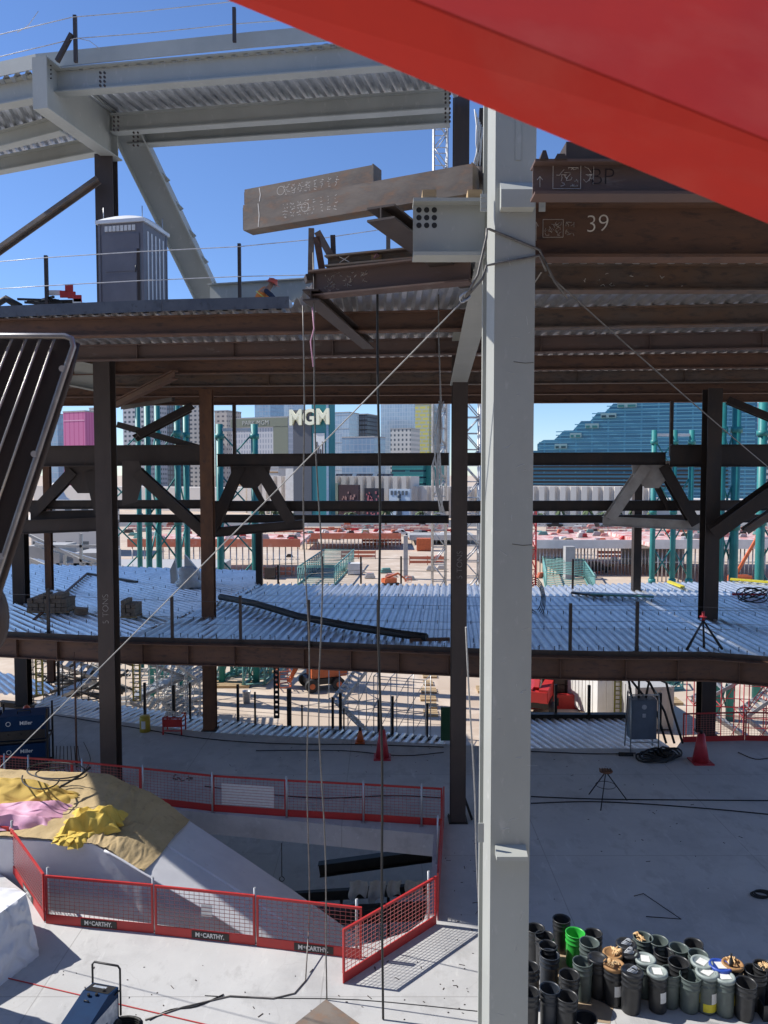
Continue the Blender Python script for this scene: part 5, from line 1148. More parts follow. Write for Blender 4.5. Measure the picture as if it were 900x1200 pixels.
for i,(x,y0,y1) in enumerate(((326,662,684),(378,652,684),(423,652,684),(470,652,684),(671,655,690))):
    p = dp(x,y1); t_ = at(x,y0,p.y); mb = MB(); mb.box(p.x-.045,p.x+.045,p.y-.045,p.y+.045,ZM,t_.z+.0)
    solo(mb,'safety_post',M['darkst'],ORD[i].capitalize()+' black post from the left on the far edge of the middle deck','post','black posts on the far edge of the middle deck')
for (y0,y1,l) in ((654,654,'upper'),(668,668,'lower')): wirec([(318,y0+8,38.6),(423,y0,38.2),(526,y0+2,38.0)], .012, l+' thin cable along the far edge of the middle deck', 'cable', 'far edge cables')
for (y0,l) in ((707,'upper'),(726,'lower')):
    wirec([(-20,y0-12,27.4),(57,y0-9,27),(202,y0-3,26),(362,y0,25.6),(526,y0+3,25.2),(668,y0+3,25),(746,y0+2,25),(940,y0+8,24.5)], .007, l+' thin cable along the front of the middle deck', 'cable', 'front cables of the middle deck')
# ================================================================= ON THE CONCRETE FLOOR
GL = 'black posts along the far edge of the concrete floor'
k_ = 0
for (x,y0,y1,w_) in ((69,775,812,.10),(119,792,827,.10),(170,800,836,.10),(204,803,838,.12),(223,800,840,.08),(279,802,840,.10),(299,811,842,.07),(339,807,846,.17),(354,826,848,.06),(390,817,850,.10),(399,812,851,.12),(403,830,851,.06),(444,820,855,.10),(460,816,857,.10),(500.6,824,861,.08),(651,802,836,.11),(690,803,838,.11),(773,812,845,.12)):
    p = onz(x,y1,ZF); t_ = at(x,y0,p.y); mb = MB(); mb.box(p.x-w_/2,p.x+w_/2,p.y-w_/2,p.y+w_/2,ZF-.3,t_.z)
    wh = 'before the rusty column' if x < 236 else ('between the rusty and middle columns' if x < 527 else 'right of the grey column')
    base_ = 0 if x < 236 else (5 if x < 527 else 15)
    solo(mb,'edge_post',M['black'],'%s black post from the left on the lower edge, %s' % (ORD[k_-base_].capitalize(), wh),'post',GL); k_ += 1
for (pts,l) in (([(240,818,32),(350,826,31.5),(526,838,30.5)],'upper'),([(240,830,32),(350,838,31.5),(526,850,30.5)],'lower')): wirec(pts, .008, l+' fine cable strung along the black posts on the lower edge')
mb = MB(); a = onz(324,842,ZF); t_ = at(324,772,a.y)
for k in range(12): z = ZF+k*(t_.z-ZF)/12; mb.box(a.x-.11,a.x-.05,a.y,a.y+.12,z,z+(t_.z-ZF)/12-.0); mb.box(a.x+.05,a.x+.11,a.y,a.y+.12,z,z+(t_.z-ZF)/12); mb.box(a.x-.05,a.x+.05,a.y,a.y+.12,z,z+.10)
solo(mb,'punched_post',M['black'],'punched black post with a row of holes left of the orange boom lift','post')
def ladderpost(x, y0, y1, Y, m_, label, w_=.28):
    a = at(x,y1,Y); b = at(x,y0,Y); mb = MB(); n = int((b.z-a.z)/.2)
    for s_ in (-1,1): mb.box(a.x+s_*w_/2-.03,a.x+s_*w_/2+.03,Y,Y+.08,a.z,b.z)
    for k in range(n): mb.box(a.x-w_/2+.03,a.x+w_/2-.03,Y+.02,Y+.05,a.z+k*.2,a.z+k*.2+.04)
    return solo(mb,'ladder_mast',M[m_],label,'mast')
ladderpost(724,785,836,34,'yellowd','yellow brown laddered mast in front of the pale container')
ladderpost(46,765,815,34,'yellowd','yellow brown laddered mast seen at far left under the deck'); ladderpost(160,765,822,34,'yellowd','yellow brown laddered mast right of the near left column',.3)
p = onz(90,899,ZF); t_ = at(90,764,p.y); solo(MB().tube([p,Vector((p.x,p.y,t_.z))], .035, 8),'prop_pole',M['rust'],'slender brown pole standing left of the near left column','pole')
# rack of blue welders
wr = thing('welder_rack', 'rack of blue welding machines stacked two high at the left edge', 'welder rack', (0,0,0))
for i in range(2):
    for j in range(2):
        z = .15+j*.95; x = -1.5+i*1.5
        mb = MB(); mb.box(x-.70,x+.70,-.45,.45,z,z+.80); w1 = mb.build('welder', M['blue'], wr)
        mb = MB(); mb.box(x-.70,x+.70,-.475,-.452,z+.02,z+.32); mb.build('control_panel', M['black'], w1)
        for k in range(3): mb = MB(); mb.tube([(x-.45+k*.4,-.475,z+.18),(x-.45+k*.4,-.51,z+.18)], .05, 8); mb.build('socket', M['rubber'], w1)
        text_mesh('white_lettering','Miller',.17,(x+.12,-.456,z+.56),M['paper'],w1,ext=.001,bold=.003)
        mb = MB(); mb.tube([(x-.42+.07*math.cos(a),-.46,z+.56+.07*math.sin(a)) for a in [q_*math.pi/6 for q_ in range(13)]], .012, 4); mb.build('round_mark', M['paper'], w1)
        mb = MB(); mb.tube([(x-.2,-.1,z+.80),(x-.2,-.1,z+.88),(x+.2,-.1,z+.88),(x+.2,-.1,z+.80)], .02, 6); mb.build('handle', M['black'], w1)
mb = MB()
for x in (-2.25,-.75,.78):
    for y in (-.48,.48): mb.box(x-.03,x+.03,y-.03,y+.03,0,2.1)
for z in (.06,1.02): 
    for y in (-.48,.48): mb.box(-2.22,.75,y-.025,y+.025,z,z+.06)
    for x in (-2.25,.78): mb.box(x-.02,x+.02,-.455,.455,z+.005,z+.055)
mb.build('frame', M['black'], wr)
pw = onz(24,906,ZF); place(wr, (pw.x-.05, pw.y+.5, ZF), R(14))
mb = MB(); rs = random.Random(2); c0_ = onz(62,905,ZF)
for k in range(7): mb.tube([c0_+Vector((-.2+.12*k, .8,.6)), c0_+Vector((.0+.14*k,.2,.03)), c0_+Vector((.3+.15*k,-.3,.02)), c0_+Vector((.8+.1*k,-.35,.02))], .014, 5)
solo(mb,'power_cables',M['rubber'],'bundle of black cables trailing from the blue welders','cables')
# yellow drum, red table, cones
p = onz(170,857,ZF); o = thing('yellow_drum','yellow drum with pale label on the floor near the left columns','drum',p); mb = MB(); mb.lathe([(0,0),(.2,0),(.2,.55),(.19,.57),(.19,.6),(.0,.6)],18,p); mb.build('drum_body',M['yellowd'],o); mb = MB(); mb.grid(lambda u,v: p+Vector((.203*math.cos(-2+u*.8),.203*math.sin(-2+u*.8),.15+v*.3)),6,1); mb.build('label',M['paper'],o)
p = onz(202,861,ZF); o = thing('red_stand','small red frame stand with white boxes on it','stand',p); mb = MB()
for x in (-.35,.35):
    for y in (0,.6): mb.bar(p+Vector((x,y,0)), p+Vector((x,y,.62)), .05, .05, up=(0,1,0))
for y in (0,.6): mb.bar(p+Vector((-.375,y,.65)), p+Vector((.375,y,.65)), .05, .05); mb.bar(p+Vector((-.33,y,.15)), p+Vector((.33,y,.15)), .04, .04)
for x in (-.35,.35): mb.bar(p+Vector((x,-.02,.62)),p+Vector((x,.62,.62)),.05,.05)
mb.build('frame',M['red'],o)
mb = MB(); mb.box(p.x-.34,p.x+.34,p.y-.02,p.y-.005,ZF+.3,ZF+.6); mb.build('front_panel',M['red'],o)
mb = MB(); rs = random.Random(4)
for k in range(6): x = p.x-.3+.1*k; mb.box(x,x+.075,p.y+.1,p.y+.3,ZF+.68,ZF+.78+rs.random()*.12)
solo(mb,'white_boxes',M['paper'],'row of small white boxes on the red stand','boxes')
def cone(x, y, h, r, label, m_='cone'):
    p = onz(x,y,ZF); o = thing('safety_cone',label,'cone',p,'red cones on the concrete floor'); mb = MB(); mb.lathe([(r*.82,.04),(r*.34,h),(r*.2,h),(0,h)],18,p); mb.build('cone_body',M[m_],o)
    mb = MB(); mb.box(p.x-r,p.x+r,p.y-r,p.y+r,ZF+.001,ZF+.045); mb.build('base',M[m_],o)
    mb = MB(); mb.tube([p+Vector((0,0,h)),p+Vector((0,0,h+.12))],.05,8); mb.build('neck',M['black'],o)
cone(821,893,1.0,.34,'tall dull red cone beside the blackish right column')
cone(448,888,1.0,.30,'tall dull red cone on the floor behind the thick black rope')
cone(422,870,.45,.18,'small orange cone on the lower galvanized edge',m_='orange')
# cabinet on a stand
p = onz(754,880,ZF); o = thing('power_cabinet','blue grey electrical cabinet on a pipe stand with cables behind','cabinet',p)
mb = MB(); mb.box(p.x-.46,p.x+.46,p.y,p.y+.5,ZF+.42,ZF+1.85); mb.build('cabinet_body',M['cabinet'],o)
mb = MB(); mb.box(p.x-.43,p.x+.43,p.y-.02,p.y-.002,ZF+.45,ZF+1.82); dr = mb.build('door',M['cabinet'],o)
mb = MB(); mb.box(p.x-.06,p.x+.06,p.y-.026,p.y-.021,ZF+1.22,ZF+1.36); mb.tube([(p.x,p.y-.026,ZF+1.6),(p.x,p.y-.021,ZF+1.6)],.09,12); mb.build('warning_labels',M['sticker'],dr)
mb = MB()
for x in (-.5,.5): mb.tube([p+Vector((x,-.12,0)),p+Vector((x,-.05,2.05)),p+Vector((x,.3,2.1)),p+Vector((x,.55,0))],.025,6)
mb.tube([p+Vector((-.5,-.05,2.05)),p+Vector((.5,-.05,2.05))],.025,6); mb.tube([p+Vector((-.5,-.1,.35)),p+Vector((.5,-.1,.35))],.025,6); mb.build('pipe_stand',M['galv_dull'],o)
mb = MB()
for k in range(3): mb.tube([p+Vector((-.35+.25*k,.3,1.8)),p+Vector((-.45+.4*k,.45,2.6)),p+Vector((-.2+.6*k,.6,2.3)),p+Vector((.7+.3*k,.7,1.2)),p+Vector((1.0+.3*k,.5,.1))],.045,6)
mb.build('supply_cables',M['rubber'],o)
mb = MB()
for k in range(8): c = onz(764+k*3.2,890-k*.6,ZF)+Vector((0,0,.06+.035*(k%4))); mb.tube([c+Vector(((.55-.03*k)*math.cos(a),(.42)*math.sin(a),.04*math.sin(3*a+k))) for a in [i*math.pi/8 for i in range(17)]],.035,5)
solo(mb,'coiled_cable',M['rubber'],'thick heap of coiled black cable at the foot of the cabinet','cable')
mb = MB()
for k in range(3): mb.tube([onz(742,884+k,ZF)+Vector((0,0,.03)),onz(725,884+k,ZF)+Vector((0,0,.04))],.04,5)
solo(mb,'cable_ends',M['rubber'],'short black cable ends lying left of the cabinet foot','cable')
# tripod stool
o = thing('tripod_stool','small rusty topped tripod standing alone on the shaded floor','tripod',onz(710,935,ZF)); tc_ = at(710,902,onz(710,935,ZF).y); tc_.z = ZF+.82
for (x,y) in ((690,931),(704,950),(735,938)): mb = MB(); mb.tube([tc_,onz(x,y,ZF)],.018,6); mb.build('leg',M['black'],o)
mb = MB(); mb.tube([tc_+Vector((.30*math.cos(a),.3*math.sin(a),-.42)) for a in [i*math.pi/8 for i in range(17)]],.010,4); mb.build('ring',M['black'],o)
mb = MB(); mb.lathe([(0,0),(.2,0),(.2,.03),(0,.03)],14,tc_); 
for k in range(5): mb.bar(tc_+Vector((-.16+.08*k,-.12,.05)),tc_+Vector((-.16+.08*k,.12,.05)),.03,.04)
mb.build('top',M['rustcol'],o)
def floorcable(pts, r, label, m_='rubber', cat='cable'): 
    P_ = [onz(x,y,ZF)+Vector((0,0,r)) for x,y in pts]; out = []
    for i in range(len(P_)-1):
        for k in range(4): 
            t = k/4; p0 = P_[max(i-1,0)]; p1 = P_[i]; p2 = P_[i+1]; p3 = P_[min(i+2,len(P_)-1)]
            out.append(.5*((2*p1)+(p2-p0)*t+(2*p0-5*p1+4*p2-p3)*t*t+(3*p1-p0-3*p2+p3)*t**3))
    out.append(P_[-1]); return solo(MB().tube(out, r, 5),'floor_cable',M[m_],label,cat)
floorcable([(622,934),(700,937),(800,938),(930,939)],.018,'upper of two black cables running across the shaded floor at right')
floorcable([(622,942),(690,940),(760,943),(850,950),(930,958)],.018,'lower of two black cables curving across the shaded floor at right')
floorcable([(240,922),(300,930),(380,936),(460,933),(520,936)],.02,'black cable on the floor just beyond the back fence')
floorcable([(300,880),(400,880),(470,886),(520,882)],.015,'thin black cable on the floor near the tall red cone')
floorcable([(60,838),(150,852),(240,866),(330,872),(420,873),(520,876)],.018,'black cable following the edge of the lower galvanized strip at left')
floorcable([(622,881),(700,884),(745,883)],.018,'black cable beside the galvanized strip right of the column')
floorcable([(98,870),(106,890),(100,905),(112,915)],.012,'wiggly thin cable beside the near left column')
floorcable([(865,882),(885,890),(905,888)],.015,'angled dark line of cable near the right edge of the floor')
floorcable([(240,1167),(300,1170),(420,1172),(565,1186)],.008,'thin dark line crossing the bright floor to the near column','black','string')
floorcable([(175,1196),(200,1184),(230,1180),(262,1166)],.014,'black lead curling from the blue welder at bottom left')
mb = MB(); mb.tube([onz(743,1051,ZF)+Vector((0,0,.02)),onz(754,1048,ZF)+Vector((0,0,.02)),onz(798,1078,ZF)+Vector((0,0,.02)),onz(757,1075,ZF)+Vector((0,0,.02))],.010,5); solo(mb,'bent_rod',M['black'],'bent black rod lying alone on the shaded floor above the drums','rod')
mb = MB()
for k in range(3): c = onz(890+k*2,1050,ZF); mb.tube([c+Vector((.2*math.cos(a),.14*math.sin(a),.03+.02*k)) for a in [i*math.pi/6 for i in range(13)]],.02,5)
solo(mb,'coiled_lead',M['rubber'],'small coil of black lead at the right edge above the drums','cable')
mb = MB(); rs = random.Random(6)
for k in range(14): c = onz(665+rs.uniform(-12,10)-450,0,ZF) if False else onz(215+rs.uniform(-12,12),911+rs.uniform(-5,5),ZF); mb.bar(c+Vector((0,0,.01)),c+Vector((rs.uniform(-.15,.15),rs.uniform(-.1,.1),.015)),.04,.015)
tag(solo(mb,'scrap_bits',M['black'],'scatter of small dark scraps on the floor beyond the tan cover','scraps'),kind='stuff')
mb = MB(); rs = random.Random(99)
for k in range(150):
    x, y = rs.choice([(rs.uniform(625,890),rs.uniform(885,1060)),(rs.uniform(60,520),rs.uniform(1125,1195)),(rs.uniform(250,520),rs.uniform(862,915)),(rs.uniform(515,562),rs.uniform(970,1190))]); c = onz(x,y,ZF); a = rs.uniform(0,3.14); L_ = rs.choice([.01,.015,.02,.03,.06]); d = Vector((math.cos(a),math.sin(a),0))*L_
    mb.bar(c-d+Vector((0,0,.006)),c+d+Vector((0,0,.006)),rs.uniform(.008,.02),.008)
tag(solo(mb,'floor_debris',M['darkst'],'specks of small debris strewn over the concrete floor','debris'),kind='stuff')
# near welder bottom left
nw = thing('welding_machine','blue welding machine with black tube handle on the bright floor at the bottom','welding machine',(0,0,0))
mb = MB(); mb.extr([(-.30,-.75,.12),(-.30,.45,.12),(-.30,.45,.92),(-.30,.10,.98),(-.30,-.75,.74)],(.60,0,0)); mb.build('housing',M['blue'],nw)
mb = MB(); mb.poly([(-.27,.42,.9225+.007),(-.27,.12,.983),(.27,.12,.983),(.27,.42,.9295)]); mb.build('control_face',M['black'],nw)
mb = MB(); mb.poly([(-.2,.36,.945),(-.2,.28,.958),(.1,.28,.958),(.1,.36,.945)]); mb.build('white_lettering',M['sticker'],nw)
mb = MB(); mb.box(.301,.306,-.7,.4,.16,.72); mb.build('side_panel',M['sticker'],nw)
text_mesh('white_lettering','Miller',.20,(.309,-.2,.42),M['blue'],nw,right=(0,1,0),up=(0,0,1),ext=.001,bold=.004)
mb = MB(); mb.tube([(-.33,.47,.55),(-.33,.47,1.30),(-.28,.47,1.36),(.28,.47,1.36),(.33,.47,1.30),(.33,.47,.3)],.022,8); mb.tube([(.31,.3,.85),(.33,.47,.85)],.018,6); mb.build('handle',M['black'],nw)
for x in (-.34,.34): mb = MB(); mb.tube([(x-.03,.3,.15),(x+.03,.3,.15)],.15,16); mb.build('wheel',M['rubber'],nw)
for (x,y) in ((.05,.05),(.12,.2),(-.1,.0)): mb = MB(); mb.tube([(x,y,.97),(x,y,1.01)],.03,10); mb.build('knob',M['black'],nw)
mb = MB(); mb.tube([(-.12,-.12,.90),(-.12,-.12,.95),(-.02,-.12,.95),(-.02,-.12,.90)],.012,6); mb.build('lifting_eye',M['black'],nw)
pn = onz(108,1222,ZF); place(nw,(pn.x+.02,pn.y+.02,ZF),R(-14)); nw.scale = (.85,.85,.85)
mb = MB(); c = onz(146,1212,ZF); 
for k in range(4): mb.tube([c+Vector((.3*math.cos(a),.22*math.sin(a),.04+.04*k)) for a in [i*math.pi/8 for i in range(17)]],.03,5)
solo(mb,'coiled_lead',M['rubber'],'coil of black lead at the foot of the blue welding machine','cable')
# pointed steel plate with shackle
o = thing('pointed_plate','brown pointed steel plate with a black shackle at the bottom edge','steel plate',onz(382,1190,ZF)); pa,pb,pc = onz(382,1171,ZF+.35),onz(430,1206,ZF+.25),onz(335,1208,ZF+.25)
mb = MB(); mb.extr([pa,pb,onz(420,1260,ZF+.2),onz(345,1260,ZF+.2),pc],(0,0,-.06)); mb.build('plate',M['rust_light'],o)
mb = MB(); c = at(361,1186,14.2); mb.tube([c+Vector((.09*math.cos(a),.03*math.cos(a),.11*math.sin(a))) for a in [i*math.pi/7 for i in range(15)]],.022,6); mb.build('shackle',M['black'],o)
mb = MB(); mb.box(pa.x-.3,pa.x+.3,pa.y-.9,pa.y-.3,ZF+.001,ZF+.2); mb.build('timber_block',M['wood'],o)
# raking prop at middle column foot
mb = MB(); mb.bar(at(541,925,22.5), onz(553,962,ZF)+Vector((0,0,.05)), .07, .07, up=(0,1,0)); solo(mb,'raking_prop',M['black'],'short black prop leaning at the foot of the middle column','prop')
mb = MB(); p = onz(523,868,ZF); mb.box(p.x-.2,p.x+.2,p.y,p.y+.15,ZF,at(523,792,p.y).z-1.2); solo(mb,'green_sheet',mat('dark_green',(.02,.09,.04),.6),'dark green panel just behind the middle column at floor level','panel')
# red fence and scaffold stairs at right rear
fence(onz(800,870,ZF), onz(872,868,ZF), 'red fence panel at the far edge right of the tall cone')
fence(onz(873,868,ZF), onz(950,870,ZF), 'red fence panel at the far edge, cut by the right side of the picture')
# ================================================================= DISTANCE: STREET AND HOTELS
def gz(x, y): return onz(x, y, ZG)
F_ = {}
F_['park'] = facade('pale_grid_facade', (.52,.53,.55), (.30,.33,.38), 1.8, 3.2, .55, .4)
F_['olive'] = mat('olive_band', (.20,.22,.17), .8)
F_['glassA'] = facade('blue_glass_grid', (.30,.37,.45), (.20,.31,.44), 3.0, 3.8, .22, .12, .1, (.26,.38,.50))
F_['glassB'] = facade('pale_glass_grid', (.48,.55,.62), (.34,.45,.56), 2.4, 3.6, .2, .15, .1, (.42,.52,.60))
F_['dark'] = facade('dark_grid_facade', (.05,.06,.08), (.10,.13,.17), 2.4, 3.4, .5, .2)
F_['white'] = facade('white_grid_facade', (.60,.58,.53), (.10,.12,.13), 3.0, 3.4, .9, .3)
F_['yellow'] = facade('yellow_stripe_facade', (.45,.48,.36), (.62,.56,.12), 6.0, 3.0, .7, .4, 0, (.52,.48,.14), .4)
F_['grey'] = facade('grey_tower_facade', (.42,.41,.40), (.07,.08,.10), 4.0, 3.4, 1.0, .3)
F_['beige'] = facade('beige_tower_facade', (.50,.45,.40), (.14,.13,.14), 4.0, 3.4, 1.1, .3)
F_['pink'] = facade('pink_tower_facade', (.46,.10,.24), (.55,.16,.32), 3.2, 60, .35, .6)
F_['mgm'] = facade('teal_glass_facade', (.08,.26,.38), (.028,.125,.215), 7.0, 3.4, .40, .15, .1, (.038,.155,.255))
F_['green'] = facade('teal_banded_facade', (.025,.16,.17), (.008,.03,.05), 400, 3.6, 1.4, .2)
F_['greyright'] = facade('grey_window_grid', (.42,.43,.45), (.06,.08,.10), 3.6, 3.2, .9, .3)
TH = R(24)
def turn(o, th=None):                                   # the street runs at an angle, so fronts face half left into the sun
    th = TH if th is None else th
    o.rotation_euler = (0,0,-th); o.scale = (1/math.cos(th)*.94, .6, 1); return o
def bld(name, x0, x1, yt, Y, dep, m_, label, crown=None, parts=None, yb=None):
    a = at(x0, yt, Y); b = at(x1, yt, Y); o = thing(name, label, 'building', ((a.x+b.x)/2, Y, ZG), 'hotel and office towers on the skyline')
    mb = MB(); mb.box(a.x, b.x, Y, Y+dep, ZG, a.z); mb.build('wall', m_, o)
    mb = MB(); w_ = b.x-a.x; mb.box(a.x-.2, b.x+.2, Y-.3, Y+dep+.3, a.z, a.z+w_*.012+.6); mb.build('roof', crown or M['conc_dark'], o)
    if parts: parts(o, a, b, Y)
    return turn(o)
def bands(n, mt, z0f=.1, z1f=.97, name='floor_band', th=.5):
    def f_(o, a, b, Y):
        for k in range(n): z = ZG+(a.z-ZG)*(z0f+(z1f-z0f)*k/max(1,n-1)); mb = MB(); mb.box(a.x+.2,b.x-.2,Y-.25,Y-.01,z,z+th); mb.build(name, mt, o)
    return f_
bld('hotel_tower', 70,103,483,420,25,F_['pink'],'pink glass tower at far left seen under the deck',parts=bands(3,M['pink'],.3,.9))
bld('hotel_tower', 103.5,113,479,430,25,F_['beige'],'narrow beige tower right beside the pink one')
bld('hotel_tower', 54,69,486,480,25,F_['glassA'],'bluish glass tower just left of the pink tower')
bld('hotel_tower', 140,178,474,520,30,F_['greyright'],'grey tower with dark windows behind the left teal shoring tower')
bld('hotel_tower', 178,206,470,560,30,F_['dark'],'dark glass tower between the left shoring legs and the rusty column')
bld('hotel_tower', 206,236,466,600,30,F_['grey'],'tall grey gridded tower touching the rusty column')
bld('hotel_tower', 250,267,482,560,30,F_['beige'],'plain grey block right of the rusty column')
def park(o, a, b, Y):
    mb = MB(); mb.box(a.x-.4,b.x+.4,Y-1,Y-.05,a.z-4.6,a.z+.3); s_ = mb.build('sign_band', F_['olive'], o)
    text_mesh('band_lettering', 'PARK MGM', 3.6, ((a.x+b.x)/2-2,Y-1.2,a.z-2.3), M['grey_l'], s_, ext=.1)
    mb = MB(); mb.box(b.x-9,b.x+.5,Y-.8,Y-.02,ZG,a.z-4.7); mb.build('olive_pier', F_['olive'], o)
bld('hotel_tower', 266,341,491,450,30,F_['park'],'wide pale gridded hotel with an olive band along its top',parts=park)
bld('hotel_tower', 297,318,468,720,40,F_['glassA'],'blue glass tower top rising behind the wide pale hotel')
bld('hotel_tower', 318,345,466,760,40,F_['glassB'],'lighter glass tower left of the big letters')
bld('hotel_tower', 386,410,484,620,30,F_['glassB'],'pale glass tower right behind the sign pylon',parts=bands(6,M['galv_dull']))
bld('hotel_tower', 411,431,486,640,40,F_['dark'],'dark gridded tower with a curved top left of the thick black rope',parts=bands(4,M['black'],.8,.99))
bld('hotel_tower', 399,440,513,520,30,F_['glassA'],'low blue glass block below the dark gridded tower')
bld('hotel_tower', 445,486,470,680,40,F_['glassB'],'large pale blue glass tower right of the thick black rope')
bld('hotel_tower', 457,482,503,560,30,F_['white'],'white concrete framed block in front of the large glass tower')
bld('hotel_tower', 486,503,474,620,30,F_['yellow'],'yellow striped tower on the skyline')
bld('hotel_tower', 503.5,519,470,625,30,F_['glassB'],'pale glass flank joined to the yellow striped tower')
bld('office_block', 458,497,540,430,25,F_['green'],'dark teal banded block above the fluted wall',parts=bands(5,M['teal'],.25,.95,th=.9))
bld('office_block', 497.5,512,541,429,25,M['teal'],'plain teal block end beside the dark banded block')
bld('hotel_tower', 872,905,474,420,25,F_['greyright'],'grey gridded tower at the right edge behind the teal shoring')
bld('low_block', 366,470,561,400,25,M['offwhite'],'low white block with a row of angled dark roof glazing')
bld('low_block', 270,330,549,300,20,M['cream'],'low cream block just left below the sign pylon',parts=bands(2,M['brownlid'],.6,.9))
mb = MB()
for k in range(4): a = at(368+k*24,557,398); mb.extr([(a.x,398,a.z-2.5),(a.x+8,398,a.z-2.5),(a.x+9.5,398,a.z+.8),(a.x+1,398,a.z+.8)],(0,-2,0))
solo(mb,'roof_glazing',F_['dark'],'row of dark angled roof lights on the low white block','roof glazing')
# stepped green hotel
Ym = 360
sil = [(560,520),(637,520),(637,527),(638,516),(655,514),(668,502),(684,500),(686,491),(702,489),(704,481),(714,479),(716,472),(740,470),(760,455),(905,455),(905,640),(560,640)]
sil = [(600,527),(638,527),(638,519),(645,514),(657,514),(668,503),(678,503),(687,492),(697,492),(705,482),(713,482),(722,472),(735,472),(745,462),(868,462),(868,640),(600,640)]
gh = thing('stepped_hotel','huge teal glass hotel with a stepped roofline on the right','building',at(750,600,Ym)); P_ = [at(x,y,Ym) for x,y in sil]
for p in P_: p.y = Ym; p.z = max(p.z, ZG)
mb = MB(); mb.extr(P_,(0,45,0)); mb.build('glass_wall',F_['mgm'],gh)
for k in range(26):
    y = 475+k*4.2; xl = 620 if y > 527 else max(x for x,yy in [(600,999)]+[(sx,sy) for sx,sy in sil[1:14] if sy >= y-1] ) 
    a = at(xl+2,y,Ym-.15); b = at(866,y,Ym-.15); mb = MB(); mb.box(a.x,b.x,Ym-.3,Ym-.02,a.z-.22,a.z+.22); mb.build('floor_band',bpy.data.materials['teal_glass_band'] if 'teal_glass_band' in bpy.data.materials else mat('teal_glass_band',(.11,.32,.44),.3),gh)
for k in range(6):
    y = 546+k*4.6; a = at(622,y,Ym-.6); b = at(840,y,Ym-.6); mb = MB(); mb.box(a.x,b.x,Ym-1.0,Ym-.35,a.z-.75,a.z+.1); mb.build('podium_band',M['black'],gh)
for (x0,x1,y) in ((657,676,525),(674,692,512),(691,711,501),(708,730,489),(726,752,477)):
    a = at(x0,y,Ym-3); b = at(x1,y-7,Ym-3); mb = MB(); mb.box(a.x+1,b.x-1,Ym-2,Ym-.4,a.z+.2,b.z-.3); tb = mb.build('terrace',mat('terrace_grey_teal',(.22,.36,.38),.6) if 'terrace_grey_teal' not in bpy.data.materials else bpy.data.materials['terrace_grey_teal'],gh)
    mb = MB(); mb.box(a.x+1.4,a.x+(b.x-a.x)*.38,Ym-2.2,Ym-2.01,a.z+.4,b.z-1.3); mb.box(a.x+(b.x-a.x)*.52,b.x-1.6,Ym-2.2,Ym-2.01,a.z+.4,b.z-1.3); mb.build('terrace_window',F_['green'],tb)
turn(gh, R(18)); gh.scale = (1.06,.6,1)
# fluted cream wall, running at an angle to the view
WC = Vector((0, 262, 0)); WT = Vector((math.cos(TH), -math.sin(TH), 0)); WN = Vector((-math.sin(TH), -math.cos(TH), 0))   # along, and out towards the viewer
def ws(px, d=0):                                         # distance along the wall line that shows at this column of the photograph
    k = (px-450)/FPX/CP*1.0; C_ = WC+WN*d; return (k*C_.y-C_.x)/(WT.x-k*WT.y)
def wz(py, s_, d=0): p = WC+WN*d+WT*s_; return at(450,py,p.y).z
def wpt(s_, d, z): p = WC+WN*d+WT*s_; return Vector((p.x,p.y,z))
def wbox(mb, s0, s1, d0, d1, z0, z1): return mb.hexa([wpt(s0,d1,z0),wpt(s1,d1,z0),wpt(s1,d0,z0),wpt(s0,d0,z0),wpt(s0,d1,z1),wpt(s1,d1,z1),wpt(s1,d0,z1),wpt(s0,d0,z1)])
def fluted(x0, x1, yt, d, label, pitch=3.2):
    s0, s1 = ws(x0,d), ws(x1,d); zt_ = wz(yt,(s0+s1)/2,d); n = int((s1-s0)/pitch); mb = MB(); pts = []
    for i in range(n):
        q_ = (s1-s0)/n; x = s0+i*q_; pts += [wpt(x,d,0),wpt(x+q_*.50,d,0),wpt(x+q_*.62,d-1.3,0),wpt(x+q_*.9,d-1.3,0)]
    pts += [wpt(s1,d,0),wpt(s1,d-8,0),wpt(s0,d-8,0)]; mb.prism([(p.x,p.y) for p in pts], ZG, zt_); return solo(mb,'fluted_wall',M['cream'],label,'wall')
fluted(290,481,558,0,'cream fluted wall carrying the five posters'); fluted(482,556,570,-3,'lower cream fluted wall stretch left of the near column')
fluted(561,760,570,-2,'cream fluted wall below the stepped teal hotel')
mb = MB(); s0,s1 = ws(40,-4),ws(288,-4); wbox(mb,s0,s1,-16,-4,ZG,wz(572,s1)); solo(mb,'plain_wall',M['cream'],'plain cream street building left of the posters','wall')
mb = MB(); s0,s1 = ws(762,-4),ws(980,-4); wbox(mb,s0,s1,-16,-4,ZG,wz(585,s0)); solo(mb,'plain_wall',M['cream'],'plain cream street building at the right behind the shoring','wall')
mb = MB(); s0,s1 = ws(335,6),ws(378,6); wbox(mb,s0,s1,3,6,ZG,wz(549,s0,6)); solo(mb,'white_booth',M['offwhite'],'white block building in front of the sign pylon foot','building')
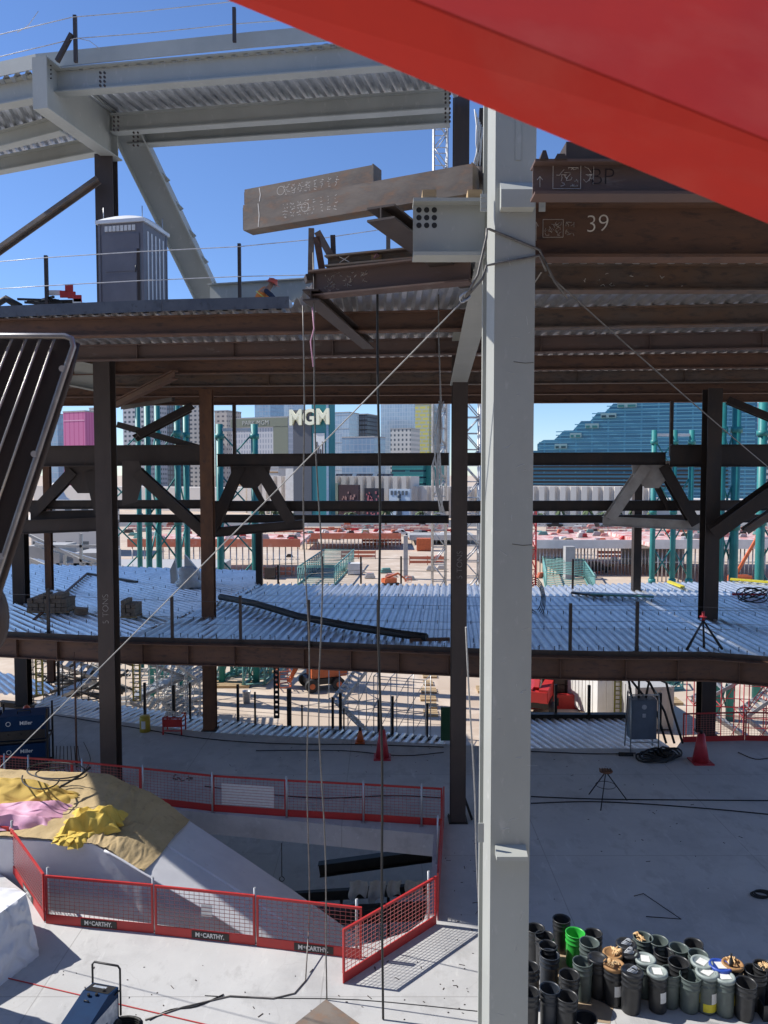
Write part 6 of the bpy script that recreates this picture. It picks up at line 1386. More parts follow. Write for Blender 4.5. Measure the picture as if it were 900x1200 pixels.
def poster(x0,x1,y0,y1,bgc,fg,label,kind):
    s0,s1 = ws(x0,9),ws(x1,9); z0,z1 = wz(y1,s0,9),wz(y0,s0,9); o = thing('wall_poster',label,'poster',wpt((s0+s1)/2,9,z0),'posters on the fluted wall'); w_ = s1-s0; h = z1-z0
    mb = MB(); wbox(mb,s0,s1,7.5,9,z0,z1); mb.build('panel',bgc,o); rs = random.Random(x0)
    mb = MB(); B_ = lambda a,b,c,d: wbox(mb,s0+w_*a,s0+w_*b,9.02,9.15,z0+h*c,z0+h*d)
    if kind == 'figure':
        P2 = lambda u,v: wpt(s0+w_*u,9.1,z0+h*v)
        mb.tube([P2(.5,.15),P2(.5,.72)],[w_*.16,w_*.07],8); mb.tube([P2(.5,.74),P2(.5,.86)],w_*.08,8)
        for k in range(5): B_(.08+.18*k,.18+.18*k,.82,.95)
    elif kind == 'type':
        for k in range(3): B_(.14+.05*k,.88-.06*k,.55+.13*k,.60+.13*k)
        mb.tube([wpt(s0+w_*(.5+.28*math.cos(t)),9.1,z0+h*.3+w_*.22*math.sin(t)) for t in [i*math.pi/6 for i in range(13)]],w_*.05,4)
    else:
        for k in range(26): u,v,r_ = rs.uniform(.06,.84),rs.uniform(.1,.86),rs.uniform(.04,.1); B_(u,u+r_,v,v+r_*.8)
    mb.build('artwork',fg,o)
c_ = lambda n_, c: mat(n_, c, .6)
poster(351,366,568,597,c_('poster_black',(.03,.015,.03)),c_('poster_pink',(.75,.06,.30)),'black and hot pink poster with a figure, leftmost on the fluted wall','figure')
poster(369,396,566,612,c_('poster_green',(.26,.32,.26)),c_('poster_red',(.50,.07,.08)),'grey green poster with red round emblem on the fluted wall','type')
poster(397,420,568,612,c_('poster_brown',(.07,.04,.05)),c_('poster_mixed',(.42,.24,.22)),'dark brown poster crowded with small faces','dots')
poster(427,448,572,612,c_('poster_night',(.02,.018,.03)),c_('poster_warm',(.46,.14,.16)),'black poster with warm coloured figures behind the thick rope','dots')
poster(456,480,573,612,c_('poster_ice',(.55,.63,.70)),c_('poster_ink',(.10,.12,.14)),'pale icy blue poster at the right end of the row','figure')
# sign pylon with letters
sg = thing('sign_pylon','tall sign pylon with big cream MGM letters above a teal tower','sign',at(363,600,250))
a = at(341,497,250); b = at(365,497,250); mb = MB(); mb.box(a.x,b.x,250,254,ZG,at(341,480,250).z); mb.build('dark_slab',mat('pylon_dark',(.10,.105,.12),.5),sg)
a = at(365.2,474,251); b = at(389,474,251); mb = MB(); mb.box(a.x,b.x,250.5,256,ZG,a.z+2); mb.build('teal_tower',mat('pylon_teal',(.02,.19,.21),.35,0),sg)
mb = MB(); a2 = at(384,474,250.4); b2 = at(387,474,250.4); mb.box(a2.x,b2.x,250.2,250.45,ZG,a2.z+1); mb.build('glass_strip',F_['glassA'],sg)
a3 = at(368,541,250); b3_ = at(382,508,250); mb = MB(); mb.box(a3.x,b3_.x,250.0,250.45,a3.z,b3_.z); sc_ = mb.build('picture_panel',M['paper'],sg)
mb = MB()
for k in range(5): x = a3.x+(b3_.x-a3.x)*(.1+.17*k); mb.box(x,x+.35,249.85,249.98,a3.z+2.2,a3.z+4+1.2*((k*2)%3))
mb.build('panel_drawing',M['darkst'],sc_)
lt = text_mesh('sign_letters','MGM',6.9,(at(363,490,249).x,249.2,at(362,489.5,249.2).z),mat('cream_letters',(.92,.90,.66),.5),sg,ext=.5,bold=.22,sx=.93)
lt['label'] = 'big bold cream letters'
turn(sg)
# palms and shrubs along the street
def palm(x, y, h, label, seed):
    p = gz(x, y); p = Vector((p.x, p.y, ZG)); o = thing('palm_tree',label,'palm tree',p,'palms along the street'); rs = random.Random(seed); mb = MB(); mb.tube([p,p+Vector((.1,0,h*.5)),p+Vector((.15,0,h))],[.35,.25,.2],6); mb.build('trunk',M['trunk'],o); mb = MB(); c = p+Vector((.15,0,h))
    for k in range(18):
        a = rs.uniform(0,6.28); e = rs.uniform(-.2,1.1); L_ = rs.uniform(1.6,2.4); d = Vector((math.cos(a),math.sin(a),0)); s_ = Vector((-d.y,d.x,0)); pr = None
        for j in range(4): t = j/3; q_ = c+d*L_*t+Vector((0,0,L_*(e*t-1.1*t*t))); w_ = .35*(1-t)+.05; cur = (q_-s_*w_,q_+s_*w_); 
        q_s = [c+d*L_*t+Vector((0,0,L_*(e*t-1.1*t*t))) for t in (0,.33,.66,1)]
        for j in range(3): w0,w1 = .12+.3*(j>0),.42-.14*j; mb.poly([q_s[j]-s_*w0,q_s[j]+s_*w0,q_s[j+1]+s_*w1,q_s[j+1]-s_*w1])
    mb.build('crown',M['leaf'],o)
pk = 0
for i,x in enumerate((306,322,338,410,452,492,512,632,655,676,688,705,722,742,762)):
    palm(x, 616+random.uniform(-1,1.5), random.uniform(3.0,4.6), '%s palm from the left, %s' % ((ORD[i],'left of the middle column') if i < 7 else (ORD[i-7],'right of the near column')), i)
# ================================================================= THE DIRT SITE
road = MB(); road.prism([(-300,215),(300,215),(300,245),(-300,245)], ZG+.004, ZG+.012); tag(road.build('road', mat('asphalt',(.12,.12,.125),.9,0,(.16,.16,.16),.1)),kind='structure')
def shored(x0, x1, y, Y, dep, zt, th, edge_m, top_m, label, nshore=28, edge2=None):
    a = at(x0,y,Y); b = at(x1,y,Y); o = thing('shored_slab',label,'concrete slab',((a.x+b.x)/2,Y,ZG),'slabs under construction far out on the site')
    mb = MB(); mb.box(a.x,b.x,Y,Y+dep,zt-th,zt); mb.build('slab',top_m,o)
    mb = MB(); mb.box(a.x,b.x,Y-.25,Y-.01,zt-th-.1,zt+.55); mb.build('edge_formwork',edge_m,o)
    rs = random.Random(int(x0))
    for k in range(nshore): x = a.x+(b.x-a.x)*(k+.5)/nshore; mb = MB(); mb.tube([(x,Y+.6,ZG),(x,Y+.6,zt-th)],.09,5); mb.box(x-.3,x+.3,Y+.5,Y+.7,(ZG+zt)/2,(ZG+zt)/2+.08); mb.build('shore',M['galv_dull'],o)
    if x0 > 600: mb = MB(); mb.box(a.x+(b.x-a.x)*.1,a.x+(b.x-a.x)*.55,Y+dep-1,Y+dep,ZG,zt-th); mb.build('back_wall',M['conc_dark'],o)
    return o
z_at = lambda y, Y: at(450,y,Y).z
shored(150,352,650,110,16,z_at(636,110),.5,M['formred'],M['pinkred'],'long slab with orange formwork edge, left part of the site')
shored(348,470,640,150,14,z_at(628,150),.5,M['formred'],M['pinkred'],'orange edged slab in the middle of the site')
shored(628,764,645,112,22,z_at(637,112),.6,M['offwhite'],M['pinkred'],'pale edged slab with pinkish clutter on top, right of the near column',34)
shored(766,960,645,105,22,z_at(637,105),.6,M['offwhite'],M['pinkred'],'pale edged slab far right behind the teal shoring',40)
shored(480,560,645,160,14,z_at(630,160),.4,M['galv_dull'],M['conc_dark'],'thin grey slab left behind the middle column',14)
mb = MB(); a = gz(660,668); b = at(672,640,110); mb.box(at(661,650,109).x,at(672,650,109).x,108,109.5,ZG,z_at(640,109)); solo(mb,'concrete_wall',M['conc_dark'],'bare concrete wall stub under the right hand slab','wall')
mb = MB(); mb.box(at(473,640,108).x,at(478,640,108).x,108,109,ZG,z_at(628,108)); solo(mb,'concrete_pier',M['conc_dark'],'slim concrete pier standing alone in the middle of the site','pier')
# scattered material, vehicles, barriers
rs = random.Random(21)
mats_ = [M['offwhite'],M['pinkred'],M['formred'],M['conc_dark'],M['cream'],M['galv_dull'],M['wood'],M['darkst'],M['tealpale'],M['red']]
def stackproto(m_):
    o = thing('material_stack','low stack of building material far out on the dirt site','material'); o['group'] = 'stacks of material far out on the site'
    mb = MB(); 
    for k in range(3): mb.box(-.9+.15*k,.8-.1*k,-.5,.5,.12+k*.32,.40+k*.32)
    mb.build('goods',m_,o); mb = MB(); mb.box(-.9,.9,-.45,-.3,0,.11); mb.box(-.9,.9,.3,.45,0,.11); mb.build('bearer',M['wood'],o); return o
protos = [stackproto(m_) for m_ in mats_]
first = [True]*len(protos)
places = []
for i in range(115):
    x = rs.choice([rs.uniform(150,525),rs.uniform(625,900)]); y = 560
    y = rs.choice([rs.uniform(612,634),rs.uniform(618,640)]); p = gz(x,y); places.append((p,1.6))
for i in range(30): x = rs.choice([rs.uniform(300,520),rs.uniform(630,720)]); p = gz(x,rs.uniform(650,680)); places.append((p,.9))
for (Y,dep,x0,x1,yz) in ((110,14,150,350,636),(150,12,350,470,628),(112,20,630,762,637),(105,20,768,900,637)):
    for i in range(26): 
        YY = Y+1+rs.random()*dep; c = at(rs.uniform(x0,x1),600,YY); places.append((Vector((c.x,YY,z_at(yz,Y)+.01)),.9))
mnames = ['off white','pinkish','orange','grey concrete','cream','silvery','timber brown','dark','pale green','bright red']
def region(px):
    for lim,nm in ((240,'left of the rusty column'),(300,'just right of the rusty column'),(350,'below the left truss'),(400,'below the leftmost posters'),(450,'left of the thick rope'),(527,'between thick rope and middle column'),(670,'just right of the near column'),(720,'below the stepped hotel'),(765,'left of the right shoring'),(830,'behind the slim shoring tower'),(1000,'at the right edge')):
        if px < lim: return nm
used = {}
for p,sz in places:
    p = Vector(p); on = p.z > ZG+1; px = 450+900*p.x/p.y; rg = region(px); far = 'far' if p.y > 180 else 'mid distance'
    ks = list(range(len(protos))); rs.shuffle(ks); k = None
    for q_ in ks:
        if (q_, rg, on, far) not in used: k = q_; break
    if k is None: continue
    used[(k,rg,on,far)] = 1
    o = protos[k] if first[k] else copy_tree(protos[k]); first[k] = False
    if not on: p.z = ZG+.015
    o.location = p; o.rotation_euler = (0,0,rs.uniform(-.5,.5)); o.scale = (.7*sz*rs.uniform(.7,1.6),.6*sz,.65*sz*rs.uniform(.5,1.3))
    o['label'] = '%s pile of material %s, %s' % (mnames[k], 'on a shored slab' if on else ('on the far dirt' if far == 'far' else 'on the nearer dirt'), rg)
    o['group'] = 'piles on the slabs' if on else 'piles on the dirt'
for k,o in enumerate(protos):
    if first[k]:
        for ch in list(o.children): bpy.data.objects.remove(ch)
        bpy.data.objects.remove(o)
# posts of falsework on top of slabs
def barrier(x0,x1,y,m_,label):
    a = gz(x0,y); b = gz(x1,y); b.y = a.y; mb = MB(); n = max(2,int((b.x-a.x)/2.2))
    for k in range(n+1): x = a.x+(b.x-a.x)*k/n; mb.box(x-.06,x+.06,a.y,a.y+.1,ZG,ZG+1.5)
    mb.box(a.x,b.x,a.y+.11,a.y+.16,ZG+.9,ZG+1.4); mb.box(a.x,b.x,a.y+.11,a.y+.16,ZG+.25,ZG+.7); solo(mb,'site_barrier',m_,label,'barrier','barriers across the site')
barrier(300,360,618,M['offwhite'],'white barrier far away left of the posters'); barrier(400,525,621,M['pinkred'],'long faded red barrier below the posters'); barrier(628,700,618,M['offwhite'],'white barrier below the right fluted wall'); barrier(640,900,624,M['pinkred'],'long faded red barrier across the right of the site'); barrier(445,528,627,M['red'],'bright red barrier in front of the parked cars'); barrier(150,290,622,M['pinkred'],'faded red barrier far left')
def car(x,y,m_,label,s_=1.0,rz=0):
    p = gz(x,y); o = thing('parked_car',label,'car',(0,0,0),'cars and pickups parked on the site')
    mb = MB(); mb.extr([(-2.2,-.85,.35),(2.2,-.85,.35),(2.2,-.85,.85),(1.2,-.85,.95),(-2.2,-.85,.95)],(0,1.7,0)); mb.build('body',m_,o)
    mb = MB(); mb.extr([(-.9,-.75,.95),(1.15,-.75,.95),(.6,-.75,1.6),(-.7,-.75,1.6)],(0,1.5,0)); cb = mb.build('cabin',m_,o)
    mb = MB(); mb.extr([(-.7,-.77,1.02),(.9,-.77,1.02),(.5,-.77,1.5),(-.6,-.77,1.5)],(0,.015,0)); mb.build('window',M['black'],cb)
    for a in (-1.4,1.4):
        for b in (-.8,.8): mb = MB(); mb.tube([(a,b-.1,.34),(a,b+.1,.34)],.34,12); mb.build('wheel',M['rubber'],o)
    place(o,(p.x,p.y,ZG+.01),rz); o.scale = (s_,s_,s_)
bl_ = mat('car_blue',(.03,.08,.2),.3); wh = M['offwhite']; bk_ = M['black']
for i,(x,y,m_,l,r_) in enumerate(((508,636,bl_,'dark blue pickup parked near the red block',.2),(496,630,bk_,'black car parked far out left of the dark blue pickup',.4),(470,628,wh,'white car parked below the icy blue poster',0),(446,629,bk_,'black car parked behind the thick black rope, far out',.1),(428,628,wh,'white car parked far out left of the thick rope',-.2),(520,632,wh,'white car parked close to the middle column, far out',0),(402,627,bk_,'black car parked far out below the brown poster',.1),(320,616,wh,'white car on the far street at left',0),(345,616,wh,'white car on the far street below the leftmost poster',0),(650,618,bk_,'black car on the far street right of the near column',0),(705,617,wh,'white car on the far street below the green hotel',0),(697,671,bk_,'black vehicle parked at the far edge of the right dirt area',.3))): car(x,y,m_,l,1.0,r_)
# red container block and others
def box_thing(name,x0,x1,y1,h,dep,m_,label,cat,door=None,rz=0,rib=True):
    a = gz(x0,y1); b = gz(x1,y1); L_ = (b-a).length; o = thing(name,label,cat,(0,0,0)); mb = MB(); mb.box(0,L_,0,dep,.12,h); mb.build('box_shell',m_,o)
    mb = MB(); 
    if rib:
        n = int(L_/.4)
        for k in range(n): x = (k+.5)*L_/n; mb.box(x-.06,x+.06,-.035,-.002,.25,h-.15)
        n = int(dep/.4)
        for k in range(n): y = (k+.5)*dep/n; mb.box(-.035,-.002,y-.06,y+.06,.25,h-.15); mb.box(L_+.002,L_+.035,y-.06,y+.06,.25,h-.15)
        mb.build('ribs',m_,o)
    mb = MB(); 
    for x in (0,L_-.12):
        for y in (0,dep-.12): mb.box(x-.04,x+.16,y-.04,y+.16,0,h+.03)
    mb.build('corner_castings',door or m_,o); place(o,(a.x,a.y,ZG+.005),rz); return o
box_thing('red_cabin',489,505,646,2.4,2.4,M['orange'],'orange red cabin block left of the dark blue pickup','site cabin')
box_thing('small_trailer',408,424,674,1.7,1.6,M['offwhite'],'small white trailer unit right of the pale teal truss','trailer')
box_thing('generator_box',310,322,679,1.6,1.2,M['darkst'],'small dark generator left of the pale teal truss','generator')
box_thing('shipping_container',700,742,846,2.6,12.2,M['offwhite'],'pale shipping container seen past the galvanized strip at right','container',rz=.28)
box_thing('shipping_container',744,790,858,2.6,6.1,M['conc_dark'],'grey shipping container end behind the electrical cabinet','container',rz=.1)
# red tarped stack and red lift
o = thing('crate_stack','stack of dark crates topped with red tarps right of the near column','crates',gz(655,828)); c = gz(655,826)
mb = MB()
for i in range(3):
    for k in range(4): mb.box(c.x-1.1+i*.78,c.x-1.1+i*.78+.72,c.y,c.y+1.4,ZG+.3+k*.52,ZG+.3+k*.52+.47)
mb.build('crates',M['darkst'],o); mb = MB(); mb.grid(lambda u,v: c+Vector((-1.3+2.6*u,-.2+1.9*v,2.5+.25*math.sin(u*3.1)+.12*noise.noise(Vector((u*5,v*5,0))))),14,8); mb.grid(lambda u,v: c+Vector((-1.3+2.6*u,-.22-.05*math.sin(u*20),2.55-.4*v)),16,2); mb.build('red_tarp',M['red'],o)
mb = MB(); mb.box(c.x-2.6,c.x+1.4,c.y-.9,c.y-.5,ZG,ZG+.9); solo(mb,'red_barrier',M['red'],'low red water filled barrier in front of the crate stack','barrier')
def boomlift(x,y,label,m_,rz=0,up=True,sc=1.0,arm=None):
    p = gz(x,y); o = thing('boom_lift',label,'boom lift',(0,0,0),'boom lifts on the site')
    mb = MB(); mb.box(-1.2,1.2,-.8,.8,.45,.85); mb.build('chassis',M['black'],o)
    for a in (-.95,.95):
        for b in (-.95,.95): mb = MB(); mb.tube([(a,b-.18,.45),(a,b+.18,.45)],.45,14); wv = mb.build('wheel',M['rubber'],o); mb = MB(); mb.tube([(a,b-.2,.45),(a,b+.2,.45)],.2,10); mb.build('rim',m_,wv)
    mb = MB(); mb.box(-1.6,.9,-.75,-.2,.9,1.75); mb.box(-1.6,.9,.2,.75,.9,1.75); mb.box(-1.7,-.9,-.7,.7,.95,1.6); mb.build('turntable',m_,o)
    A_ = arm or [(-1.2,0,1.7),(1.6,0,2.5),(2.9,0,1.5),(3.4,0,.9)]
    mb = MB()
    for i in range(len(A_)-1): mb.bar(A_[i],A_[i+1],.30-.05*i,.34-.05*i)
    mb.build('boom_arm',m_,o)
    e = Vector(A_[-1]); mb = MB()
    for (a,b) in ((0,-.6),(0,.6),(.8,-.6),(.8,.6)): mb.bar(e+Vector((a,b,-.2)),e+Vector((a,b,.9)),.05,.05,up=(0,1,0))
    for z in (-.2,.4,.9):
        for b in (-.6,.6): mb.bar(e+Vector((0,b,z)),e+Vector((.8,b,z)),.05,.05)
        for a in (0,.8): mb.bar(e+Vector((a,-.6,z)),e+Vector((a,.6,z)),.05,.05)
    mb.build('basket',m_,o); place(o,(p.x,p.y,ZG+.005),rz); o.scale = (sc,)*3
boomlift(377,806,'orange boom lift folded on the dirt below the middle deck',M['orange'],R(200),arm=[(-1.2,0,1.7),(1.4,0,2.4),(1.9,-.3,1.2),(2.2,-.5,.5)])
boomlift(632,832,'red boom lift just right of the near grey column',M['red'],R(70),arm=[(-1.2,0,1.7),(.2,0,3.2),(1.6,0,2.4),(2.0,0,1.6)])
boomlift(458,688,'small orange lift at the far side of the middle deck',M['orange'],R(30),sc=.7)
boomlift(870,690,'orange lift with a raised boom at the right edge',M['orange'],R(0),arm=[(-1.0,0,1.7),(1.6,0,6.4),(2.2,0,9.6),(2.9,0,9.4)])
# ---- teal shoring towers
def teal(legs, Y, ytop, label, m_='teal', dep=0, r=.20, brace=3.0, bar=True, collar=False):
    xs = [at(x,ytop,Y) for x in legs]; zt_ = xs[0].z; o = thing('shoring_tower',label,'shoring tower',((xs[0].x+xs[-1].x)/2,Y,ZG),'teal pipe shoring towers'); L_ = []
    for i,x in enumerate(xs):
        for d in ((0,dep) if dep else (0,)):
            mb = MB(); mb.tube([(x.x,Y+d,ZG),(x.x,Y+d,zt_)],r,10); lg = mb.build('leg',M[m_],o)
            if collar or True:
                z = ZG+5.8
                while z < zt_: mb = MB(); mb.tube([(x.x,Y+d,z),(x.x,Y+d,z+.35)],r*1.35,10); z += 5.8; mb.build('collar',M[m_],lg)
    n = int((zt_-ZG)/brace)
    for k in range(n):
        z0,z1 = ZG+k*brace+.2,ZG+(k+1)*brace-.1
        for i in range(len(xs)-1):
            for d in (0,):
                mb = MB(); mb.tube([(xs[i].x,Y+d,z0),(xs[i+1].x,Y+d,z1)],.06,5); mb.tube([(xs[i].x,Y+d+.13,z1),(xs[i+1].x,Y+d+.13,z0)],.06,5); mb.build('cross_brace',M[m_],o)
        for x in (xs if dep else []): mb = MB(); mb.tube([(x.x,Y,z0 if k%2 else z1),(x.x,Y+dep,z1 if k%2 else z0)],.06,5); mb.build('side_brace',M[m_],o)
    if bar: mb = MB(); mb.bar((xs[0].x,Y,zt_-.4),(xs[-1].x,Y,zt_-.4),.22,.22); mb.build('top_bar',M['offwhite'],o)
teal([172,207],50,462,'teal pipe shoring tower between the near left and rusty columns',r=.2,dep=2.2)
teal([119,161],58,462,'teal shoring tower half hidden behind the near left column',r=.2)
teal([257,298],54,497,'short topped teal shoring tower just right of the rusty column',r=.25)
teal([767,791,811],64,504,'slim teal shoring tower with a white top bar in front of the stepped hotel',r=.23)
teal([847,864],46,462,'stout teal shoring tower right of the blackish column',r=.26)
teal([895,925],50,458,'teal shoring tower cut by the right edge of the picture',r=.28)
def truss(p0,p1,wv,hv,n,m_,label,r=.12,grp='lattice trusses lying on the ground'):
    p0 = Vector(p0); p1 = Vector(p1); wv = Vector(wv); hv = Vector(hv); o = thing('lattice_truss',label,'truss',(p0+p1+wv)/2,grp)
    ch = [(p0,p1),(p0+wv,p1+wv),(p0+hv,p1+hv),(p0+wv+hv,p1+wv+hv)]
    for a,b in ch: mb = MB(); mb.tube([a,b],r,8); mb.build('chord',M[m_],o)
    for k in range(n+1):
        t = k/n; q_ = [a.lerp(b,t) for a,b in ch]; mb = MB()
        for i,j in ((0,1),(2,3),(0,2),(1,3)): mb.tube([q_[i],q_[j]],r*.5,5)
        if k < n:
            q2 = [a.lerp(b,(k+1)/n) for a,b in ch]
            for i,j in ((0,2),(1,3)): mb.tube([q_[i],q2[j]],r*.45,5)
        mb.build('lacing',M[m_],o)
    return o
g0 = gz(349,686); g1 = gz(378,664); wv = gz(392,686)-g0
truss(g0+Vector((0,0,.15)),g1+Vector((0,3,.15)),wv,(0,0,2.3),12,'tealpale','pale teal lattice truss lying behind the middle deck, left of the thick rope')
g0 = gz(640,690); g1 = gz(636,650)
truss(gz(640,694)+Vector((0,0,.15)),gz(636,672)+Vector((0,0,.15)),gz(697,700)-gz(640,694),(0,0,2.4),10,'tealpale','pale teal lattice truss lying right of the near grey column')
truss(gz(252,800)+Vector((0,0,.2)),gz(312,772)+Vector((0,0,.2)),(1.2,1.6,0),(0,0,1.8),7,'tealpale','teal truss on the dirt right below the rusty column',.14)
truss(gz(285,806)+Vector((0,0,.2)),gz(324,775)+Vector((0,0,.2)),(1.4,.5,0),(0,0,1.6),6,'tealpale','second teal truss on the dirt, nearer the punched post',.14)
truss(gz(738,795)+Vector((0,0,.2)),gz(850,790)+Vector((0,0,.2)),(.3,2,0),(0,0,2.0),9,'teal','teal truss lying right of the container',.15)
truss(gz(745,812)+Vector((0,0,.1)),gz(800,808)+Vector((0,0,.1)),(.3,1.5,0),(0,0,.6),5,'tealpale','flat pale teal frame lying beside the container',.12)
# crane masts
def mast(x0,x1,yt,Y,m_,label,yb=None,seg=2.0,r=.09,jit=0):
    a = at(x0,yt,Y); b = at(x1,yt,Y); w_ = b.x-a.x; zt_ = a.z; o = thing('crane_mast',label,'crane mast',((a.x+b.x)/2,Y,ZG),'lattice crane masts'); n = int((zt_-ZG)/seg)
    for dx in (0,w_):
        for dy in (0,w_): mb = MB(); mb.tube([(a.x+dx,Y+dy,ZG),(a.x+dx,Y+dy,zt_)],r,6); mb.build('chord',M[m_],o)
    for k in range(n):
        z0,z1 = ZG+k*seg,ZG+(k+1)*seg; mb = MB()
        for (A_,B_) in (((0,0),(w_,0)),((0,w_),(w_,w_)),((0,0),(0,w_)),((w_,0),(w_,w_))):
            if k%2: A_,B_ = B_,A_
            mb.tube([(a.x+A_[0],Y+A_[1],z0),(a.x+B_[0],Y+B_[1],z1)],r*.6,5); mb.tube([(a.x+A_[0],Y+A_[1],z1),(a.x+B_[0],Y+B_[1],z1)],r*.5,5)
        mb.build('lacing',M[m_],o)
mast(546,563,462,62,'galv_dull','pale lattice crane mast filling the gap between middle and near columns',seg=1.3)
mast(509,525,60,72,'galv_dull','lattice crane mast rising into the sky above the tube beams',seg=1.6)
mast(624,629,590,90,'red','thin red lattice mast seen right beside the near column',seg=1.2,r=.06)
# pale scaffolding
def scaffold(x,y,W_,D_,H_,nx,nz,m_,label,name='scaffold_tower',stairs=True,rz=0,planks=True):
    p = gz(x,y); o = thing(name,label,'scaffold',(0,0,0),'scaffolds on the site')
    mb = MB()
    for i in range(nx+1):
        for d in (0,D_): mb.tube([(i*W_/nx,d,0),(i*W_/nx,d,H_)],.03,5)
    mb.build('standards',M[m_],o); mb = MB()
    for k in range(1,nz+1):
        for d in (0,D_): mb.tube([(0,d,k*H_/nz),(W_,d,k*H_/nz)],.024,5); mb.tube([(0,d,k*H_/nz-.5),(W_,d,k*H_/nz-.5)],.02,5)
        for i in range(nx+1): mb.tube([(i*W_/nx,0,k*H_/nz),(i*W_/nx,D_,k*H_/nz)],.024,5)
        for i in range(nx): mb.tube([(i*W_/nx,0,(k-1)*H_/nz),((i+1)*W_/nx,0,k*H_/nz)],.02,5)
    mb.build('ledgers',M[m_],o)
    if stairs:
        for k in range(nz):
            s0,s1 = ((.2,W_-.2) if k%2 else (W_-.2,.2)); mb = MB()
            for d in (.15,D_-.15): mb.bar((s0,d,k*H_/nz),(s1,d,(k+1)*H_/nz-.1),.06,.18)
            for j in range(10): t = (j+.5)/10; x_ = s0+(s1-s0)*t; z_ = k*H_/nz+(H_/nz)*t; mb.box(x_-.12,x_+.12,.15,D_-.15,z_,z_+.03)
            mb.build('stair_flight',M['galv_dull'],o)
    place(o,(p.x,p.y,ZG+.005),rz); return o
scaffold(398,872,2.4,1.4,4.4,2,2,'galv_dull','pale stair scaffold below the middle deck beside the thick black rope',rz=.5)
scaffold(438,866,3.0,1.2,3.6,3,2,'galv_dull','lower pale scaffold frame right of the stair scaffold',stairs=False,rz=-.3)
scaffold(148,850,3.6,2.4,5.6,4,4,'offwhite','pale dense scaffold right of the near left column, under the deck',stairs=True,rz=.1)
scaffold(186,852,2.6,2.0,4.4,3,3,'offwhite','pale scaffold stair tower left of the rusty column, under the deck',rz=-.2)
scaffold(30,870,4,2,5,4,3,'black','dark scaffold in shade at the far left under the deck',rz=.2)
scaffold(812,880,4.2,1.6,5.0,3,2,'cone','red scaffold stair behind the fence at the right',rz=-.15)
scaffold(870,890,3.0,1.6,4.4,2,2,'cone','red scaffold stair at the right edge of the picture',rz=-.15)
scaffold(640,668,8,2,4.4,8,2,'galv_dull','long low falsework scaffold under the right slab',stairs=False)
# grandstand steel in the left distance
o = thing('grandstand_frame','grey raking grandstand steel beyond the left galvanized deck','grandstand',gz(90,700))
for k in range(5):
    Yg = 50+k*4; mb = MB(); mb.ibeam(at(30+k*6,662,Yg), at(120+k*2,690,Yg), .5,.3) if k < 3 else mb.ibeam(at(40,640,Yg), at(150,672,Yg), .4,.3); mb.build('raker',M['galv_dull'],o)
for (x0,y0,x1,y1) in ((30,690,118,655),(35,655,112,688),(60,680,60,622),(95,690,95,625),(45,640,118,640),(76,650,76,690),(30,625,118,668)): mb = MB(); mb.bar(at(x0,y0,48),at(x1,y1,48),.16,.16,up=(0,1,0)); mb.build('brace',M['offwhite'],o)
for (x,y) in ((50,640),(105,648),(85,660)): c = at(x,y,70); mb = MB(); mb.box(c.x-1.5,c.x+1.5,c.y,c.y+4,ZG,c.z); mb.build('block_wall',M['conc_dark'],o)
mb = MB(); mb.prism([(-40,70),(-16,70),(-16,80),(-40,80)],ZG,ZG+6); solo(mb,'grey_building',F_['grey'],'low grey site building at far left beyond the raking steel','building')
mb = MB(); mb.box(at(36,604,140).x,at(118,604,140).x,140,150,ZG,at(80,588,140).z); solo(mb,'white_podium',F_['white'],'white low podium seen between the left braces','building')
mb = MB(); mb.lathe([(0,0),(6,0),(4.5,4),(2,6),(.6,9),(0,9)],16,Vector((at(66,590,160).x,160,ZG+4))); solo(mb,'white_dome',M['offwhite'],'pale pointed dome structure left of the near left column','dome')
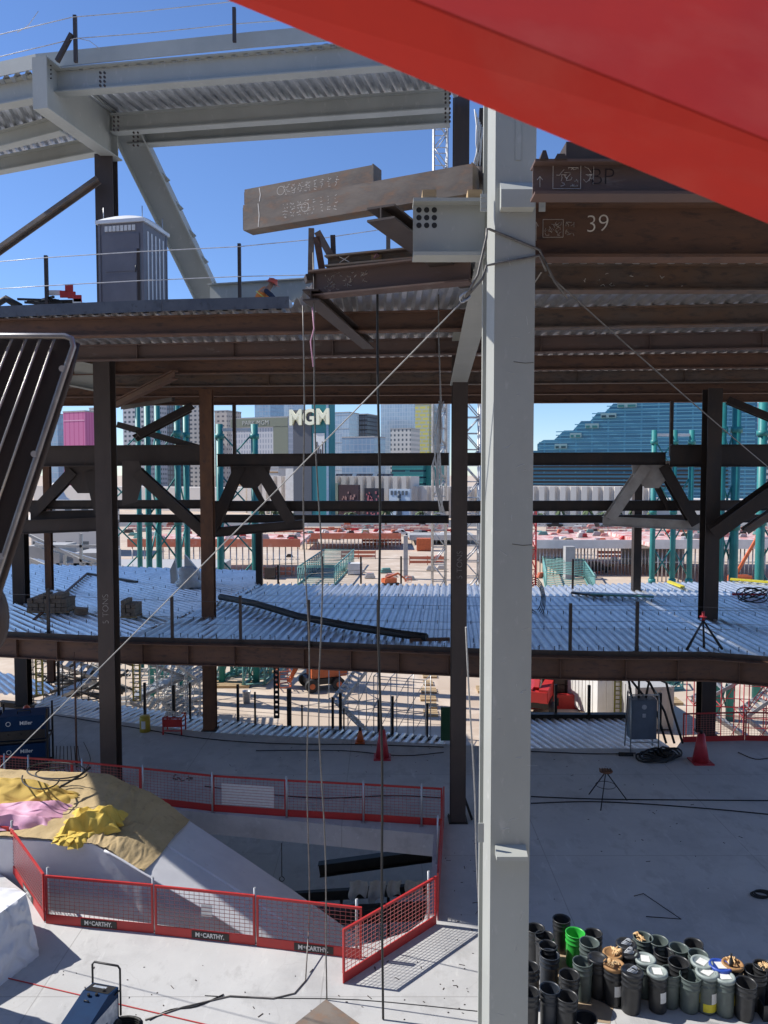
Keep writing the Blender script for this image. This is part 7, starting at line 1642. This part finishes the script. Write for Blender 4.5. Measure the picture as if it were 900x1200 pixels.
# dark clutter below the deck at left
o = thing('pipe_stack','dark stacked pipes and beams on the ground under the left deck','pipes',gz(80,820)); rs = random.Random(12); mb = MB()
for k in range(26): a = gz(rs.uniform(30,140),rs.uniform(790,840)); d = Vector((rs.uniform(1,3),rs.uniform(-.6,.6),rs.uniform(-.1,.4))); mb.tube([a+Vector((0,0,.2+rs.random()*1.6)),a+d+Vector((0,0,.2+rs.random()*1.6))],rs.uniform(.06,.16),6)
mb.build('pipes',M['black'],o); mb = MB()
for k in range(14): a = gz(rs.uniform(60,235),rs.uniform(770,835)); mb.bar(a+Vector((0,0,.1)),a+Vector((rs.uniform(1,3),rs.uniform(-.8,.8),.2+rs.random())),.25,.2)
mb.build('beams',M['galv_dull'],o)
for i,(x0,x1,y) in enumerate(((250,292,806),(300,322,790),(560,600,812),(745,800,826),(640,690,845))):
    mb = MB(); a = gz(x0,y); b = gz(x1,y)
    for k in range(4): mb.bar(a+Vector((0,k*.35,.1)),b+Vector((0,k*.35,.1)),.28,.18)
    solo(mb,'timber_stack',M['wood'],['timber baulks on the dirt near the teal trusses','timber baulks on the dirt left of the punched post','timber baulks on the dirt behind the near column','timber baulks on the dirt behind the cabinet','timber baulks before the pale container'][i],'timber','timber baulks on the dirt')
p = gz(289,824); mb = MB(); mb.lathe([(.22,0),(.27,.8),(.29,.82),(.25,.8),(.2,.1),(0,.1)],14,p); solo(mb,'trash_can',M['galv_dull'],'grey trash can standing on the dirt right of the rusty column','trash can')
for (px0,px1,y0,y1,n,lab) in ((175,232,800,845,46,'tangled pale heap of offcuts and frames left of the rusty column, under the deck'),(30,110,770,812,30,'tangled pale heap of steel offcuts at the far left under the deck')):
    mb = MB(); rs = random.Random(px0)
    for k in range(n):
        a = gz(rs.uniform(px0,px1),rs.uniform(y0,y1)); d = Vector((rs.gauss(0,1.0),rs.gauss(0,.7),rs.gauss(0,.7))); c = a+Vector((0,0,.3+rs.random()*1.1)); mb.bar(c-d*.5,c+d*.5,rs.uniform(.04,.12),rs.uniform(.04,.1))
    tag(solo(mb,'scrap_heap',M['offwhite'],lab,'scrap heap'),kind='stuff')
for i,(x0,x1,y,lab) in enumerate(((300,345,676,'low orange barrier in front of the shores left of the pale truss'),(425,470,640,'low orange barrier far out between the ropes'),(480,522,662,'orange barrier on the dirt left of the middle column'),(400,440,655,'orange barrier on the dirt behind the small trailer'),(700,742,655,'orange barrier in front of the right hand shores'),(300,420,625,'long orange barrier across the far dirt at left'))):
    barrier(x0,x1,y,M['formred'],lab)
# crates row at right edge of dirt
rs = random.Random(31)
for i in range(7):
    p = gz(505+rs.uniform(-4,4),786+i*9); mb = MB(); L_ = rs.uniform(.3,.6)
    for k in range(3): mb.box(p.x-L_,p.x+L_,p.y+k*.4,p.y+k*.4+.3,ZG,ZG+.14)
    solo(mb,'timber_pallet',M['wood'],ORD[i].capitalize()+' low pallet counting from the back in the row left of the middle column','pallet','row of low pallets on the dirt')
